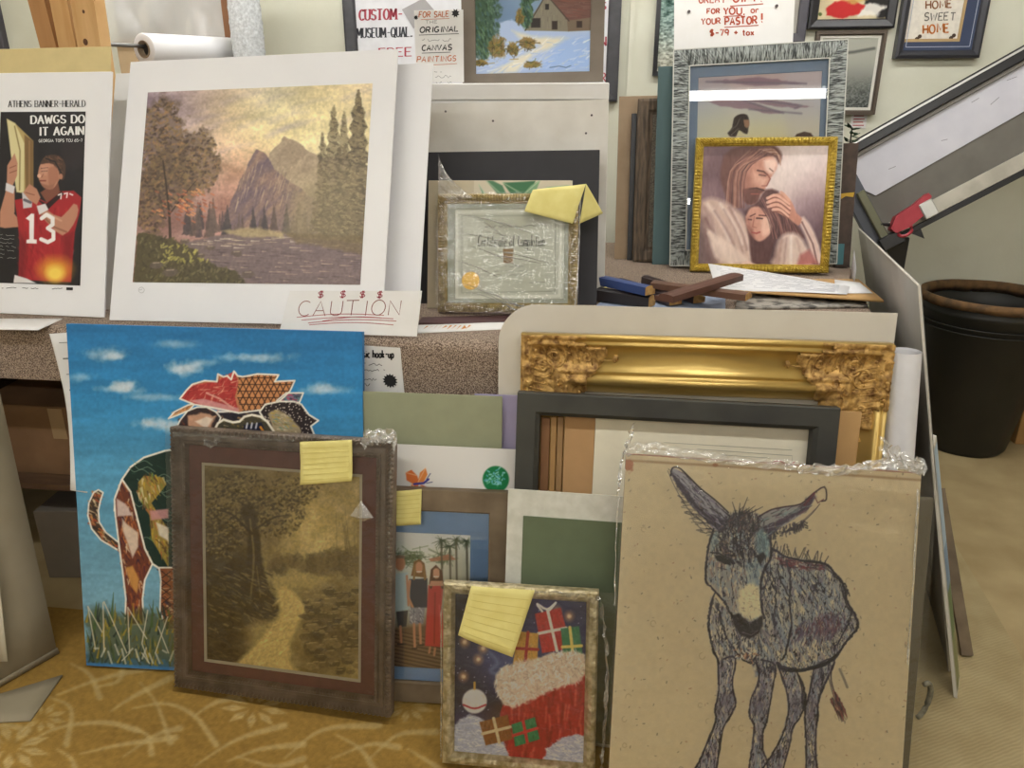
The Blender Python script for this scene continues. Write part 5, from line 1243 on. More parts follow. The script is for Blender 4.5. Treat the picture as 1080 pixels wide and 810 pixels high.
    rear_ = [(274, 436), (280, 428), (295, 425), (310, 425), (318, 428), (326, 439), (336, 445), (328, 451), (334, 466), (300, 470), (284, 452)]
    cell(rear_, '#2c2224', [], 0, 4, 0, 1, 1.8)
    for k in range(170):
        x, y = c.rnd.uniform(276, 334), c.rnd.uniform(426, 466)
        if c.inside(rear_, x, y): c.blob(x, y, .7, .7, '#c8bcb0', .9)
    c.poly([(282, 438), (292, 433), (306, 440), (316, 452), (320, 464), (298, 466), (287, 452)], '#a89878', 1, 2, 1.5, 5); c.hatch([(284, 440), (292, 434), (306, 440), (318, 462), (300, 464)], 60, 4, .5, 1.3, ['#e0d0b0', '#7c7048', '#c8a840', '#5c8878'], .8)
    brow = [(225, 458), (230, 448), (236, 444), (246, 447), (253, 446), (258, 441), (266, 439), (275, 441), (282, 446), (288, 455), (293, 464), (293, 476), (225, 476)]
    c.poly(brow, '#4a4434', 1, 1); c.hatch(brow, 90, 4, .6, 1.3, ['#8c7c50', '#c8b890', '#2c2a2c', '#a88a3c'], .8); c.poly([(257, 450), (276, 447), (282, 462), (258, 464)], '#1c2036', 1, 1)
    for x in (261, 266, 271): c.stroke([(x, 448), (x - 1, 453)], 1.8, '#c8c8d0', 1)
    c.stroke([(275, 452), (281, 461)], 2.4, '#d89030', 1); c.stroke(brow[:11], 2.6, '#e8dcc0', 1)
    c.stroke(brow[:11], 1.2, '#f4f0e4', 1)
    # grass and white zigzags
    g = [(92, 650), (105, 640), (130, 650), (150, 645), (180, 655), (385, 660), (388, 712), (93, 700)]
    c.poly(g, '#4c5030', .75, 10, 8, 8, 5)
    for k in range(520):
        x = c.rnd.uniform(90, 388); y = c.rnd.uniform(648, 706); l = c.rnd.uniform(5, 16)
        c.stroke([(x, y), (x + c.rnd.uniform(-5, 5), y - l)], 2.4, c.rnd.choice(['#3a4a30', '#6c6c30', '#8a8030', '#2c3a34', '#4c5c34', '#5c5c38', '#a89030', '#24302c']), .8, w2=.5)
    for (x, y) in ((118, 632), (100, 642), (160, 640)): c.stroke([(x, y + 22), (x + 2, y - 6)], 3.4, '#4c6438', .9, w2=.5)
    for zz in ([(93, 641), (101, 686)], [(93, 641), (108, 668)], [(109, 637), (110, 689)], [(110, 636), (134, 690)], [(135, 642), (137, 690), (129, 698)], [(135, 642), (155, 675)], [(156, 645), (150, 680), (157, 700)], [(177, 652), (164, 690)], [(167, 662), (178, 690)], [(150, 690), (158, 701)], [(215, 640), (222, 690)], [(250, 645), (240, 690)]):
        c.stroke(zz, 1.2, '#cfc9b0', .9)
    for k in range(40): c.stroke([(100 + k * 7.2, 690 + c.rnd.uniform(-10, 10)), (104 + k * 7.2, 692 + c.rnd.uniform(-10, 10))], 2, '#c8c8b8', .7)
    c.poly([(90, 700), (390, 716), (390, 730), (90, 712)], '#3f78ac', 1, 2)
    c.mottle(.06, 3, 8, 2)
    c.build('painted_canvas', CANV, t, gain=.92)
blue_dog()

def sepia_picture():
    p = lean_panel(-.811, 1.484, .016, -5.0, 14.4, 1.4); w, h = .628, .726
    t = thing('sepia_lane_picture', 'sepia country lane picture with maroon mat in a carved dark wood frame', 'framed picture', panel=p)
    M = mat('carved_dark_wood', '#87776a', .45, '#64564a', 16., bump=.3, bscale=90, gain=1.0)
    def carve(s_, d, side):
        if d < .012: return .0035 * math.sin(s_ * 520)
        if .036 < d < .044: return .0018 * math.sin(s_ * 700)
        return 0
    frame_rails(t, w, h, [(0, -.028), (0, .0), (.004, .006), (.011, .007), (.016, .002), (.022, -.004), (.032, -.002), (.036, .003), (.043, .002), (.047, -.007), (.049, -.028)], M, 200, carve)
    o = (-w / 2 + .047, w / 2 - .047, .047, h - .047)
    r = rect_px(p, (215, 496), (378.5, 716), -.01)
    r = (p.loc(216, 590, -.01)[0], p.loc(379, 610, -.01)[0], p.loc(298, 709, -.01)[1], p.loc(298, 499, -.01)[1])
    ring_mat(t, 'mat_board', o, (r[0] - .008, r[1] + .008, r[2] - .008, r[3] + .008), .010, .0015, mat('maroon_mat', '#6b4540', .75, '#62403c', 30., gain=1.3))
    ring_mat(t, 'mat_liner', (r[0] - .012, r[1] + .012, r[2] - .012, r[3] + .012), r, .0118, .0012, mat('cream_liner', '#c9c0a8', .75))
    c = Canvas(p, (r[0] - .002, r[1] + .002, r[2] - .002, r[3] + .002), (230, 300), -.014)
    c.fill_field([(225, 510, '#5e5134'), (290, 510, '#6c5d3c'), (340, 510, '#85754c'), (375, 520, '#8c7c50'), (230, 560, '#4c4028'), (280, 550, '#665738'), (330, 550, '#a89662'), (370, 560, '#8e7e52'), (335, 580, '#b09e6a'), (310, 600, '#8a7a4e'), (370, 600, '#7a6a42'), (230, 620, '#3c3220'), (300, 620, '#786a44'), (350, 630, '#6a5c3a'), (230, 680, '#3a3020'), (290, 670, '#8a7a4e'), (350, 680, '#4c4028'), (300, 710, '#6c5e3a'), (375, 715, '#8a7a4c')], 17)
    c.a += (fbm(c.PX / 9, c.PY / 9, 4)[..., None] - .5) * .16
    # foliage of the large tree, hanging over the lane
    for (x, y, rx, ry, n) in ((250, 530, 40, 30, 700), (290, 545, 32, 24, 500), (235, 560, 24, 32, 350), (310, 520, 26, 16, 260)):
        for k in range(n):
            a = c.rnd.uniform(0, 6.28); q = c.rnd.random() ** .6; xx, yy = x + math.cos(a) * rx * q, y + math.sin(a) * ry * q
            c.stroke([(xx, yy), (xx + c.rnd.uniform(-3, 3), yy + c.rnd.uniform(-2, 2))], 2, c.rnd.choice(['#3e3420', '#5c4e30', '#786840', '#2f2718', '#8a7a4e']), .55)
    # trunk and bank
    c.poly([(252, 650), (258, 610), (262, 570), (255, 540), (268, 535), (274, 570), (280, 610), (292, 640), (290, 655)], '#3a301e', .95, 3, 2, 5, 2, smooth=3)
    c.stroke([(264, 640), (268, 590), (264, 550)], 2.2, '#7c6c44', .6, smooth=4); c.stroke([(275, 632), (271, 600)], 1.5, '#6a5a38', .7)
    c.stroke([(266, 565), (245, 545), (228, 540)], 3, '#33291a', .8, w2=1, smooth=4); c.stroke([(270, 560), (290, 548), (305, 546)], 2.4, '#33291a', .8, w2=.8, smooth=4)
    c.poly([(214, 600), (235, 610), (255, 625), (285, 640), (292, 655), (270, 660), (240, 668), (214, 668)], '#3c3320', .75, 8, 4, 6, 3)
    for k in range(160):
        x_, y_ = c.rnd.uniform(216, 290), c.rnd.uniform(600, 665)
        c.stroke([(x_, y_), (x_ + c.rnd.uniform(3, 9), y_ + c.rnd.uniform(1, 5))], 1.4, c.rnd.choice(['#2c2416', '#6a5c3a', '#82724a']), .5)
    # far trees and hedge
    for k in range(60):
        x = c.rnd.uniform(285, 378); y = 600 + c.rnd.uniform(-6, 6); s_ = c.rnd.uniform(4, 11) * (1.2 if x > 330 else .7); c.blob(x, y - s_ * .4, s_ * .7, s_, c.rnd.choice(['#5c4e30', '#6e6040', '#4a3f27']), .5, .5, 3, k)
    for k in range(14): c.stroke([(c.rnd.uniform(355, 380), 610), (c.rnd.uniform(350, 380), c.rnd.uniform(540, 580))], 1, '#5c4e30', .5, w2=.4)
    c.poly([(285, 612), (320, 606), (350, 612), (330, 622), (290, 622)], '#9a8a58', .7, 4, 2, 6, 7)
    # lane
    c.poly([(290, 622), (303, 622), (318, 634), (322, 648), (312, 665), (305, 690), (312, 708), (325, 716), (240, 716), (262, 690), (285, 665), (296, 645)], '#b09c64', .9, 5, 2.5, 8, 5, smooth=2)
    c.hatch([(292, 630), (315, 640), (312, 665), (305, 700), (255, 705), (285, 668)], 90, 12, -.7, 2, ['#c2ae74', '#988552', '#8a784a'], .4)
    # hedges and stones on the right
    for k in range(120):
        x = c.rnd.uniform(318, 380); y = c.rnd.uniform(625, 712)
        if x > 318 + (y - 640) * .1:
            s_ = c.rnd.uniform(3, 8); c.blob(x, y, s_, s_ * .6, c.rnd.choice(['#4a3f27', '#6a5c3a', '#7c6c46', '#3a311f']), .6, .4, 3, k); c.stroke([(x - s_ * .5, y - s_ * .4), (x + s_ * .4, y - s_ * .45)], 1, '#a8976a', .5)
    c.hatch([(214, 665), (255, 665), (250, 715), (214, 712)], 120, 9, .2, 1.6, ['#2c2416', '#4a3f26', '#5c5032'], .5)
    c.mottle(.12, 2, 3, 2)
    c.build('printed_picture', PRINTMAT, t, gain=2.2)
    b = MB(); b.box(-w / 2 + .02, w / 2 - .02, .017, .025, .02, h - .02); b.build('backing', mat('kraft_backing', '#8d7050', .8), t)
    film(t, -w / 2 - .006, w / 2 + .006, .0, h + .006, -.013, FILM, 9, .004, 50)
    L = lambda *q: [p.loc(x, y) for x, y in q]
    tuft(t, L((385, 466), (400, 462), (416, 462), (417, 475)), .022, FOLD, 2)
    tuft(t, L((185, 460), (215, 460), (240, 463), (280, 464), (312, 466)), .008, FOLD, 3); tuft(t, L((217, 468), (226, 470), (235, 464)), .012, FOLD, 8); tuft(t, L((413, 480), (412, 540), (411, 600)), .007, FOLD, 4); tri = [(lambda q: (q[0], -.024, q[1]))(p.loc(*k, .02)) for k in ((370, 546), (382, 530), (395, 548), (384, 552))]; mesh_obj('film_fold', [tri[0], tri[1], tri[2], tri[3], (tri[3][0], -.03, tri[3][2] + .01)], [(0, 1, 4), (1, 2, 4), (2, 3, 4), (3, 0, 4)], FOLD, t); tuft(t, L((182, 480), (184, 560), (186, 640)), .006, FOLD, 7)  # the loose milky triangle stands for a whitish highlight on the wrap
    note(p, [(316, 466), (371, 464), (372, 507), (318, 511)], 'yellow ruled note taped to the top of the sepia lane picture', .022, .006)
sepia_picture()

# ---------------------------------------------- boards between the pictures
board('sage_board', lean_panel(-.427, 1.63, .002, 0, 10, .4), .380, .816, .003, mat('sage_green_card', '#8f9276', .8, gain=1.08), 'sage green mat board standing below the carpeted counter edge', 'board')
board('lavender_board', lean_panel(-.257, 1.65, .001, 0, 9.5, 0), .122, .817, .003, mat('lavender_card', '#8a84a0', .8, gain=1.3), 'narrow strip of lavender board beside the sage green board', 'board')
def butterfly_sheet():
    p = lean_panel(-.366, 1.588, .003, 0, 11.5, .4); w, h = .350, .690
    t = thing('butterfly_sheet', 'white sheet with an orange butterfly and a green globe', 'print', panel=p)
    b = MB(); b.cbox(-w / 2, w / 2, 0, .003, 0, h, .0006); b.build('sheet', mat('white_sheet_low', '#dcdad6', .75, '#dcdad6', spec=.2), t)
    c = Canvas(p, rect_px(p, (424, 488), (541, 526), .001), (150, 50), .001, '#dcdad6')
    for pts, k in (([(428, 501), (434, 498), (440, 504), (443, 512), (436, 513), (429, 509)], '#d8743c'), ([(441, 511), (443, 501), (449, 496), (451, 503), (447, 511)], '#e08a48'), ([(434, 513), (442, 513), (440, 519), (433, 518)], '#d87a50'), ([(443, 513), (450, 516), (451, 522), (446, 520)], '#c85c3c')):
        c.poly(pts, k, 1, 1); c.stroke([pts[0], pts[2]], .8, '#f0c8a0', .8)
    c.stroke([(437, 513), (447, 512), (452, 508)], 2.2, '#3c3c8c', 1); c.stroke([(450, 508), (454, 502)], .8, '#3c3c6c', 1); c.stroke([(450, 512), (456, 511)], .8, '#3c3c6c', 1)
    c.blob(523, 508, 14, 14, '#1f7a48', 1, f=.1)
    for k in range(60):
        x, y = c.rnd.gauss(523, 5), c.rnd.gauss(507, 6)
        if math.hypot(x - 523, y - 508) < 12: c.stroke([(x, y), (x + c.rnd.uniform(-3, 3), y + c.rnd.uniform(-2, 2))], 1.4, c.rnd.choice(['#7cc4d0', '#5ca8c0', '#3c9860', '#a0d8d8']), .8)
    c.build('printed_motifs', MATTE, t, gain=1.0)
butterfly_sheet()
def family_photo():
    p = lean_panel(-.418, 1.536, .010, 2.2, 12.9, 0); w, h = .434, .588
    t = thing('framed_family_photo', 'photograph of three people on a deck in brown wood frame with blue mat', 'framed picture', panel=p)
    M = mat('brown_plank_frame', '#7a6a54', .75, '#5c4e3c', 9., detail=6, bump=.4, stretch=(1, 1, 1), gain=1.1)
    frame_rails(t, w, h, [(0, -.028), (0, .001), (.002, .003), (.054, .003), (.058, 0), (.058, -.028)], M, 24, lambda s_, d, q: .0012 * float(fbm(np.array(s_ * 14.), np.array(d * 120.), q, 2) - .5))
    o = (-w / 2 + .056, w / 2 - .056, .056, h - .056)
    r = (p.loc(403, 640, -.008)[0], p.loc(496.5, 600, -.008)[0], p.loc(440, 706.5, -.008)[1], p.loc(460, 564, -.008)[1])
    ring_mat(t, 'mat_board', o, r, .008, .0015, mat('sky_blue_mat', '#7d9cc4', .75, gain=1.15))
    c = Canvas(p, (r[0] - .002, r[1] + .002, r[2] - .002, r[3] + .002), (140, 210), -.0105)
    S = lambda x, y: (x / 2.25 + 370, y / 2.25 + 400); Q = lambda L: [S(*q) for q in L]
    c.fill_field([(*S(x, y), k) for x, y, k in ((90, 370, '#d8dcda'), (180, 380, '#e4e6e2'), (270, 380, '#dde0dc'), (110, 430, '#c8d0cc'), (200, 430, '#d8d4c8'), (270, 450, '#c0c0b0'), (110, 540, '#b8c0b8'), (250, 540, '#a0a890'), (110, 620, '#7c6a54'), (200, 640, '#7a6450'), (200, 690, '#6e5846'))], 14)
    for k in range(200):
        x, y = c.rnd.choice([(150, 425), (120, 432), (215, 430), (100, 430)]); c.stroke([S(c.rnd.gauss(x, 16), c.rnd.gauss(y, 10)), S(c.rnd.gauss(x, 16), c.rnd.gauss(y, 10))], 1.2, c.rnd.choice(['#4c6040', '#6c7c58', '#3a4a34']), .4)
    c.poly(Q([(185, 430), (235, 418), (250, 432), (190, 436)]), '#b87860', .8, 1)
    for (x, y) in ((215, 385), (250, 385), (275, 388), (235, 400)):
        c.stroke([S(x, y), S(x + 2, 500)], 2.2, '#5c5848', .8)
        for k in range(26): a = c.rnd.uniform(0, 6.28); l = c.rnd.uniform(10, 26); c.stroke([S(x, y), S(x + math.cos(a) * l, y + math.sin(a) * l * .7 + 5)], 1.2, c.rnd.choice(['#3f5040', '#5a6a50', '#2c3a30']), .7, w2=.4)
    c.poly(Q([(60, 600), (290, 575), (290, 700), (60, 700)]), '#6e5846', .9, 3)
    for k in range(13): c.stroke([S(60, 590 + k * 9), S(290, 640 + k * 9)], .9, '#3c2e26', .7); c.stroke([S(60, 594 + k * 9), S(290, 644 + k * 9)], 1.4, '#96806a', .4)
    sk, hb = '#c08c70', '#7a5834'
    # man in pale shirt
    c.poly(Q([(103, 465), (135, 462), (138, 550), (106, 555)]), '#b8cad2', 1, 1); c.blob(*S(117, 440), 5.5, 8, sk, 1); c.stroke(Q([(108, 425), (126, 425)]), 3, '#8c7868', 1); c.poly(Q([(108, 555), (136, 552), (132, 590), (112, 592)]), '#4c4c50', 1, 1); c.stroke(Q([(118, 590), (120, 632)]), 2.6, sk, 1); c.stroke(Q([(133, 470), (137, 540)]), 2.2, sk, 1); c.stroke(Q([(112, 632), (130, 632)]), 2, '#3a3030')
    # woman in navy top and patterned skirt
    c.poly(Q([(143, 470), (150, 436), (163, 430), (175, 440), (180, 475)]), hb, 1, 1); c.poly(Q([(138, 478), (182, 476), (182, 545), (142, 548)]), '#2e3448', 1, 1); c.blob(*S(162, 450), 4, 6, sk, 1); c.stroke(Q([(152, 445), (150, 478)]), 2.2, '#8c6a40', 1); c.stroke(Q([(173, 445), (176, 478)]), 2.2, '#8c6a40', 1); c.stroke(Q([(157, 460), (168, 460)]), 1, '#e8d8d0'); c.stroke(Q([(140, 482), (136, 520), (150, 552)]), 2.8, sk, 1); c.poly(Q([(138, 545), (176, 545), (172, 584), (140, 584)]), '#8c8c98', 1, 1)
    c.hatch(Q([(140, 548), (174, 548), (172, 582), (140, 582)]), 40, 3, 1.2, 1, ['#e8e8ec', '#3c3c50'], .8); c.stroke(Q([(150, 584), (152, 640)]), 2.6, sk, 1); c.stroke(Q([(164, 584), (166, 632)]), 2.6, sk, 1); c.stroke(Q([(146, 642), (156, 642)]), 1.6, '#3a3030'); c.stroke(Q([(160, 634), (172, 634)]), 1.6, '#3a3030')
    # woman in long red dress
    c.poly(Q([(186, 490), (190, 455), (202, 444), (216, 458), (222, 500)]), '#5c3c2c', 1, 1); c.poly(Q([(184, 492), (220, 490), (216, 540), (226, 640), (176, 636), (180, 560)]), '#c03e42', 1, 1); c.stroke(Q([(200, 510), (198, 630)]), 1.6, '#96282e', .7); c.stroke(Q([(210, 540), (214, 630)]), 1.2, '#d86468', .7); c.blob(*S(203, 464), 4, 5.5, '#cc9a80', 1); c.stroke(Q([(193, 460), (190, 498)]), 2.4, '#5c3c2c', 1); c.stroke(Q([(213, 460), (217, 498)]), 2.4, '#5c3c2c', 1); c.stroke(Q([(197, 472), (208, 472)]), 1, '#f0e0d8'); c.poly(Q([(190, 482), (218, 482), (220, 494), (186, 494)]), '#cc9a80', 1, 1); c.stroke(Q([(188, 640), (186, 652)]), 2.4, sk); c.stroke(Q([(200, 642), (198, 658)]), 2.4, sk)
    c.build('printed_photo', PRINTMAT, t, gain=1.35)
    b = MB(); b.box(-w / 2 + .02, w / 2 - .02, .013, .022, .02, h - .02); b.build('backing', mat('kraft_backing', '#8d7050', .8), t)
    b = MB(); b.box(o[0] - .001, o[1] + .001, .0045, .0065, o[2] - .001, o[3] + .001); b.build('glass_pane', GLASS, t)
    note(p, [(417, 518), (444.5, 516), (444, 553), (417, 554)], 'small yellow ruled note on the brown frame of the family photo', .013, .004)
family_photo()
def green_board():
    p = lean_panel(-.067, 1.45, .004, 0, 11, -.5); w, h = .275, .654
    t = thing('green_panel', 'dark green panel on a wider off-white board', 'board', panel=p)
    b = MB(); b.cbox(-w / 2 - .004, w / 2, 0, .004, 0, h, .0006); b.build('backing_board', mat('offwhite_board', '#c8c8be', .7, '#b8b8ac', 30., gain=1.1), t)
    x0, z1 = p.loc(552, 546); b = MB(); b.cbox(x0, w / 2 - .002, -.003, -.0002, .01, z1, .0005); b.build('green_sheet', mat('moss_green_card', '#57624a', .8, gain=1.2), t)
green_board()

def christmas_picture():
    p = lean_panel(-.152, 1.346, .014, -1.2, 15.9, 1.5); w, h = .370, .450
    t = thing('christmas_picture', 'christmas picture of a red gift sack on starry blue in a silver frame', 'framed picture', panel=p)
    M = mat('hammered_silver_gold', '#d8ccaa', .35, '#a4956c', 60., metal=.45, bump=.8, bscale=130, gain=1.2)
    frame_rails(t, w, h, [(0, -.022), (0, .0), (.004, .005), (.012, .007), (.02, .005), (.025, .0), (.028, -.004), (.028, -.022)], M, 120, lambda s_, d, q: .003 * (vnoise(np.array(s_ * 170.), np.array(d * 190.), q) - .5) if .003 < d < .026 else 0)
    c = Canvas(p, (-w / 2 + .027, w / 2 - .027, .027, h - .027), (230, 280), -.008)
    S = lambda x, y: (x / 3.859 + 450, y / 3.859 + 600); Q = lambda L: [S(*q) for q in L]
    c.fill_field([(*S(x, y), k) for x, y, k in ((150, 200, '#1c1a2c'), (450, 180, '#2c2a5a'), (600, 220, '#26284e'), (620, 380, '#20203e'), (150, 350, '#2a2844'), (250, 360, '#4a5484'), (150, 480, '#242238'), (160, 700, '#34305a'), (230, 760, '#7c7ca0'), (300, 700, '#4a3430'), (400, 760, '#3a2420'), (560, 300, '#34386c'))], 16)
    for (x, y) in ((155, 305), (210, 375), (150, 445), (230, 330), (300, 200), (580, 200), (530, 180), (190, 560), (240, 760)):
        c.blob(*S(x, y), 4.5, 5, '#e0a878', .7, f=1.2); c.blob(*S(x, y), 2, 2, '#f4e0c0', .8, f=1)
    for k in range(120): c.blob(*S(c.rnd.uniform(115, 640), c.rnd.uniform(130, 780)), .6, .6, '#c8ccf0', .7)
    c.stroke(Q([(260, 350), (290, 390), (260, 420), (290, 440)]), 3, '#8c9ccc', .5, soft=4, smooth=4)
    # open red gift sack with a thick white fleece collar, parcels above it, snow and a bauble beside it
    sack = Q([(330, 520), (400, 430), (560, 380), (645, 400), (645, 810), (330, 810), (300, 700), (300, 590)])
    c.poly(sack, '#a82c2c', 1, 1.5, smooth=2)
    for k in range(150):
        x, y = c.rnd.uniform(300, 640), c.rnd.uniform(380, 800)
        if c.inside(sack, *S(x, y)): c.stroke([S(x, y), S(x + c.rnd.uniform(-10, 10), y + 60)], 2.4, c.rnd.choice(['#c84a40', '#7c1c20', '#942428', '#d86a58']), .5, soft=1.6)
    def box_(pts, col, rib):
        pl = Q(pts); c.poly(pl, col, 1, 1.2); c.hatch(pl, 30, 6, 1.4, 1.6, ['#000000', '#ffffff'], .12)
        mx = [((pts[0][0] + pts[1][0]) / 2, (pts[0][1] + pts[1][1]) / 2), ((pts[2][0] + pts[3][0]) / 2, (pts[2][1] + pts[3][1]) / 2)]
        c.stroke(Q(mx), 3.2, rib, 1); c.stroke(Q([((pts[0][0] + pts[3][0]) / 2, (pts[0][1] + pts[3][1]) / 2), ((pts[1][0] + pts[2][0]) / 2, (pts[1][1] + pts[2][1]) / 2)]), 3.2, rib, 1)
    box_([(440, 190), (545, 165), (590, 330), (470, 350)], '#b42e30', '#e8dcd0'); box_([(370, 260), (455, 270), (450, 400), (350, 400)], '#c89a48', '#a02c28'); box_([(545, 250), (620, 240), (640, 400), (560, 400)], '#2f7a54', '#e0c870')
    c.stroke(Q([(470, 180), (450, 150), (490, 172), (525, 145), (500, 175)]), 2.4, '#efe6da', 1, smooth=3)
    fur = Q([(275, 470), (300, 410), (370, 385), (450, 370), (540, 345), (620, 345), (648, 370), (648, 440), (600, 470), (520, 500), (430, 540), (350, 570), (295, 540)])
    c.poly(fur, '#d8c8b4', 1, 3, 2.5, 4, smooth=2)
    for k in range(620):
        x, y = c.rnd.uniform(270, 648), c.rnd.uniform(340, 575)
        if c.inside(fur, *S(x, y)):
            a = c.rnd.uniform(0, 6.28); c.stroke([S(x, y), S(x + 18 * math.cos(a), y + 18 * math.sin(a))], 1.4, c.rnd.choice(['#f4ece0', '#e8dccc', '#b8a490', '#fff8f0', '#c8b49c']), .7, w2=.5)
    # snow drifts
    for (pts, n) in (([(115, 640), (170, 600), (230, 620), (300, 680), (330, 760), (330, 810), (115, 810)], 240), ([(490, 740), (560, 690), (645, 690), (645, 810), (480, 810)], 200)):
        pl = Q(pts); c.poly(pl, '#b8bccc', 1, 2, 2, 4, smooth=2); c.hatch(pl, n, 6, .2, 1.3, ['#f4f4f8', '#9ca4c0', '#d8dcec', '#ffffff'], .6, .6)
    # bauble and parcels in the snow
    c.blob(*S(195, 545), 13, 13, '#e4e0da', 1, f=.15); c.blob(*S(180, 530), 4, 4, '#ffffff', .9, f=.8); c.stroke(Q([(150, 560), (195, 575), (240, 560)]), 2, '#b03038', .9, smooth=3); c.stroke(Q([(195, 495), (195, 470)]), 2.4, '#c8a048', 1)
    box_([(215, 630), (330, 600), (350, 700), (240, 725)], '#8c5a30', '#d8c8a0'); box_([(345, 640), (440, 610), (460, 700), (360, 730)], '#2f8a5c', '#c83c3c')
    c.mottle(.08, 2, 3, 2)
    c.build('printed_picture', PRINTMAT, t, gain=1.3)
    b = MB(); b.box(-w / 2 + .02, w / 2 - .02, .011, .019, .02, h - .02); b.build('backing', mat('kraft_backing', '#8d7050', .8), t)
    film(t, -w / 2 - .004, w / 2 + .045, .0, h + .004, -.012, FILM, 21, .004, 46)
    L = lambda *q: [p.loc(x, y) for x, y in q]
    tuft(t, L((634, 640), (640, 690), (638, 760), (634, 808)), .016, FOLD, 4, m=4); tuft(t, L((560, 625), (600, 628), (634, 632)), .006, FOLD, 5); tuft(t, L((466, 640), (466, 720), (466, 800)), .007, FOLD, 6)
    note(p, [(497, 618), (564, 623), (541, 692), (484, 668)], 'large yellow ruled note slanted over the corner of the silver christmas frame', .021, .010)
christmas_picture()

# ---------------------------------------------- the donkey
def donkey():
    p = lean_panel(.376, 1.272, .011, -1.1, 18.8, -.3); w, h = .628, .800
    t = thing('donkey_painting', 'ink-sketched grey donkey on a tan canvas wrapped in clear plastic', 'painting', panel=p)
    EDGE = mat('reddish_wood_edge', '#8a6248', .7, '#74503a', 14., gain=1.1)
    b = MB(); b.cbox(-w / 2, w / 2, .0012, .036, 0, h, .001); b.build('stretcher', EDGE, t)
    c = Canvas(p, (-w / 2, w / 2, 0, h), (470, 600), 0)
    n = fbm(c.PX / 90, c.PY / 90, 3)[..., None]
    c.a = rgb('#c6b791') * (1 - n) + rgb('#bcab85') * n
    c.a *= 1 + (fbm(c.PX / 5, c.PY / 5, 7)[..., None] - .5) * .06
    R = c.rnd
    # worn edge
    c.stroke([(660, 489), (760, 495), (970, 510)], 2.4, '#8a6a48', .7, soft=2); c.blob(663, 494, 5, 7, '#9a5c40', .8, .6, 4); c.blob(754, 494, 3, 2, '#8a5c3c', .8)
    # wash of grey over the body, then ink
    head = [(755, 560), (768, 546), (785, 543), (802, 547), (812, 565), (812, 580), (806, 605), (803, 640), (805, 655), (801, 670), (790, 677), (779, 671), (772, 655), (766, 640), (754, 626), (744, 612), (745, 592), (748, 575)]
    body = [(812, 582), (830, 591), (849, 595), (870, 598), (879, 607), (889, 620), (893, 638), (900, 650), (904, 662), (899, 672), (889, 684), (882, 695), (870, 704), (847, 710), (828, 710), (820, 706), (812, 716), (797, 716), (792, 700), (775, 698), (757, 700), (750, 683), (747, 662), (750, 632), (770, 650), (800, 660), (806, 605)]
    legs = [[(757, 700), (757.5, 732), (754, 751), (754, 765), (743, 793), (736, 808), (722, 836), (724, 850), (745, 852), (752, 830), (757.5, 800), (762, 772), (770, 758), (775.6, 744), (771.6, 725), (775, 697)],
            [(797, 697), (799.7, 721), (791.5, 742), (790, 758), (795, 770), (792.7, 793), (790, 810), (787, 845), (812, 848), (809, 810), (804, 793), (804, 775), (808, 765), (811.4, 746), (814, 730), (817, 705)],
            [(820, 705), (830, 735), (831, 756), (823, 782), (811, 803), (800, 822), (806, 832), (822, 822), (832, 789), (836, 770), (844, 758), (846.6, 742), (840, 712)],
            [(858, 705), (853.6, 732), (849, 751), (849, 772), (850, 810), (849, 838), (866, 840), (861, 810), (859.5, 779), (862, 758), (863, 742), (870, 723), (880, 698)]]
    INKS = ['#1c1820', '#2a2430', '#3a3440', '#14121a']
    FUR = ['#8c8c94', '#a8a89c', '#74788a', '#b8b098', '#6a6a78', '#c8bc98', '#7c8a92']
    def wash(pts, col, al, f=5, r=3, s=4): c.poly(pts, col, al, f, r, s, len(pts))
    wash(body, '#9a968c', .75); wash(head, '#8a8882', .85, 4, 2)
    for lg in legs: wash(lg, '#88848a', .85, 3, 1.5)
    c.poly([(815, 600), (850, 600), (885, 625), (890, 660), (850, 690), (822, 690)], '#8b9498', .5, 14, 5, 9); c.poly([(822, 690), (850, 682), (880, 680), (870, 702), (830, 708)], '#c0b290', .8, 8, 3); c.poly([(830, 620), (850, 640), (845, 665), (825, 660)], '#b4a888', .6, 12, 4)
    c.poly([(790, 665), (812, 640), (822, 690), (812, 708), (795, 700)], '#b4aa92', .6, 8, 3); c.poly([(757, 660), (775, 668), (790, 690), (772, 695), (755, 680)], '#b8ae92', .6, 8, 3)
    for (pl, a_) in [(body, 1.35)] + [(lg, 1.57) for lg in legs]:
        c.grain(pl, '#d2c49c', 2.4, 4, a_, .58, .75, 1); c.grain(pl, '#76828e', 2.6, 4, a_ - .1, .56, .6, 2); c.grain(pl, '#6c5c68', 3.0, 3, a_ + .2, .62, .5, 6)
        c.grain(pl, '#2c2834', 1.5, 5, a_, .64, .85, 3); c.grain(pl, '#17141c', 1.1, 4, a_ + .35, .66, .85, 4)
    c.grain(head, '#cdbf98', 2.4, 3, 1.5, .56, .7, 11); c.grain(head, '#7c8c94', 2.6, 3, 1.3, .57, .6, 12); c.grain(head, '#262230', 1.4, 4, 1.5, .62, .9, 13); c.grain(head, '#8a6a58', 2.0, 3, 1.5, .63, .6, 15)
    top = [(752, 562), (768, 546), (785, 543), (802, 547), (813, 568), (808, 590), (790, 606), (768, 588), (752, 584)]
    c.grain(top, '#1a161e', 1.5, 3, 1.4, .56, .9, 14)
    down = lambda x, y: 1.45 + (x - 800) * -.004
    c.hatch(body, 500, 9, down, 1.0, FUR + ['#4a4650', '#38343e', '#5a5560'], .6, .5, .3)
    c.hatch(body, 260, 8, down, 1.0, INKS, .7, .7, .4)
    c.hatch([(838, 664), (890, 650), (893, 672), (850, 686), (832, 684)], 130, 9, 1.9, 1.5, ['#4a4258', '#5c4a60', '#6a3c44', '#3a3444'], .7, .4)
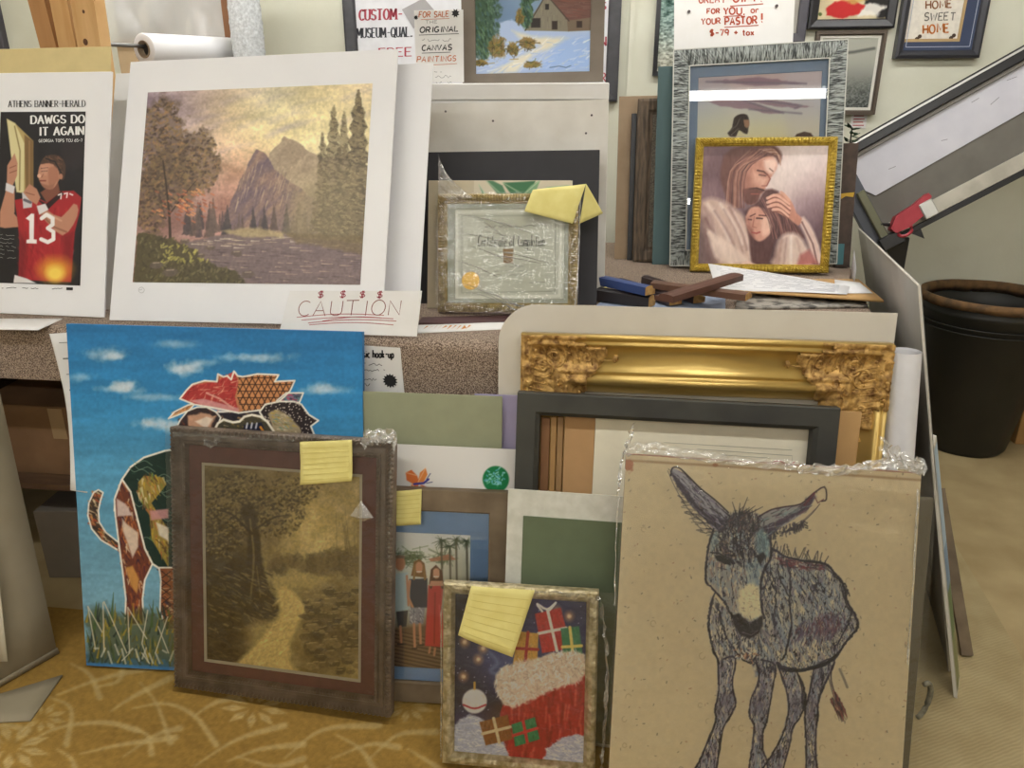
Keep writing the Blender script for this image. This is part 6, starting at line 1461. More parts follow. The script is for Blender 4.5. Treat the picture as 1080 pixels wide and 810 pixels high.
    c.hatch([(858, 655), (884, 650), (882, 672), (860, 676)], 60, 7, 1.7, 1.4, ['#6c4048', '#5c4450'], .6, .4)
    c.hatch([(818, 590), (850, 596), (870, 599), (872, 604), (848, 604), (826, 600)], 70, 8, .25, 1.6, ['#6c2c34', '#7c3840', '#4c2430', '#2c1c26'], .7, .5)
    for lg in legs:
        c.hatch(lg, 90, 8, 1.57, 1.0, FUR + ['#4c4854', '#5c5460', '#3c3844'], .7, .35, .3); c.hatch(lg, 110, 6, 1.57, .9, INKS, .75, .5)
        ol = catmull(lg + [lg[0]], 4)
        for k in range(2):
            for i in range(0, len(ol) - 3, 2):
                o_ = lambda q: (q[0] + R.uniform(-.7, .7), q[1] + R.uniform(-.7, .7))
                c.stroke([o_(ol[i]), o_(ol[i + 1]), o_(ol[i + 2]), o_(ol[i + 3])], R.uniform(.8, 1.7), R.choice(INKS), .85)
    for (x, y, rx, ry) in ((765, 742, 7, 12), (801, 745, 8, 14), (838, 748, 5, 10), (856, 750, 4, 12)): c.blob(x, y, rx, ry, '#5c525c', .45, .6, 4, int(x), f=1.0)
    # ears
    e1 = [(707, 497), (713, 498), (724, 505), (739, 520), (753, 531), (768, 545), (766, 560), (753, 562), (741, 549), (728, 536), (718, 521), (708, 506)]
    c.poly(e1, '#8f8c92', .9, 1.5); c.poly([(708, 503), (720, 514), (734, 533), (750, 545), (768, 552), (762, 566), (748, 556), (735, 545), (724, 530), (714, 516)], '#2a2430', .85, 2, 2, 3, 1)
    c.hatch(e1, 150, 9, .75, 1.1, ['#4a4658', '#1c1820', '#a8a4a8', '#5c4a68', '#2c2630'], .75, .3)
    c.hatch([(715, 520), (730, 540), (755, 565), (748, 572), (735, 560), (722, 538)], 70, 9, .4, .9, INKS, .8, .6)
    c.stroke([(707, 505), (709, 497), (716, 497), (724, 504), (739, 519), (753, 530), (768, 544)], 1.5, '#1c1820', .95, smooth=4); c.stroke([(704, 500), (712, 518), (726, 541), (740, 553)], .8, '#2c2630', .7, smooth=4)
    e2 = [(800, 548), (813, 541), (827, 538), (844, 535), (858, 524), (861, 527), (852, 540), (841, 548), (823, 560), (812, 568), (804, 562)]
    c.poly(e2, '#8a8684', .9, 1.5); c.poly([(803, 560), (820, 552), (840, 543), (852, 530), (859, 525), (852, 541), (836, 549), (824, 558), (812, 570)], '#32283a', .85, 2, 2, 3, 2)
    c.hatch(e2, 120, 8, -.45, 1.1, ['#3a3040', '#1c1820', '#a09c98', '#5c3848', '#84a09c'], .75, .3)
    c.stroke([(800, 548), (813, 541), (827, 538), (844, 535), (856, 525), (869, 517), (871, 530), (866, 532)], 1.5, '#2c1c24', .95, smooth=3); c.stroke([(857, 524), (862, 534), (868, 530)], 1.0, '#5c2c34', .8); c.stroke([(848, 536), (858, 524)], 2.6, '#5c2434', .8)
    c.stroke([(864, 535), (856, 545), (846, 554), (834, 562), (822, 566)], .8, '#2c2430', .8, smooth=3); c.stroke([(862, 538), (848, 551), (838, 557)], .7, '#3c3440', .7)
    for k in range(60): x = R.uniform(814, 850); c.stroke([(x, 566 - (x - 814) * .35 + R.uniform(-4, 7)), (x + R.uniform(-2, 3), 569 - (x - 814) * .35 + R.uniform(-4, 6))], R.uniform(.7, 1.6), R.choice(INKS), .7)
    c.blob(834, 562, 3, 2, '#2c2430', .8, .8, 2)
    # head fur, forelock, face
    c.hatch(head, 200, 7, lambda x, y: 1.57 + (x - 780) * -.01, .9, FUR + ['#4a4650', '#8c7468', '#6c6a74'], .6, .6, .4)
    c.hatch([(752, 562), (770, 545), (800, 546), (812, 568), (806, 590), (780, 600), (755, 590)], 420, 7, lambda x, y: 1.2 + (x - 780) * .02, 1.0, INKS + ['#3c3440'], .8, .9, .5)
    c.hatch([(766, 548), (785, 540), (803, 548), (800, 560), (770, 562)], 140, 9, -1.3, 1.0, INKS + ['#6c4c44'], .8, .9, .4)
    for (a, b_) in (((781, 546), (788, 528)), ((776, 545), (772, 533)), ((785, 545), (796, 537)), ((790, 545), (804, 538)), ((770, 548), (760, 540)), ((779, 545), (780, 534))): c.stroke([a, b_], 1.3, '#1c1820', .9, w2=.5)
    c.poly([(797, 565), (804, 560), (812, 574), (811, 590), (804, 596), (798, 585)], '#8aa8a4', .6, 3, 2, 4); c.poly([(785, 598), (797, 592), (803, 602), (798, 622), (788, 618)], '#7f9aa0', .45, 5, 2, 4); c.poly([(748, 568), (756, 564), (758, 578), (750, 586)], '#88a09c', .5, 3)
    c.hatch([(796, 562), (812, 575), (806, 596), (797, 590)], 50, 6, 1.2, .8, ['#4a5c60', '#a8c4c0', '#2c3038'], .7)
    c.poly([(779, 626), (790, 618), (800, 622), (803, 640), (803, 652), (790, 658), (780, 650), (777, 638)], '#d6c89c', .9, 4, 1.5, 4)
    c.hatch([(779, 628), (800, 624), (803, 650), (780, 648)], 40, 3, .4, .8, ['#8a7c5c', '#e8dcb4', '#5c5040'], .6)
    # eye
    c.poly([(753, 589), (760, 589), (769, 594), (771, 600), (764, 598), (756, 595)], '#15121a', 1, 1.2, .8, 2); c.stroke([(749, 586), (758, 587), (768, 592), (772, 598)], 1.5, '#1c1820', .95); c.stroke([(757, 602), (766, 604)], 1, '#2c2630', .8); c.stroke([(754, 580), (762, 574), (770, 578)], 1, '#4a3c34', .8, smooth=3)
    c.poly([(797, 590), (804, 586), (808, 590), (801, 600)], '#1c1820', .85, 1.5, 1, 2)
    # muzzle
    c.poly([(772, 652), (779, 650), (784, 655), (790, 660), (797, 657), (804, 652), (804, 662), (800, 671), (790, 677), (780, 672), (773, 662)], '#1c161c', .95, 2, 1, 3); c.stroke([(778, 652), (782, 659), (786, 663)], 2.0, '#0e0c10', 1); c.hatch([(774, 655), (803, 655), (798, 674), (782, 673)], 50, 5, .6, 1.1, ['#4c4248', '#2c2428', '#6c6064', '#0e0c10'], .7, .8); c.stroke([(783, 670), (792, 673), (799, 668)], 1, '#6c6064', .7)
    # ink outlines
    def ink(pts, n=2, w0=1.0, w1=2.0, j=1.0):
        ol = catmull(pts, 5)
        for k in range(n):
            i = 0
            while i < len(ol) - 3:
                l = R.randint(3, 8); seg = [(q[0] + R.uniform(-j, j), q[1] + R.uniform(-j, j)) for q in ol[i:i + l]]
                if len(seg) > 1: c.stroke(seg, R.uniform(w0, w1), R.choice(INKS), .85)
                i += max(2, l - 2)
    ink([(752, 562), (747, 578), (745, 596), (744, 614), (753, 626), (762, 636), (770, 650), (778, 663)], 2)
    ink([(812, 570), (813, 588), (806, 604), (802, 620), (803, 640), (805, 655)], 2)
    ink([(813, 582), (830, 591), (849, 595), (870, 598), (879, 607), (889, 620), (893, 638), (900, 650), (904, 662), (899, 672), (889, 684), (882, 695), (870, 704), (847, 710), (828, 710), (820, 704)], 3)
    ink([(819, 703), (832, 709), (850, 709), (870, 703), (884, 692)], 3, 1.6, 3.2); ink([(868, 600), (884, 614), (890, 636), (897, 652), (888, 672), (878, 688)], 2, .7, 1.3, 1.5); ink([(880, 612), (891, 622), (894, 632)], 2, .8, 1.4, 1.5)
    ink([(753, 628), (748, 648), (747, 665), (751, 684), (757, 702)], 2); ink([(829, 595), (833, 615), (832, 640), (834, 660), (829, 690), (822, 702)], 2); ink([(808, 600), (802, 612), (803, 625), (810, 612), (806, 602)], 2, .8, 1.5); ink([(820, 598), (822, 614), (832, 632)], 1); ink([(838, 604), (852, 620), (862, 640)], 1, .6, 1); ink([(850, 602), (865, 620), (876, 632)], 1, .6, 1); ink([(757, 640), (762, 665), (775, 690), (790, 702), (800, 692)], 2, .7, 1.4, 1.5); ink([(842, 716), (848, 732), (849, 750)], 2, 1.2, 2.6); ink([(812, 606), (818, 640), (812, 670)], 1, .6, 1.2, 2)
    for k in range(30): a = R.uniform(0, 3); x, y = 785 + R.gauss(0, 7), 692 + R.gauss(0, 4); c.stroke([(x, y), (x + 4 * math.cos(a), y + 4 * math.sin(a))], 1.2, R.choice(['#d8c8a0', '#a87c5c', '#5c3c34', '#e8dcc0']), .8)
    for k in range(26): x = 813 + k * 2.3; c.stroke([(x, 584 + k * .6), (x + R.uniform(-4, 5), 578 + k * .6 + R.uniform(-6, 3))], .9, R.choice(INKS), .8)
    # tail
    c.stroke([(877, 705), (876, 720), (881, 738), (886, 750)], 1.4, '#2c2430', .9, smooth=4); c.stroke([(873, 716), (878, 735), (884, 748)], 1, '#2c2430', .8, smooth=4); c.hatch([(877, 735), (886, 738), (892, 756), (886, 762), (878, 752)], 50, 11, 1.2, 1.5, ['#5c2a2e', '#3c1e26', '#7c3c3c', '#1c1820'], .85, .25); c.stroke([(885, 709), (889, 718), (893, 728)], 2.6, '#6c6458', .8)
    # specks and plastic-bubble rings over the ground
    for k in range(330):
        x, y = R.uniform(648, 962), R.uniform(500, 860); a = R.uniform(0, 3); c.stroke([(x, y), (x + R.uniform(.5, 2.5) * math.cos(a), y + R.uniform(.5, 2.5) * math.sin(a))], R.uniform(.5, 1.1), R.choice(['#3c342c', '#6c5c44', '#7a6850', '#8c5c44']), .6)
    for k in range(46):
        x, y, r_ = R.uniform(650, 958), R.uniform(520, 860), R.uniform(1.8, 3.4); c.stroke([(x + r_ * math.cos(a), y + r_ * 1.15 * math.sin(a)) for a in np.linspace(R.uniform(0, 3), R.uniform(4, 6.3), 10)], .6, '#8a7650', .6)
    c.build('painted_canvas', CANV, t, gain=1.5, tint=(1.0, 1.03, 1.17))
    film(t, -w / 2 - .006, w / 2 + .03, .0, h + .006, -.006, FILM, 33, .003, 54)
    L = lambda *q: [p.loc(x, y) for x, y in q]
    tuft(t, L((660, 478), (690, 475), (730, 483), (780, 490), (840, 494)), .014, FOLD, 2, m=5); tuft(t, L((668, 455), (662, 470), (656, 490), (652, 520)), .016, FOLD, 3); tuft(t, L((840, 497), (890, 499), (930, 492), (970, 496)), .014, FOLD, 6); tuft(t, L((928, 470), (938, 482), (955, 492), (972, 498)), .022, FOLD, 4); tuft(t, L((966, 520), (962, 600), (955, 700)), .008, FOLD, 5); tuft(t, L((655, 500), (650, 560), (648, 640)), .006, FOLD, 9)
donkey()

# ---------------------------------------------- dark frame, gold frame, mats
def dark_frame():
    p = lean_panel(.181, 1.52, .006, 0, 11.5, -.4); w, h = .762, .857
    t = thing('charcoal_frame', 'wide flat charcoal wood frame standing in front of the ornate gold frame', 'picture frame', panel=p)
    M = mat('charcoal_grain', '#3a3a34', .6, '#2a2a27', 7., detail=6, bump=.35, stretch=(1, 3, 1), gain=1.15)
    frame_rails(t, w, h, [(0, -.03), (0, .001), (.002, .003), (.046, .003), (.052, -.003), (.056, -.006), (.058, -.03)], M, 30, lambda s_, d, q: .0012 * float(fbm(np.array(s_ * 10.), np.array(d * 140.), q, 2) - .5))
    # what shows through its opening: leaning strips and a cream mat
dark_frame()
def cream_mat():
    p = lean_panel(.212, 1.562, .003, 0, 11.3, -.5)
    t = thing('cream_mat', 'cream mat with fine ruled corner lines seen through the charcoal frame', 'board', panel=p)
    x0 = p.loc(627, 470)[0]; x1 = p.loc(862, 470)[0]; h = p.loc(740, 436)[1]
    b = MB(); b.cbox(x0, x1, 0, .003, 0, h, .0005); b.build('sheet', mat('cream_mat', '#d8d2bc', .7, gain=1.1), t)
    lines(t, p, [[(735, 477), (835, 484), (835, 491)], [(700, 470), (835, 478)], [(760, 483), (812, 486.5)]], mat('pale_rule', '#9a9888', .7), .0012, .001, 'ruled_line'); lines(t, p, [[(812, 494), (816, 490), (822, 489.5), (827, 492), (829, 495)], [(833, 494), (838, 490)]], RED, .003, .0012, 'red_mark')
cream_mat()
def wood_strips():
    WD = [('#7a5434', 'reddish'), ('#9a7648', 'honey-coloured'), ('#8c6c46', 'tan')]
    p = lean_panel(.0, 1.562, .003, 0, 11.0, 0)
    for k, (a, b_, top) in enumerate(((570, 579, 444), (580, 586, 443), (587, 593, 443))):
        x0 = p.loc(a, 480)[0]; x1 = p.loc(b_, 480)[0]; h = p.loc(a, top)[1]
        g = MB(); g.cbox(x0, x1, 0, .014, 0, h, .001); o = g.build('wood_moulding', mat('moulding_' + WD[k][1], WD[k][0], .6, gain=1.15), None, panel=p); tag(o, WD[k][1] + ' wood moulding strip standing inside the charcoal frame', 'moulding')
    x0 = p.loc(594, 480)[0]; x1 = p.loc(626.5, 480)[0]; g = MB(); g.cbox(x0, x1, .006, .010, 0, p.loc(600, 442)[1], .001); o = g.build('cardboard_sheet', mat('cardboard_brown', '#a8845a', .8, gain=1.15), None, panel=p); tag(o, 'brown cardboard sheet between the wood strips and the cream mat', 'cardboard')
    p = lean_panel(.5, 1.575, .003, 0, 10.2, -1); x0 = p.loc(876, 460)[0]; x1 = p.loc(906, 460)[0]
    g = MB(); g.cbox(x0, x1, 0, .006, 0, p.loc(890, 437)[1], .001); o = g.build('cardboard_strip', mat('cardboard_tan', '#b08c5c', .8, gain=1.15), None, panel=p); tag(o, 'tan cardboard strip at the right end of the charcoal frame', 'cardboard')
wood_strips()
def gold_frame():
    p = lean_panel(.256, 1.62, .007, 0, 9.5, .3); w, h = .893, .984
    t = thing('ornate_gold_frame', 'large ornate gold frame with carved scroll corners', 'picture frame', panel=p)
    G = mat('burnished_gold', '#d2b670', .32, '#bd9e58', 5., metal=.6, bump=.1, bscale=20, stretch=(.3, 1, 1), gain=1.1)
    prof = [(0, -.032), (0, .0), (.004, .006), (.010, .006), (.014, -.001), (.018, -.001), (.022, .004), (.026, .003), (.030, -.006), (.040, -.014), (.054, -.019), (.072, -.020), (.086, -.016), (.092, -.010), (.096, -.010), (.100, -.016), (.104, -.016), (.109, -.006), (.116, -.002), (.124, -.006), (.128, -.016), (.134, -.018), (.142, -.022), (.148, -.030), (.150, -.032)]
    frame_rails(t, w, h, prof, G, 2, None, True)
    GC = mat('carved_antique_gold', '#bf9a5a', .5, '#6e4c26', 60., metal=.45, bump=.6, bscale=110, gain=1.1, ramp=(.4, .7))
    dd = [q[0] for q in prof[1:-1]]; ff = [q[1] for q in prof[1:-1]]
    for ci, (sx, top) in enumerate(((-1, 1), (1, 1), (-1, 0), (1, 0))):
        def LP(u, v, lift=0.):   # u along the horizontal rail from the corner, v down the vertical one
            d = min(u, v); f = np.interp(d, dd, ff)
            return np.array([sx * (w / 2 - u), -(f + lift), (h - v) if top else v])
        b = MB(); R = random.Random(11 + ci)
        n = 46; S_ = .245
        us = np.linspace(.002, S_, n); V = {}; vv = []; 
        def hgt(u, v):
            a = fbm(np.array(u * 95.), np.array(v * 95.), 3, 3); r_ = abs(a - .5) * 2
            return .010 * (1 - r_) + .002
        def incl(u, v):
            d = min(u, v); e = max(u, v)
            lim = .235 - 1.1 * abs(d - .055) + .02 * math.sin(e * 120 + d * 60)
            if d < .03: lim = .150 + .02 * math.sin(d * 300)
            if d > .11: lim = .165
            return e < lim and d < .15
        for j in range(n):
            for i in range(n):
                V[i, j] = len(vv); e = max(us[i], us[j]); hh = hgt(us[i], us[j]) * (1 if incl(us[i], us[j]) else -.2); vv.append(LP(us[i], us[j], hh))
        F = [(V[i, j], V[i + 1, j], V[i + 1, j + 1], V[i, j + 1]) for j in range(n - 1) for i in range(n - 1) if sum(incl(us[i + a], us[j + c_]) for a in (0, 1) for c_ in (0, 1)) >= 2]
        b.add(vv, F)
        def scroll(cu, cv, r0, a0, turns, sgn, tail, wd0=.006):
            pts = []; rad = []
            for k in range(34):
                s_ = k / 33; a = a0 + sgn * turns * 2 * math.pi * s_; r_ = r0 * (1 - .8 * s_)
                pts.append(LP(max(cu + r_ * math.cos(a), .001), max(cv + r_ * math.sin(a), .001), .009)); rad.append(wd0 * (.55 + .45 * s_))
            pre = []; pr = []
            for k in range(10):
                s_ = k / 10; u0 = cu + r0 * math.cos(a0); v0 = cv + r0 * math.sin(a0)
                pre.append(LP(tail[0] + (u0 - tail[0]) * s_, tail[1] + (v0 - tail[1]) * s_ + .010 * math.sin(math.pi * s_) * (1 if tail[0] > tail[1] else 0), .007)); pr.append(wd0 * (.2 + .4 * s_))
            b.tube(pre + pts, pr + rad, 7)
        for (f_) in (lambda u, v: (u, v), lambda u, v: (v, u)):
            sg = 1 if f_(1, 0)[0] == 1 else -1
            def sc(cu, cv, r0, a0, turns, s2, tail, wd0=.006):
                cu, cv = f_(cu, cv); a = a0 if sg == 1 else math.pi / 2 - a0
                scroll(cu, cv, r0, a, turns, s2 * sg, f_(*tail), wd0)
            sc(.085, .060, .030, -.6, 1.25, 1, (.185, .035), .0058); sc(.165, .055, .016, -.8, 1.1, 1, (.232, .062), .0042); sc(.050, .085, .018, .4, 1.1, -1, (.030, .045), .0045); sc(.125, .100, .014, .3, 1.2, 1, (.165, .118), .004)
            for k in range(9):    # acanthus ribs
                u0, v0 = .055 + k * .016, .030 + .004 * math.sin(k); pts = [LP(*f_(u0 + .012 * s_ * (1 + .3 * k / 9), v0 + .035 * s_ * s_ + .012 * s_), .007 + .004 * math.sin(3 * s_)) for s_ in np.linspace(0, 1, 7)]; b.tube(pts, [.0034 * (1 - .6 * i / 6) for i in range(7)], 5)
        for k in range(34):       # beads and buds
            u, v = R.uniform(.005, .15), R.uniform(.005, .15); r_ = R.uniform(.003, .0065); o = LP(u, v, .008); rings = []
            for q in range(5): a = math.pi * (q + .5) / 5; rings.append([o + np.array([r_ * math.sin(a) * math.cos(e), -r_ * math.cos(a), r_ * math.sin(a) * math.sin(e)]) for e in np.linspace(0, 2 * math.pi, 7)[:-1]])
            b.loft(rings)
        b.build('corner_ornament', GC, t, True)
gold_frame()
def rounded_mat():
    p = lean_panel(.231, 1.70, .003, 0, 7, .3); w, h = .968, 1.046
    rr = .10; pts = [(-w / 2, 0), (w / 2, 0), (w / 2, h)] + [(-w / 2 + rr - rr * math.sin(a), h - rr + rr * math.cos(a)) for a in np.linspace(0, math.pi / 2, 12)]
    b = MB(); b.prism(pts, 0, .004); o = b.build('rounded_mat_board', mat('warm_grey_board', '#cbc6ba', .7, '#c3bdb0', 6., gain=1.0), None, panel=p); tag(o, 'large warm grey board with a rounded corner behind the ornate gold frame', 'board')
rounded_mat()
# ================================================================== odds and ends
def free_sheet(name, pts, n, t_, m, label, cat, bulge=lambda u, v: 0., parent=None, wav=0.):
    o = patch(name, pts, n, bulge, t_, m, parent, None, wav, 3)
    if label: tag(o, label, cat)
    return o
# ---------------------------------------------- flyer and curled sheet on the counter front
FRONT = Panel((0, CY0 - .004, 0), (1, 0, 0), (0, 0, 1))
def flyer():
    t = thing('flyer', 'white flyer with bold print and black starburst on the carpeted counter front', 'flyer', panel=FRONT)
    a = FRONT.loc(360, 364); b_ = FRONT.loc(426, 416)
    b = MB(); q = [FRONT.loc(*k) for k in ((360, 363), (422, 367), (426.5, 415), (360, 413))]; b.prism(q, 0, .0015); b.build('paper', WHITE2, t)
    lettering(t, FRONT, 'sic hook-up', (383, 377), (415, 377.5), 8, .004, INK, .001)
    scribble(t, FRONT, [(384, 384, 403, 384.5), (384, 390, 406, 390.5), (384, 400, 397, 400.5), (384, 406, 390, 406)], INK, .0016, .001, 1.4, seed=4, gap=.15)
    q = FRONT.loc(411.5, 401.5); k = .021
    b = MB(); b.prism([(q[0] + k * (1 if i % 2 else .72) * math.cos(i * math.pi / 14), q[1] + k * (1 if i % 2 else .72) * math.sin(i * math.pi / 14)) for i in range(28)], -.0012, -.0002); b.build('starburst', INK, t)
flyer()
def curled_sheet():
    A = aty(52, 352, 1.80); B = aty(84, 350, 1.815); C = aty(92, 520, 1.66); D = aty(74, 517, 1.66)
    t = thing('printed_sheet', 'long curling white sheet hanging beside the blue dog canvas', 'paper', loc=(0, 0, 0))
    patch('paper', [A, B, C, D], 12, lambda u, v: -.035 * math.sin(math.pi * v), .0006, WHITE2, t)
    b = MB()
    for k in range(9):
        v = .06 + k * .1; L = A * (1 - v) + D * v; R_ = B * (1 - v) + C * v; nr = np.cross(B - A, D - A); nr = -nr / np.linalg.norm(nr)
        b.ribbon([L * (1 - u) + R_ * u + nr * (-.035 * math.sin(math.pi * v) + .0012) for u in (.25, .5, .7)], .004 if k % 2 else .002, -nr * -1)
    b.build('print_marks', mat('grey_print', '#6d6f66', .7), t)
curled_sheet()
# ---------------------------------------------- cartons on the lower shelf and floor under the counter
def carton(cx, cy, cz, sx, sy, sz, m, label, rz=0., flap=True):
    t = thing('cardboard_carton', label, 'box', loc=(cx, cy, cz), rotz=rz)
    b = MB(); b.cbox(-sx / 2, sx / 2, -sy / 2, sy / 2, 0.0005, sz, .002); b.build('carton_body', m, t)
    if flap:
        for s_ in (-1, 1):
            b = MB(); y0, y1 = (-.002 * 1, s_ * sy / 2); b.add([(-sx / 2, s_ * sy / 2, sz), (sx / 2, s_ * sy / 2, sz), (sx / 2, s_ * .004, sz + .012), (-sx / 2, s_ * .004, sz + .012), (-sx / 2, s_ * sy / 2, sz + .003), (sx / 2, s_ * sy / 2, sz + .003), (sx / 2, s_ * .004, sz + .015), (-sx / 2, s_ * .004, sz + .015)], [(0, 1, 2, 3), (4, 5, 6, 7), (0, 1, 5, 4), (1, 2, 6, 5), (2, 3, 7, 6), (3, 0, 4, 7)]); b.build('flap', m, t)
    b = MB(); b.box(-.025, .025, -sy / 2 - .0012, -sy / 2 - .0002, sz * .55, sz - .003); b.build('packing_tape', mat('packing_tape', '#a58a66', .35), t)
CB = mat('carton_board', '#8a6a4c', .8, '#7c5e42', 8.); CB2 = mat('carton_board_grey', '#7c746a', .8)
carton(-1.72, 2.20, .38, .56, .4, .24, CB, 'brown cardboard carton on the shelf under the counter')
carton(-1.66, 2.16, .008, .42, .36, .26, CB2, 'dull grey carton on the floor under the counter', .12, False)
carton(-1.26, 2.25, .38, .32, .4, .2, CB, 'low brown carton on the shelf behind the blue dog canvas')
# ---------------------------------------------- folded grey board at the left
def folded_board():
    M = mat('raw_grey_board', '#9c927c', .8, '#90866f', 5., gain=1.0); t = thing('folded_board', 'large folded warm grey board leaning at the edge of the golden carpet', 'board', loc=(-1.6, 1.5, 0))
    O = np.array([-1.6, 1.5, 0])
    A = np.array([-1.545, 1.60, .028]); B = np.array([-1.60, 1.435, .028])            # bottom edge, far and near
    TA = aty(-2, 405, 1.78)                                                         # upper far corner
    TA = A + (TA - A) * 1.02; TB = TA + (B - A) * 1.0 + np.array([-.35, -.2, 0.])
    patch('main_panel', [TA - O, TB - O, B + np.array([-.12, -.22, 0]) - O, A - O], 6, lambda u, v: .012 * math.sin(3.1 * v), .006, M, t)
    patch('lower_edge', [A - O + np.array([.002, 0, .001]), B - O + np.array([-.12, -.22, .001]), B - O + np.array([-.12, -.22, -.018]), A - O + np.array([.004, .0, -.018])], 2, lambda u, v: 0, .004, M, t)
    f1 = atz(66, 712, .012); f2 = atz(32, 760, .012); f3 = atz(-30, 763, .012); f4 = atz(-10, 735, .02)
    patch('floor_flap', [f4 - O, f1 - O, f2 - O, f3 - O], 4, lambda u, v: .0, .005, M, t)
    i0 = [TA * .0 + x for x in (aty(-6, 560, 1.62), aty(-1, 560, 1.62), aty(13, 690, 1.50), aty(-6, 690, 1.50))]
    patch('inner_sheet', [q - O + np.array([.01, -.03, 0]) for q in i0], 3, lambda u, v: 0, .002, mat('pale_inner_board', '#c8c0aa', .8), t)
folded_board()
# ---------------------------------------------- leaflets on the counter
def flat_sheet(name, px4, z, t_, m, label, cat, extra=None):
    pts = [atz(x, y, z) for x, y in px4]
    t = thing(name, label, cat, loc=tuple(sum(pts) / 4 * np.array([1, 1, 0]) + np.array([0, 0, z])))
    O = np.array(t.location)
    patch('paper', [q - O for q in pts], 5, lambda u, v: t_, t_, m, t)
    if extra: extra(t, O)
    return t
def leaflet_print(t, O):
    b = MB(); R = random.Random(3)
    c0 = mat('leaflet_orange', '#c8823c', .7)
    for k in range(10):
        q = [atz(x, y, CT + .006) - O for x, y in ((446 + k * 5, 347 - R.uniform(0, 2)), (452 + k * 5, 345 - R.uniform(0, 4)), (450 + k * 5, 343.5 - R.uniform(0, 2)))]
        b.add([tuple(v) for v in q], [(0, 1, 2)])
    b.build('printed_motif', c0, t)
flat_sheet('leaflet', [(430, 343), (540, 339), (545, 346), (432, 351)], CT + .003, .002, WHITE2, 'white leaflet with orange print lying beside the caution sign', 'paper', leaflet_print)
flat_sheet('paper_sheet', [(0, 336), (66, 336), (40, 348), (-20, 347)], CT + .002, .002, WHITE2, 'plain white sheet lying on the counter below the newspaper page', 'paper')
flat_sheet('brown_mat_strip', [(445, 335), (560, 332), (560, 340), (440, 342)], CT + .0006, .002, mat('dark_maroon_strip', '#4c3030', .8), 'dark maroon strip of board lying under the framed certificate', 'board')
flat_sheet('blue_folder', [(640, 313), (765, 312), (765, 330), (620, 331)], CT + .0006, .003, mat('pale_blue_card', '#96a4bc', .7), 'pale blue folder under the frame mouldings', 'folder')
# yellow note standing by the mouldings
def counter_note():
    t = thing('yellow_note', 'crumpled yellow note lying under the blue moulding sample', 'note', loc=(0, 0, 0))
    a, b_, c_, d = atz(606, 316, CT + .001), atz(640, 315, CT + .001), None, None
    A = aty(623, 283, a[1] + .25); 
    base = [aty(621, 284, 2.42), aty(636, 300, 2.40), atz(650, 314, CT + .0045), atz(604, 316, CT + .002)]
    patch('note_sheet', base, 8, lambda u, v: .01 * math.sin(3 * v), .0005, NOTE, t, wav=.01)
counter_note()
# ---------------------------------------------- moulding samples with raw cut ends
def moulding(px0, px1, z, wdt, hgt, col, label, prof_bump=.006, endcol='#b89058'):
    """stick from far end px0 to cut end px1 lying at height z"""
    A = atz(*px0, z + hgt / 2); B = atz(*px1, z + hgt / 2); A[2] = z; B[2] = z
    d = B - A; L = float(np.hypot(d[0], d[1])); rz = math.atan2(d[1], d[0])
    t = thing('frame_moulding', label, 'moulding', loc=(B[0], B[1], z), rotz=rz)
    m = mat('moulding_' + col.strip('#'), col, .45, None, 12., stretch=(.2, 2, 2))
    pr = [(-wdt / 2, .0005), (wdt / 2, .0005), (wdt / 2, hgt * .55), (wdt * .3, hgt * .6), (wdt * .22, hgt * .9), (0, hgt), (-wdt * .3, hgt * .97), (-wdt / 2, hgt * .85)]
    b = MB(); b.loft([[(-L, y, q) for y, q in pr], [(-.0015, y, q) for y, q in pr]]); b.build('stick', m, t)
    b = MB(); b.loft([[(-.0014, y * .97, q * .98 + .0003) for y, q in pr], [(0, y * .97, q * .98 + .0003) for y, q in pr]]); b.build('cut_end', mat('raw_cut_wood', endcol, .8, '#9a7444', 60.), t)
moulding((632, 309), (688, 317), CT + .007, .05, .038, '#2a2526', 'black frame moulding with a raw cut end lying lowest in the heap', endcol='#c09a5c')
moulding((655, 298), (713, 316), CT + .007, .05, .034, '#33282a', 'dark brown-black moulding beside the black one with a raw cut end')
moulding((682, 295), (738, 314), CT + .007, .045, .034, '#3a2a28', 'deep maroon moulding with a reddish chipped cut end', endcol='#a8704c')
moulding((627, 293), (686, 306), CT + .048, .045, .03, '#35487a', 'navy blue frame moulding on top of the black one')
def chevron():
    for k, (a, b_, lab) in enumerate((((700, 314), (775, 291), 'reddish-brown moulding crossing the heap towards the gold frame'), ((690, 299), (790, 312), 'flat walnut-brown moulding running under the white letter'))):
        moulding(a, b_, CT + .068 - k * .024, .06, .022, ['#5c3c30', '#6a4c3c'][k], lab)
chevron()
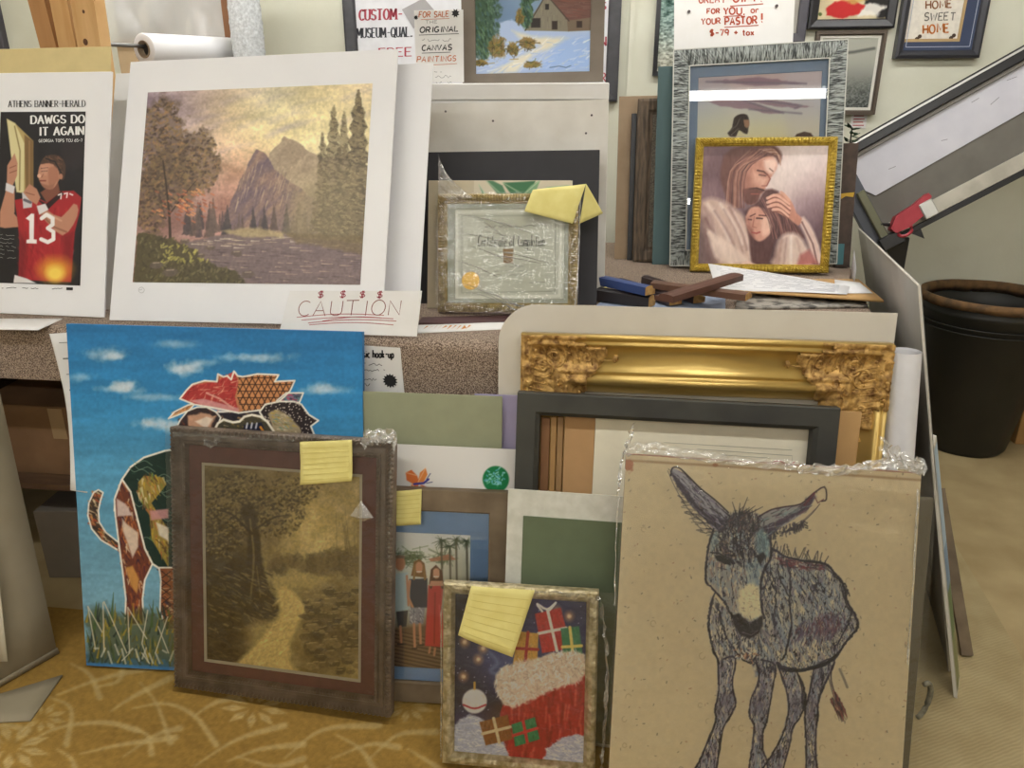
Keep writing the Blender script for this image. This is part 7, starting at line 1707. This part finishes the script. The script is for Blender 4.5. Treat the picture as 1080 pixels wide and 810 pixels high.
# ---------------------------------------------- envelope and papers
flat_sheet('photo_prints', [(780, 306), (895, 305), (915, 325), (775, 327)], CT + .0006, .008, mat('grey_photo_paper', '#9c968c', .6, '#4c4844', 30., ramp=(.45, .6)), 'small heap of grey photo prints under the brown envelope', 'prints')
flat_sheet('brown_envelope', [(775, 296), (905, 296), (932, 319), (775, 308)], CT + .022, .006, mat('manila_brown', '#c29a62', .75), 'brown paper envelope under the written letter', 'envelope')
def letter():
    z = CT + .075
    A, B, C, D = aty(747, 278, 2.62), aty(896, 304, 2.50), aty(892, 318, 2.38), aty(756, 307, 2.42)
    for q, zz in ((A, None), (B, None)): pass
    t = thing('letter', 'white handwritten letter lying on the brown envelope', 'paper', loc=(0, 0, 0))
    B[2] = max(B[2], CT + .032); C[2] = max(C[2], CT + .032)
    patch('paper', [A, B, C, D], 8, lambda u, v: .004 * math.sin(3 * u), .0006, WHITE, t)
    b = MB(); R = random.Random(5); nr = np.cross(B - A, D - A); nr = -nr / np.linalg.norm(nr)
    for k in range(13):
        v = .1 + k * .062; L = A * (1 - v) + D * v; R_ = B * (1 - v) + C * v; pts = []
        for i in range(40):
            u = .05 + .88 * i / 39
            if R.random() < .12:
                if len(pts) > 1: b.ribbon(pts, .0016, nr)
                pts = []; continue
            pts.append(L * (1 - u) + R_ * u + nr * (.004 * math.sin(3 * u) + .0008) + (D - A) * R.uniform(-.012, .012))
        if len(pts) > 1: b.ribbon(pts, .0016, nr)
    b.build('handwriting', mat('pale_ink', '#9a9ca4', .7), t)
    P4 = [aty(880, 297, 2.62), aty(906, 301, 2.58), aty(920, 312, 2.42), aty(880, 312, 2.40)]
    for q in P4: q[2] = max(q[2] - .004, CT + .03)
    o = patch('paper_sheet', P4, 3, lambda u, v: 0, .0008, WHITE, None); tag(o, 'white sheet sticking out from under the letter beside the grey board', 'paper')
letter()
# ---------------------------------------------- sheets standing at the counter end
def end_sheets():
    M = mat('pewter_board', '#8f8b84', .4, '#86827a', 5., spec=.5)
    Tn = np.array([.752, 1.845, 1.118]); Tf = np.array([1.06, 3.30, 1.055]); Bn = np.array([1.032, 1.845, .008]); Bf = np.array([1.36, 3.30, .008])
    o = patch('pewter_board', [Tf, Tn, Bn, Bf], 4, lambda u, v: 0, .005, M); tag(o, 'large smooth pewter grey board leaning against the counter end', 'board')
    b = MB(); t = .004
    edge = [Tn, Bn]; b.tube([Tn, Bn], .003, 5); b.tube([Tf, Tn], .0025, 5); e = b.build('pale_edge', mat('pale_core_edge', '#d8d4ca', .7)); e.parent = o; 
    q = [np.array(v) for v in ((.885, 2.76, 1.05), (.85, 2.60, 1.01), (.85, 2.60, CT + .002), (.885, 2.76, CT + .002))]
    o2 = patch('grey_card', [q[0], q[1], q[2], q[3]], 2, lambda u, v: 0, .002, mat('grey_card', '#a6a4a4', .7)); tag(o2, 'small grey card propped inside the pewter board on the counter', 'card')
    # canvas seen almost edge-on
    n0 = np.array([1.008, 1.735, .008]); n1 = aty(984, 472, 1.865); d = np.array([.042, .085, 0])
    t = thing('small_landscape_canvas', 'pale blue landscape canvas seen almost edge-on beside the donkey painting', 'painting', loc=tuple(n0))
    b = MB(); th = np.array([-.008, .003, .002])
    b.loft([[n0 - n0, d, d + th, th], [n1 - n0, n1 - n0 + d, n1 - n0 + d + th, n1 - n0 + th]]); st_ = b.build('stretcher', mat('canvas_white_edge', '#c8c4b8', .8), t)
    P = Panel(n0 + d / 2, d, (n1 - n0)); wd_ = float(np.linalg.norm(d)); hg = float(np.linalg.norm(n1 - n0))
    uu = (n1 - n0) / hg; rr_ = d / wd_; nn = np.cross(rr_, uu); nn = nn if nn @ (CAMP - n0) > 0 else -nn
    c = MB(); i_ = .012
    def pt(a, e): return rr_ * a + uu * e + nn * .0012
    for (e0, e1, col, nm) in ((.012, .16, '#8a8a5c', 'meadow'), (.16, .3, '#6c7c50', 'hedge'), (.3, .42, '#7c94ac', 'hills'), (.42, hg - .012, '#a8bccc', 'sky')):
        g = MB(); g.add([pt(i_, e0), pt(wd_ - i_, e0), pt(wd_ - i_, e1), pt(i_, e1)], [(0, 1, 2, 3)]); g.build('painted_' + nm, mat('canvas_' + nm, col, .7, None, 30.), t)
    b = MB()
    for k in range(26): q = d + th * .5 + (n1 - n0) * (.03 + k * .037); b.tube([q - rr_ * .001, q + rr_ * .005], .0014, 4)
    b.build('staples', mat('staple_metal', '#b8b8b4', .4, metal=.7), st_)['kind'] = 'stuff'
    # brown plank
    q0 = atz(1020, 694, .006); q1 = aty(1000, 574, 2.13); dirv = q1 - q0; dirv /= np.linalg.norm(dirv); sd = np.cross(dirv, (0, 1, .2)); sd /= np.linalg.norm(sd); bk = np.cross(sd, dirv)
    b = MB(); w2 = .016; rings = []
    for q in (q0, q0 + dirv * .5): rings.append([q - sd * w2, q + sd * w2, q + sd * w2 + bk * .012, q - sd * w2 + bk * .012])
    b.loft(rings); o = b.build('wood_plank', mat('grey_brown_plank', '#75654f', .8, '#5c4e3c', 12., stretch=(1, 1, 1))); tag(o, 'narrow grey-brown plank leaning behind the small landscape canvas', 'plank')
    # plain translucent sheet behind the donkey
    p = lean_panel(.72, 1.40, .007, 2, 17, -2); b = MB(); x0 = p.loc(940, 600)[0]; x1 = p.loc(978, 600)[0]; b.cbox(x0, x1, 0, .006, 0, .70, .001); o = b.build('grey_acrylic_sheet', mat('grey_acrylic', '#57503f', .4), None, panel=p); tag(o, 'narrow grey sheet standing directly behind the donkey painting', 'board')
    # coil of grey foam edging
    c0 = atz(972, 757, .012); b = MB(); pts = [c0 + np.array([.028 * math.sin(a) - .01, .02 * math.sin(a), .055 - .055 * math.cos(a)]) for a in np.linspace(0, 3.3, 16)]
    b.tube(pts, .007, 6); o = b.build('foam_edging', mat('grey_foam', '#8a8674', .9, '#6c6858', 90.), None, True); tag(o, 'curved strip of ribbed grey foam edging on the mat by the donkey painting', 'edging')
    # rolled paper
    t = thing('paper_roll', 'loosely rolled white printed paper standing between gold frame and pewter board', 'paper roll', loc=(.80, 1.70, 0)); O = np.array([.80, 1.70, 0])
    top = aty(955, 371, 1.79); bot = np.array([.80, 1.70, .004]); b = MB(); rings = []
    for s_ in np.linspace(0, 1, 8):
        q = bot + (top - bot) * s_ - O
        rings.append([q + np.array([.036 * math.cos(a), .03 * math.sin(a), 0]) for a in np.linspace(0, 2 * math.pi, 20, endpoint=False)])
    b.loft(rings, cap=False); b.build('paper', mat('roll_white', '#dcdce0', .6), t, True)
    b = MB(); b.loft([[q + np.array([.030 * math.cos(a), .025 * math.sin(a), 0]) for a in np.linspace(0, 2 * math.pi, 16, endpoint=False)] for q in (bot - O, top - O + np.array([0, 0, -.004]))], cap=False); b.build('inner_layer', mat('roll_white_inner', '#cfcfd2', .6), t, True)
end_sheets()
# ---------------------------------------------- black bin
def bin_():
    c0 = np.array([1.765, 3.53])
    t = thing('trash_can', 'big black plastic bin with a dusty brown rim by the back wall', 'trash can', loc=(c0[0], c0[1], 0))
    M = mat('black_plastic', '#1e1e1c', .5, '#262622', 6., bump=.1)
    def ring(r, z, n=40): return [(r * math.cos(2 * math.pi * k / n), r * math.sin(2 * math.pi * k / n), z) for k in range(n)]
    H_ = .735
    b = MB(); b.loft([ring(.175, .002), ring(.187, .02), ring(.285, H_ - .07), ring(.290, H_ - .065), ring(.290, H_ - .05), ring(.287, H_ - .045), ring(.291, H_ - .02), ring(.291, H_), ring(.272, H_), ring(.262, H_ - .1), ring(.165, .03)], cap=False); b.f += [tuple(range(40)), tuple(400 + i for i in range(40))]; b.build('can_body', M, t, True)
    R = random.Random(4); b = MB(); prof = []
    n = 60; rings = []
    for k in range(n + 1):
        a = 2 * math.pi * k / n; j = lambda s_: s_ * (1 + .35 * math.sin(a * 7 + s_ * 300) + R.uniform(-.15, .15)); rr = .292
        rings.append([((rr + dx) * math.cos(a), (rr + dx) * math.sin(a), H_ + dz) for dx, dz in ((.006 + j(.003), -.022 - j(.006)), (.008, -.006), (.002, .008 + j(.002)), (-.014, .008), (-.024, -.004), (-.022 - j(.004), -.03 - j(.012)), (-.016, -.01), (0, -.001))])
    b.loft(rings, cap=False); b.build('dusty_rim', mat('dusty_brown_rim', '#7c5c38', .8, '#54402a', 22.), t, True)
    for z in (.60, .625): b = MB(); r_ = .185 + .101 * (z / (H_ - .07)) + .002; b.tube([(r_ * math.cos(a), r_ * math.sin(a), z) for a in np.linspace(0, 2 * math.pi, 41)], .0035, 5); b.build('ridge', M, t, True)
bin_()
carton(2.19, 3.71, 0, .34, .34, .36, mat('carton_warm', '#a8824e', .8), 'brown carton standing on the floor to the right of the black bin')
# ---------------------------------------------- wall-side mat cutter lying at a slant on its stand
def cutter():
    a = math.radians(31.5); r = np.array([math.cos(a), 0, math.sin(a)]); u = np.array([-math.sin(a), .22, math.cos(a)]); u -= r * (r @ u)
    O0 = aty(936, 259, 3.35)
    p = Panel(O0 + r * .75 / np.linalg.norm(r), r, u); w = 1.5
    t = thing('mat_cutter', 'large mat cutter board tilted along the back wall with a red cutting head', 'cutter', panel=p)
    L = lambda x, y: p.loc(x, y)
    hw = w / 2; zt = L(990, 98)[1]; z_ = lambda x, y: L(x, y)[1]
    BK = mat('black_rail', '#1c1c1e', .35); AL = mat('aluminium', '#c8c8c4', .35, metal=.7); GB = mat('grey_work_board', '#6c6962', .7, '#625f58', 8.)
    b = MB(); b.cbox(-hw, hw, .004, .03, 0, zt, .002); b.build('base_board', GB, t)
    zb = z_(1010, 122); b = MB(); b.cbox(-hw, hw, -.03, .004, zt - .052, zt, .004); tr_ = b.build('top_rail', BK, t)
    b = MB(); b.cbox(-hw, hw, -.036, -.03, zt - .016, zt - .007, .001); b.build('rail_highlight', AL, tr_); b = MB(); b.cbox(-hw, hw, -.014, .004, zt - .068, zt - .053, .002); b.build('rail_lip', mat('grey_lip', '#8e8c86', .5), t)
    b = MB(); b.cbox(-hw, hw, -.012, .004, .024, .085, .002); b.build('front_rail', mat('worn_pale_rail', '#b9b5a8', .5, '#a39f92', 10.), t); b = MB(); b.cbox(-hw, hw, -.016, .012, 0, .023, .002); b.build('bottom_edge', BK, t)
    q = [L(x, y) for x, y in ((899, 175), (1090, 70), (1090, 128), (936, 203))]
    q = [(-hw + .012, z_(899, 172)), (hw - .02, z_(899, 172)), (hw - .02, .30), (L(936, 203)[0] + .02, z_(960, 195)), (-hw + .09, z_(936, 203))]
    zs0 = z_(935, 203); zs1 = z_(900, 178)
    b = MB(); b.prism([(-hw + .05, zs0 + .01), (hw - .02, zs0 + .05), (hw - .02, zt - .07), (-hw + .002, zt - .07), (-hw + .002, zs0 + .08)], -.001, .0035); o = b.build('white_work_sheet', mat('cool_white_sheet', '#c4c4cc', .5, '#b8b8c2', 6.), None, panel=p); tag(o, 'scratched cool white sheet lying on the mat cutter', 'sheet')
    b = MB(); R = random.Random(2)
    for k in range(12): x, z = R.uniform(-hw + .1, hw - .3), R.uniform(zs0 + .08, zt - .09); b.ribbon([(x, -.0015, z), (x + R.uniform(.01, .05), -.0015, z + R.uniform(-.01, .01))], .0025, (0, -1, 0))
    s_ = b.build('scuff_marks', mat('scuff_grey', '#7c7c80', .7), None); s_.parent = o
    b = MB(); b.cbox(-hw - .06, -hw + .02, -.02, .02, .02, zt - .12, .003); b.build('end_block', mat('slate_block', '#4e525c', .5), t)
    b = MB(); b.cbox(-hw - .02, -hw + .012, -.05, -.02, .03, .26, .003); b.build('swing_arm', mat('olive_bar', '#6a6a52', .5), t); b = MB(); b.cbox(-hw - .035, -hw + .06, -.06, .02, -.015, .045, .006); b.build('corner_bracket', BK, t)
    # red cutting head
    h = L(958, 226); RD = mat('red_enamel', '#b03240', .4, '#98202e', 14.)
    b = MB(); b.loft([[(h[0] + dx, y, h[1] + dz) for dx, dz in ((-.10, -.015), (-.06, .022), (.02, .03), (.085, .045), (.09, .025), (.04, .0), (.03, -.03), (-.04, -.045), (-.09, -.04))] for y in (-.07, -.014)]); hd_ = b.build('cutting_head', RD, t)
    b = MB(); b.cbox(h[0] + .03, h[0] + .085, -.075, -.015, h[1] - .05, h[1] + .02, .004); b.build('blade_holder', AL, hd_); b = MB(); b.tube([(h[0] - .055 + .028 * math.cos(a_), -.06, h[1] - .05 + .02 * math.sin(a_)) for a_ in np.linspace(0, 6.28, 15)], .007, 6); b.build('finger_ring', RD, hd_); b = MB(); b.tube([(h[0] - .09, -.03, h[1] + .0), (h[0] - .12, -.045, h[1] + .02), (h[0] - .13, -.03, h[1] - .01)], .008, 6); b.build('clamp_screw', BK, hd_)
    # stand
    def leg(lx, z0_):
        P_ = p.O + p.r * lx + p.b * .02
        g = MB(); g.cbox(-.04, .04, -.03, .03, 0.0005, P_[2] + z0_, .003); o2 = g.build('stand_leg', BK); o2.location = Vector((P_[0] , P_[1] + .03, 0)); return o2
    for lx in (-hw + .06, hw - .2):
        o2 = leg(lx, .005); o2.parent = t; o2.matrix_parent_inverse = p.M.inverted()
    # spike under the corner
    b = MB(); b.add([(-hw + .10, -.01, 0), (-hw + .14, -.01, 0), (-hw + .135, -.01, -.045), (-hw + .12, .0, 0)], [(0, 1, 2), (0, 2, 3), (1, 3, 2), (0, 3, 1)]); b.build('stop_pin', BK, t)
cutter()
# ---------------------------------------------- timber rack with paper roll and film, top left
def rack():
    PINE = mat('pine', '#d8b07a', .65, '#c4955a', 3.5, detail=5, stretch=(6, 1, .6)); PINE2 = mat('pine_dark', '#b98a58', .7, '#a27344', 3.5, stretch=(6, 1, .6))
    t = thing('timber_rack', 'slanting pine timber rack holding a roll of white paper', 'rack', loc=(-1.85, 2.62, CT)); O = np.array([-1.85, 2.62, CT])
    K = mat('pine_knot', '#5c3a22', .7)
    def plank(a0, a1, b0, b1, y0, y1, m):
        """front face between pixel columns a (top) and b (bottom), carried down to the counter"""
        T0, T1 = aty(*a0, y0), aty(*a1, y0); B0, B1 = aty(*b0, y0), aty(*b1, y0)
        d = (B0 - T0) / (B0[2] - T0[2]); up_ = 2.35
        f = lambda P_, z: P_ + d * (z - P_[2])
        V = []
        for y in (0, y1 - y0): V += [f(T0, up_) + (0, y, 0) - O, f(B1, up_) + (0, y, 0) - O, f(B1, CT + .001) + (0, y, 0) - O, f(B0, CT + .001) + (0, y, 0) - O]
        g = MB(); g.add(V, [(0, 1, 2, 3), (4, 7, 6, 5), (0, 4, 5, 1), (1, 5, 6, 2), (2, 6, 7, 3), (3, 7, 4, 0)]); return g.build('plank', m, t)
    plank((29, 0), (49, 0), (49, 76), (66, 76), 2.66, 2.72, PINE2); plank((52, 0), (74, 0), (67, 76), (85, 76), 2.64, 2.70, PINE); pl_ = plank((74, 0), (96, 0), (86, 76), (110, 76), 2.60, 2.66, PINE)
    for (x, y, s_) in ((90, 44, .011), (88, 12, .006)):
        q = aty(x, y, 2.5992) - O; b = MB(); b.prism([(q[0] + s_ * .8 * math.cos(k), q[2] + s_ * math.sin(k)) for k in np.linspace(0, 5.6, 10)], q[1], q[1] + .0006); b.build('knot', K, pl_)
    q0, q1 = aty(100, 46, 2.64) - O, aty(252, 53, 3.26) - O; b = MB(); b.tube([q0, q1], .007, 8); b.build('steel_rod', mat('steel_rod', '#9a9a98', .35, metal=.8), t)
    pst = aty(241, 30, 3.24) - O; b = MB(); b.box(pst[0] - .02, pst[0] + .02, pst[1], pst[1] + .04, .001, 1.3); b.build('post', mat('brown_post', '#7c5434', .7), t)
    # roll
    A, B = aty(152, 52, 2.80), aty(246, 55, 3.22); rt = thing('paper_roll', 'thick roll of white paper hung on the steel rod of the timber rack', 'paper roll', loc=tuple(A)); d = B - A
    b = MB(); n = 28; ax = d / np.linalg.norm(d); e2 = np.cross(ax, (0, 0, 1.)); e2 /= np.linalg.norm(e2); e1 = np.cross(e2, ax)
    def ring(o, r): return [o + r * (e1 * math.cos(2 * math.pi * k / n) + e2 * math.sin(2 * math.pi * k / n)) for k in range(n)]
    z0 = np.zeros(3); b.loft([ring(z0, .030), ring(z0, .052), ring(z0 + ax * .002, .055), ring(d, .055), ring(d, .030), ring(z0, .030)], cap=False); b.build('paper_layers', WHITE, rt, True)
    b = MB(); b.loft([ring(z0 - ax * .004, .030), ring(z0 - ax * .004, .026), ring(d, .026), ring(d, .0298), ring(z0 - ax * .004, .0298)], cap=False); b.build('core_tube', mat('core_card', '#8a7860', .8), rt, True)
    b = MB(); b.loft([ring(z0 + ax * .02, .0255), ring(z0 + ax * .021, .0255)]); b.build('core_shade_disc', mat('core_shade', '#2c2824', .8), rt)  # dark disc stands for the shade inside the open core
rack()
def film_bin():
    q0 = aty(118, 30, 3.3); q1 = aty(236, 40, 3.3)
    t = thing('film_covered_box', 'cardboard box on the rack draped in milky plastic film', 'box', loc=((q0[0] + q1[0]) / 2, 3.37, CT)); w = q1[0] - q0[0]
    zb = aty(180, 40, 3.3)[2] - CT
    b = MB(); b.cbox(-w / 2, w / 2, -.06, .12, 0.0005, zb, .003); b.build('stand_box', mat('tan_box', '#b39b78', .8), t)
    b = MB(); b.cbox(-w / 2 + .01, w / 2 - .01, -.05, .12, zb, zb + .42, .003); b.build('inner_box', mat('greyish_box', '#b0aca4', .7), t)
    X, Z = np.meshgrid(np.linspace(-w / 2 - .01, w / 2 + .01, 30), np.linspace(zb - .015, zb + .42, 22)); R = random.Random(3)
    v = [(x, -.066 - .03 * abs(fbm(np.array(x * 9.), np.array(z * 5.), 4) - .5) * 2, z + .02 * math.sin(x * 9)) for x, z in zip(X.ravel(), Z.ravel())]
    mesh_obj('plastic_drape', v, [(j * 30 + i, j * 30 + i + 1, (j + 1) * 30 + i + 1, (j + 1) * 30 + i) for j in range(21) for i in range(29)], clear_mat('milky_film', .25, (.86, .87, .87), .15, .4, 20., milk=.35), t, True)
    q = aty(260, 30, 3.1); bt = thing('bubble_wrap_roll', 'tall roll of bubble wrap standing beside the paper roll', 'bubble wrap', loc=(q[0], 3.1, CT))
    n = 48; rings = []; zs = np.linspace(0.001, 1.15, 90)
    for j, z in enumerate(zs): rings.append([((.060 + .004 * math.sin(9 * z)) * (1 + .05 * (math.sin(k * 2 * math.pi / 4 + (j % 2) * 1.6) * math.sin(j * 1.6))) * math.cos(2 * math.pi * k / n), .052 * (1 + .05 * math.sin(k * 1.57) * math.sin(j * 1.6)) * math.sin(2 * math.pi * k / n), z) for k in range(n)])
    b = MB(); b.loft(rings); b.build('wrap_layers', mat('bubble_wrap', '#d2d6d8', .25, '#b4b8ba', 90., bump=.8, bscale=110), bt, True)
    b = MB(); b.loft([[(.02 * math.cos(k), .02 * math.sin(k), z) for k in np.linspace(0, 6, 12)] for z in (1.15, 1.17)]); b.build('core_tube', mat('core_card', '#8a7860', .8), bt)
film_bin()
def far_left():
    a = aty(-20, 52, WY1 - .02); b_ = aty(7, 50, WY1 - .02)
    t, p, w, h = wall_frame('dark_wall_frame', 'dark frame hanging on the wall left of the timber rack', 'picture frame', a[0] - .1, b_[0], a[2], a[2] + .5, [(0, -.028), (0, .008), (.006, .012), (.03, .008), (.03, -.028)], mat('slate_frame', '#4a4850', .5))
    g = MB(); g.box(-w / 2 + .028, w / 2 - .028, .008, .0195, .028, h - .028); g.build('picture_panel', mat('grey_panel', '#6c6c6c', .7), t)
far_left()
# ================================================================== settle every leaning thing on what carries it
bpy.context.view_layer.update()
def settle():
    for o in list(COL.objects):
        if o.parent or o.get('kind') or 'label' not in o or o.type == 'CAMERA': continue
        ms = [q for q in [o] + list(o.children_recursive) if q.type == 'MESH' and q.name.split('.')[0] not in ('film_fold', 'plastic_wrap', 'carpet_backing', 'carpet_pile')]
        if not ms or o.name.startswith(('floral', 'ribbed', 'display')): continue
        P_ = []
        for q in ms:
            a = np.empty(len(q.data.vertices) * 3); q.data.vertices.foreach_get('co', a)
            Mw = np.array(q.matrix_world); P_.append(a.reshape(-1, 3) @ Mw[:3, :3].T + Mw[:3, 3])
        P_ = np.concatenate(P_); k = P_[:, 2].argmin(); x, y, z = P_[k]
        sup = None
        if z < .05: sup = .0083 if (x < .62 and y < 1.8) else (.0063 if x < 1.5 and y < 1.95 else .0003)
        elif CT - .03 < z < CT + .006: sup = CT + .0003
        elif BZ - .02 < z < BZ + .006: sup = BZ + .0003
        if sup is not None and (z < sup or z < sup + .02):
            o.location.z += sup - z
settle()
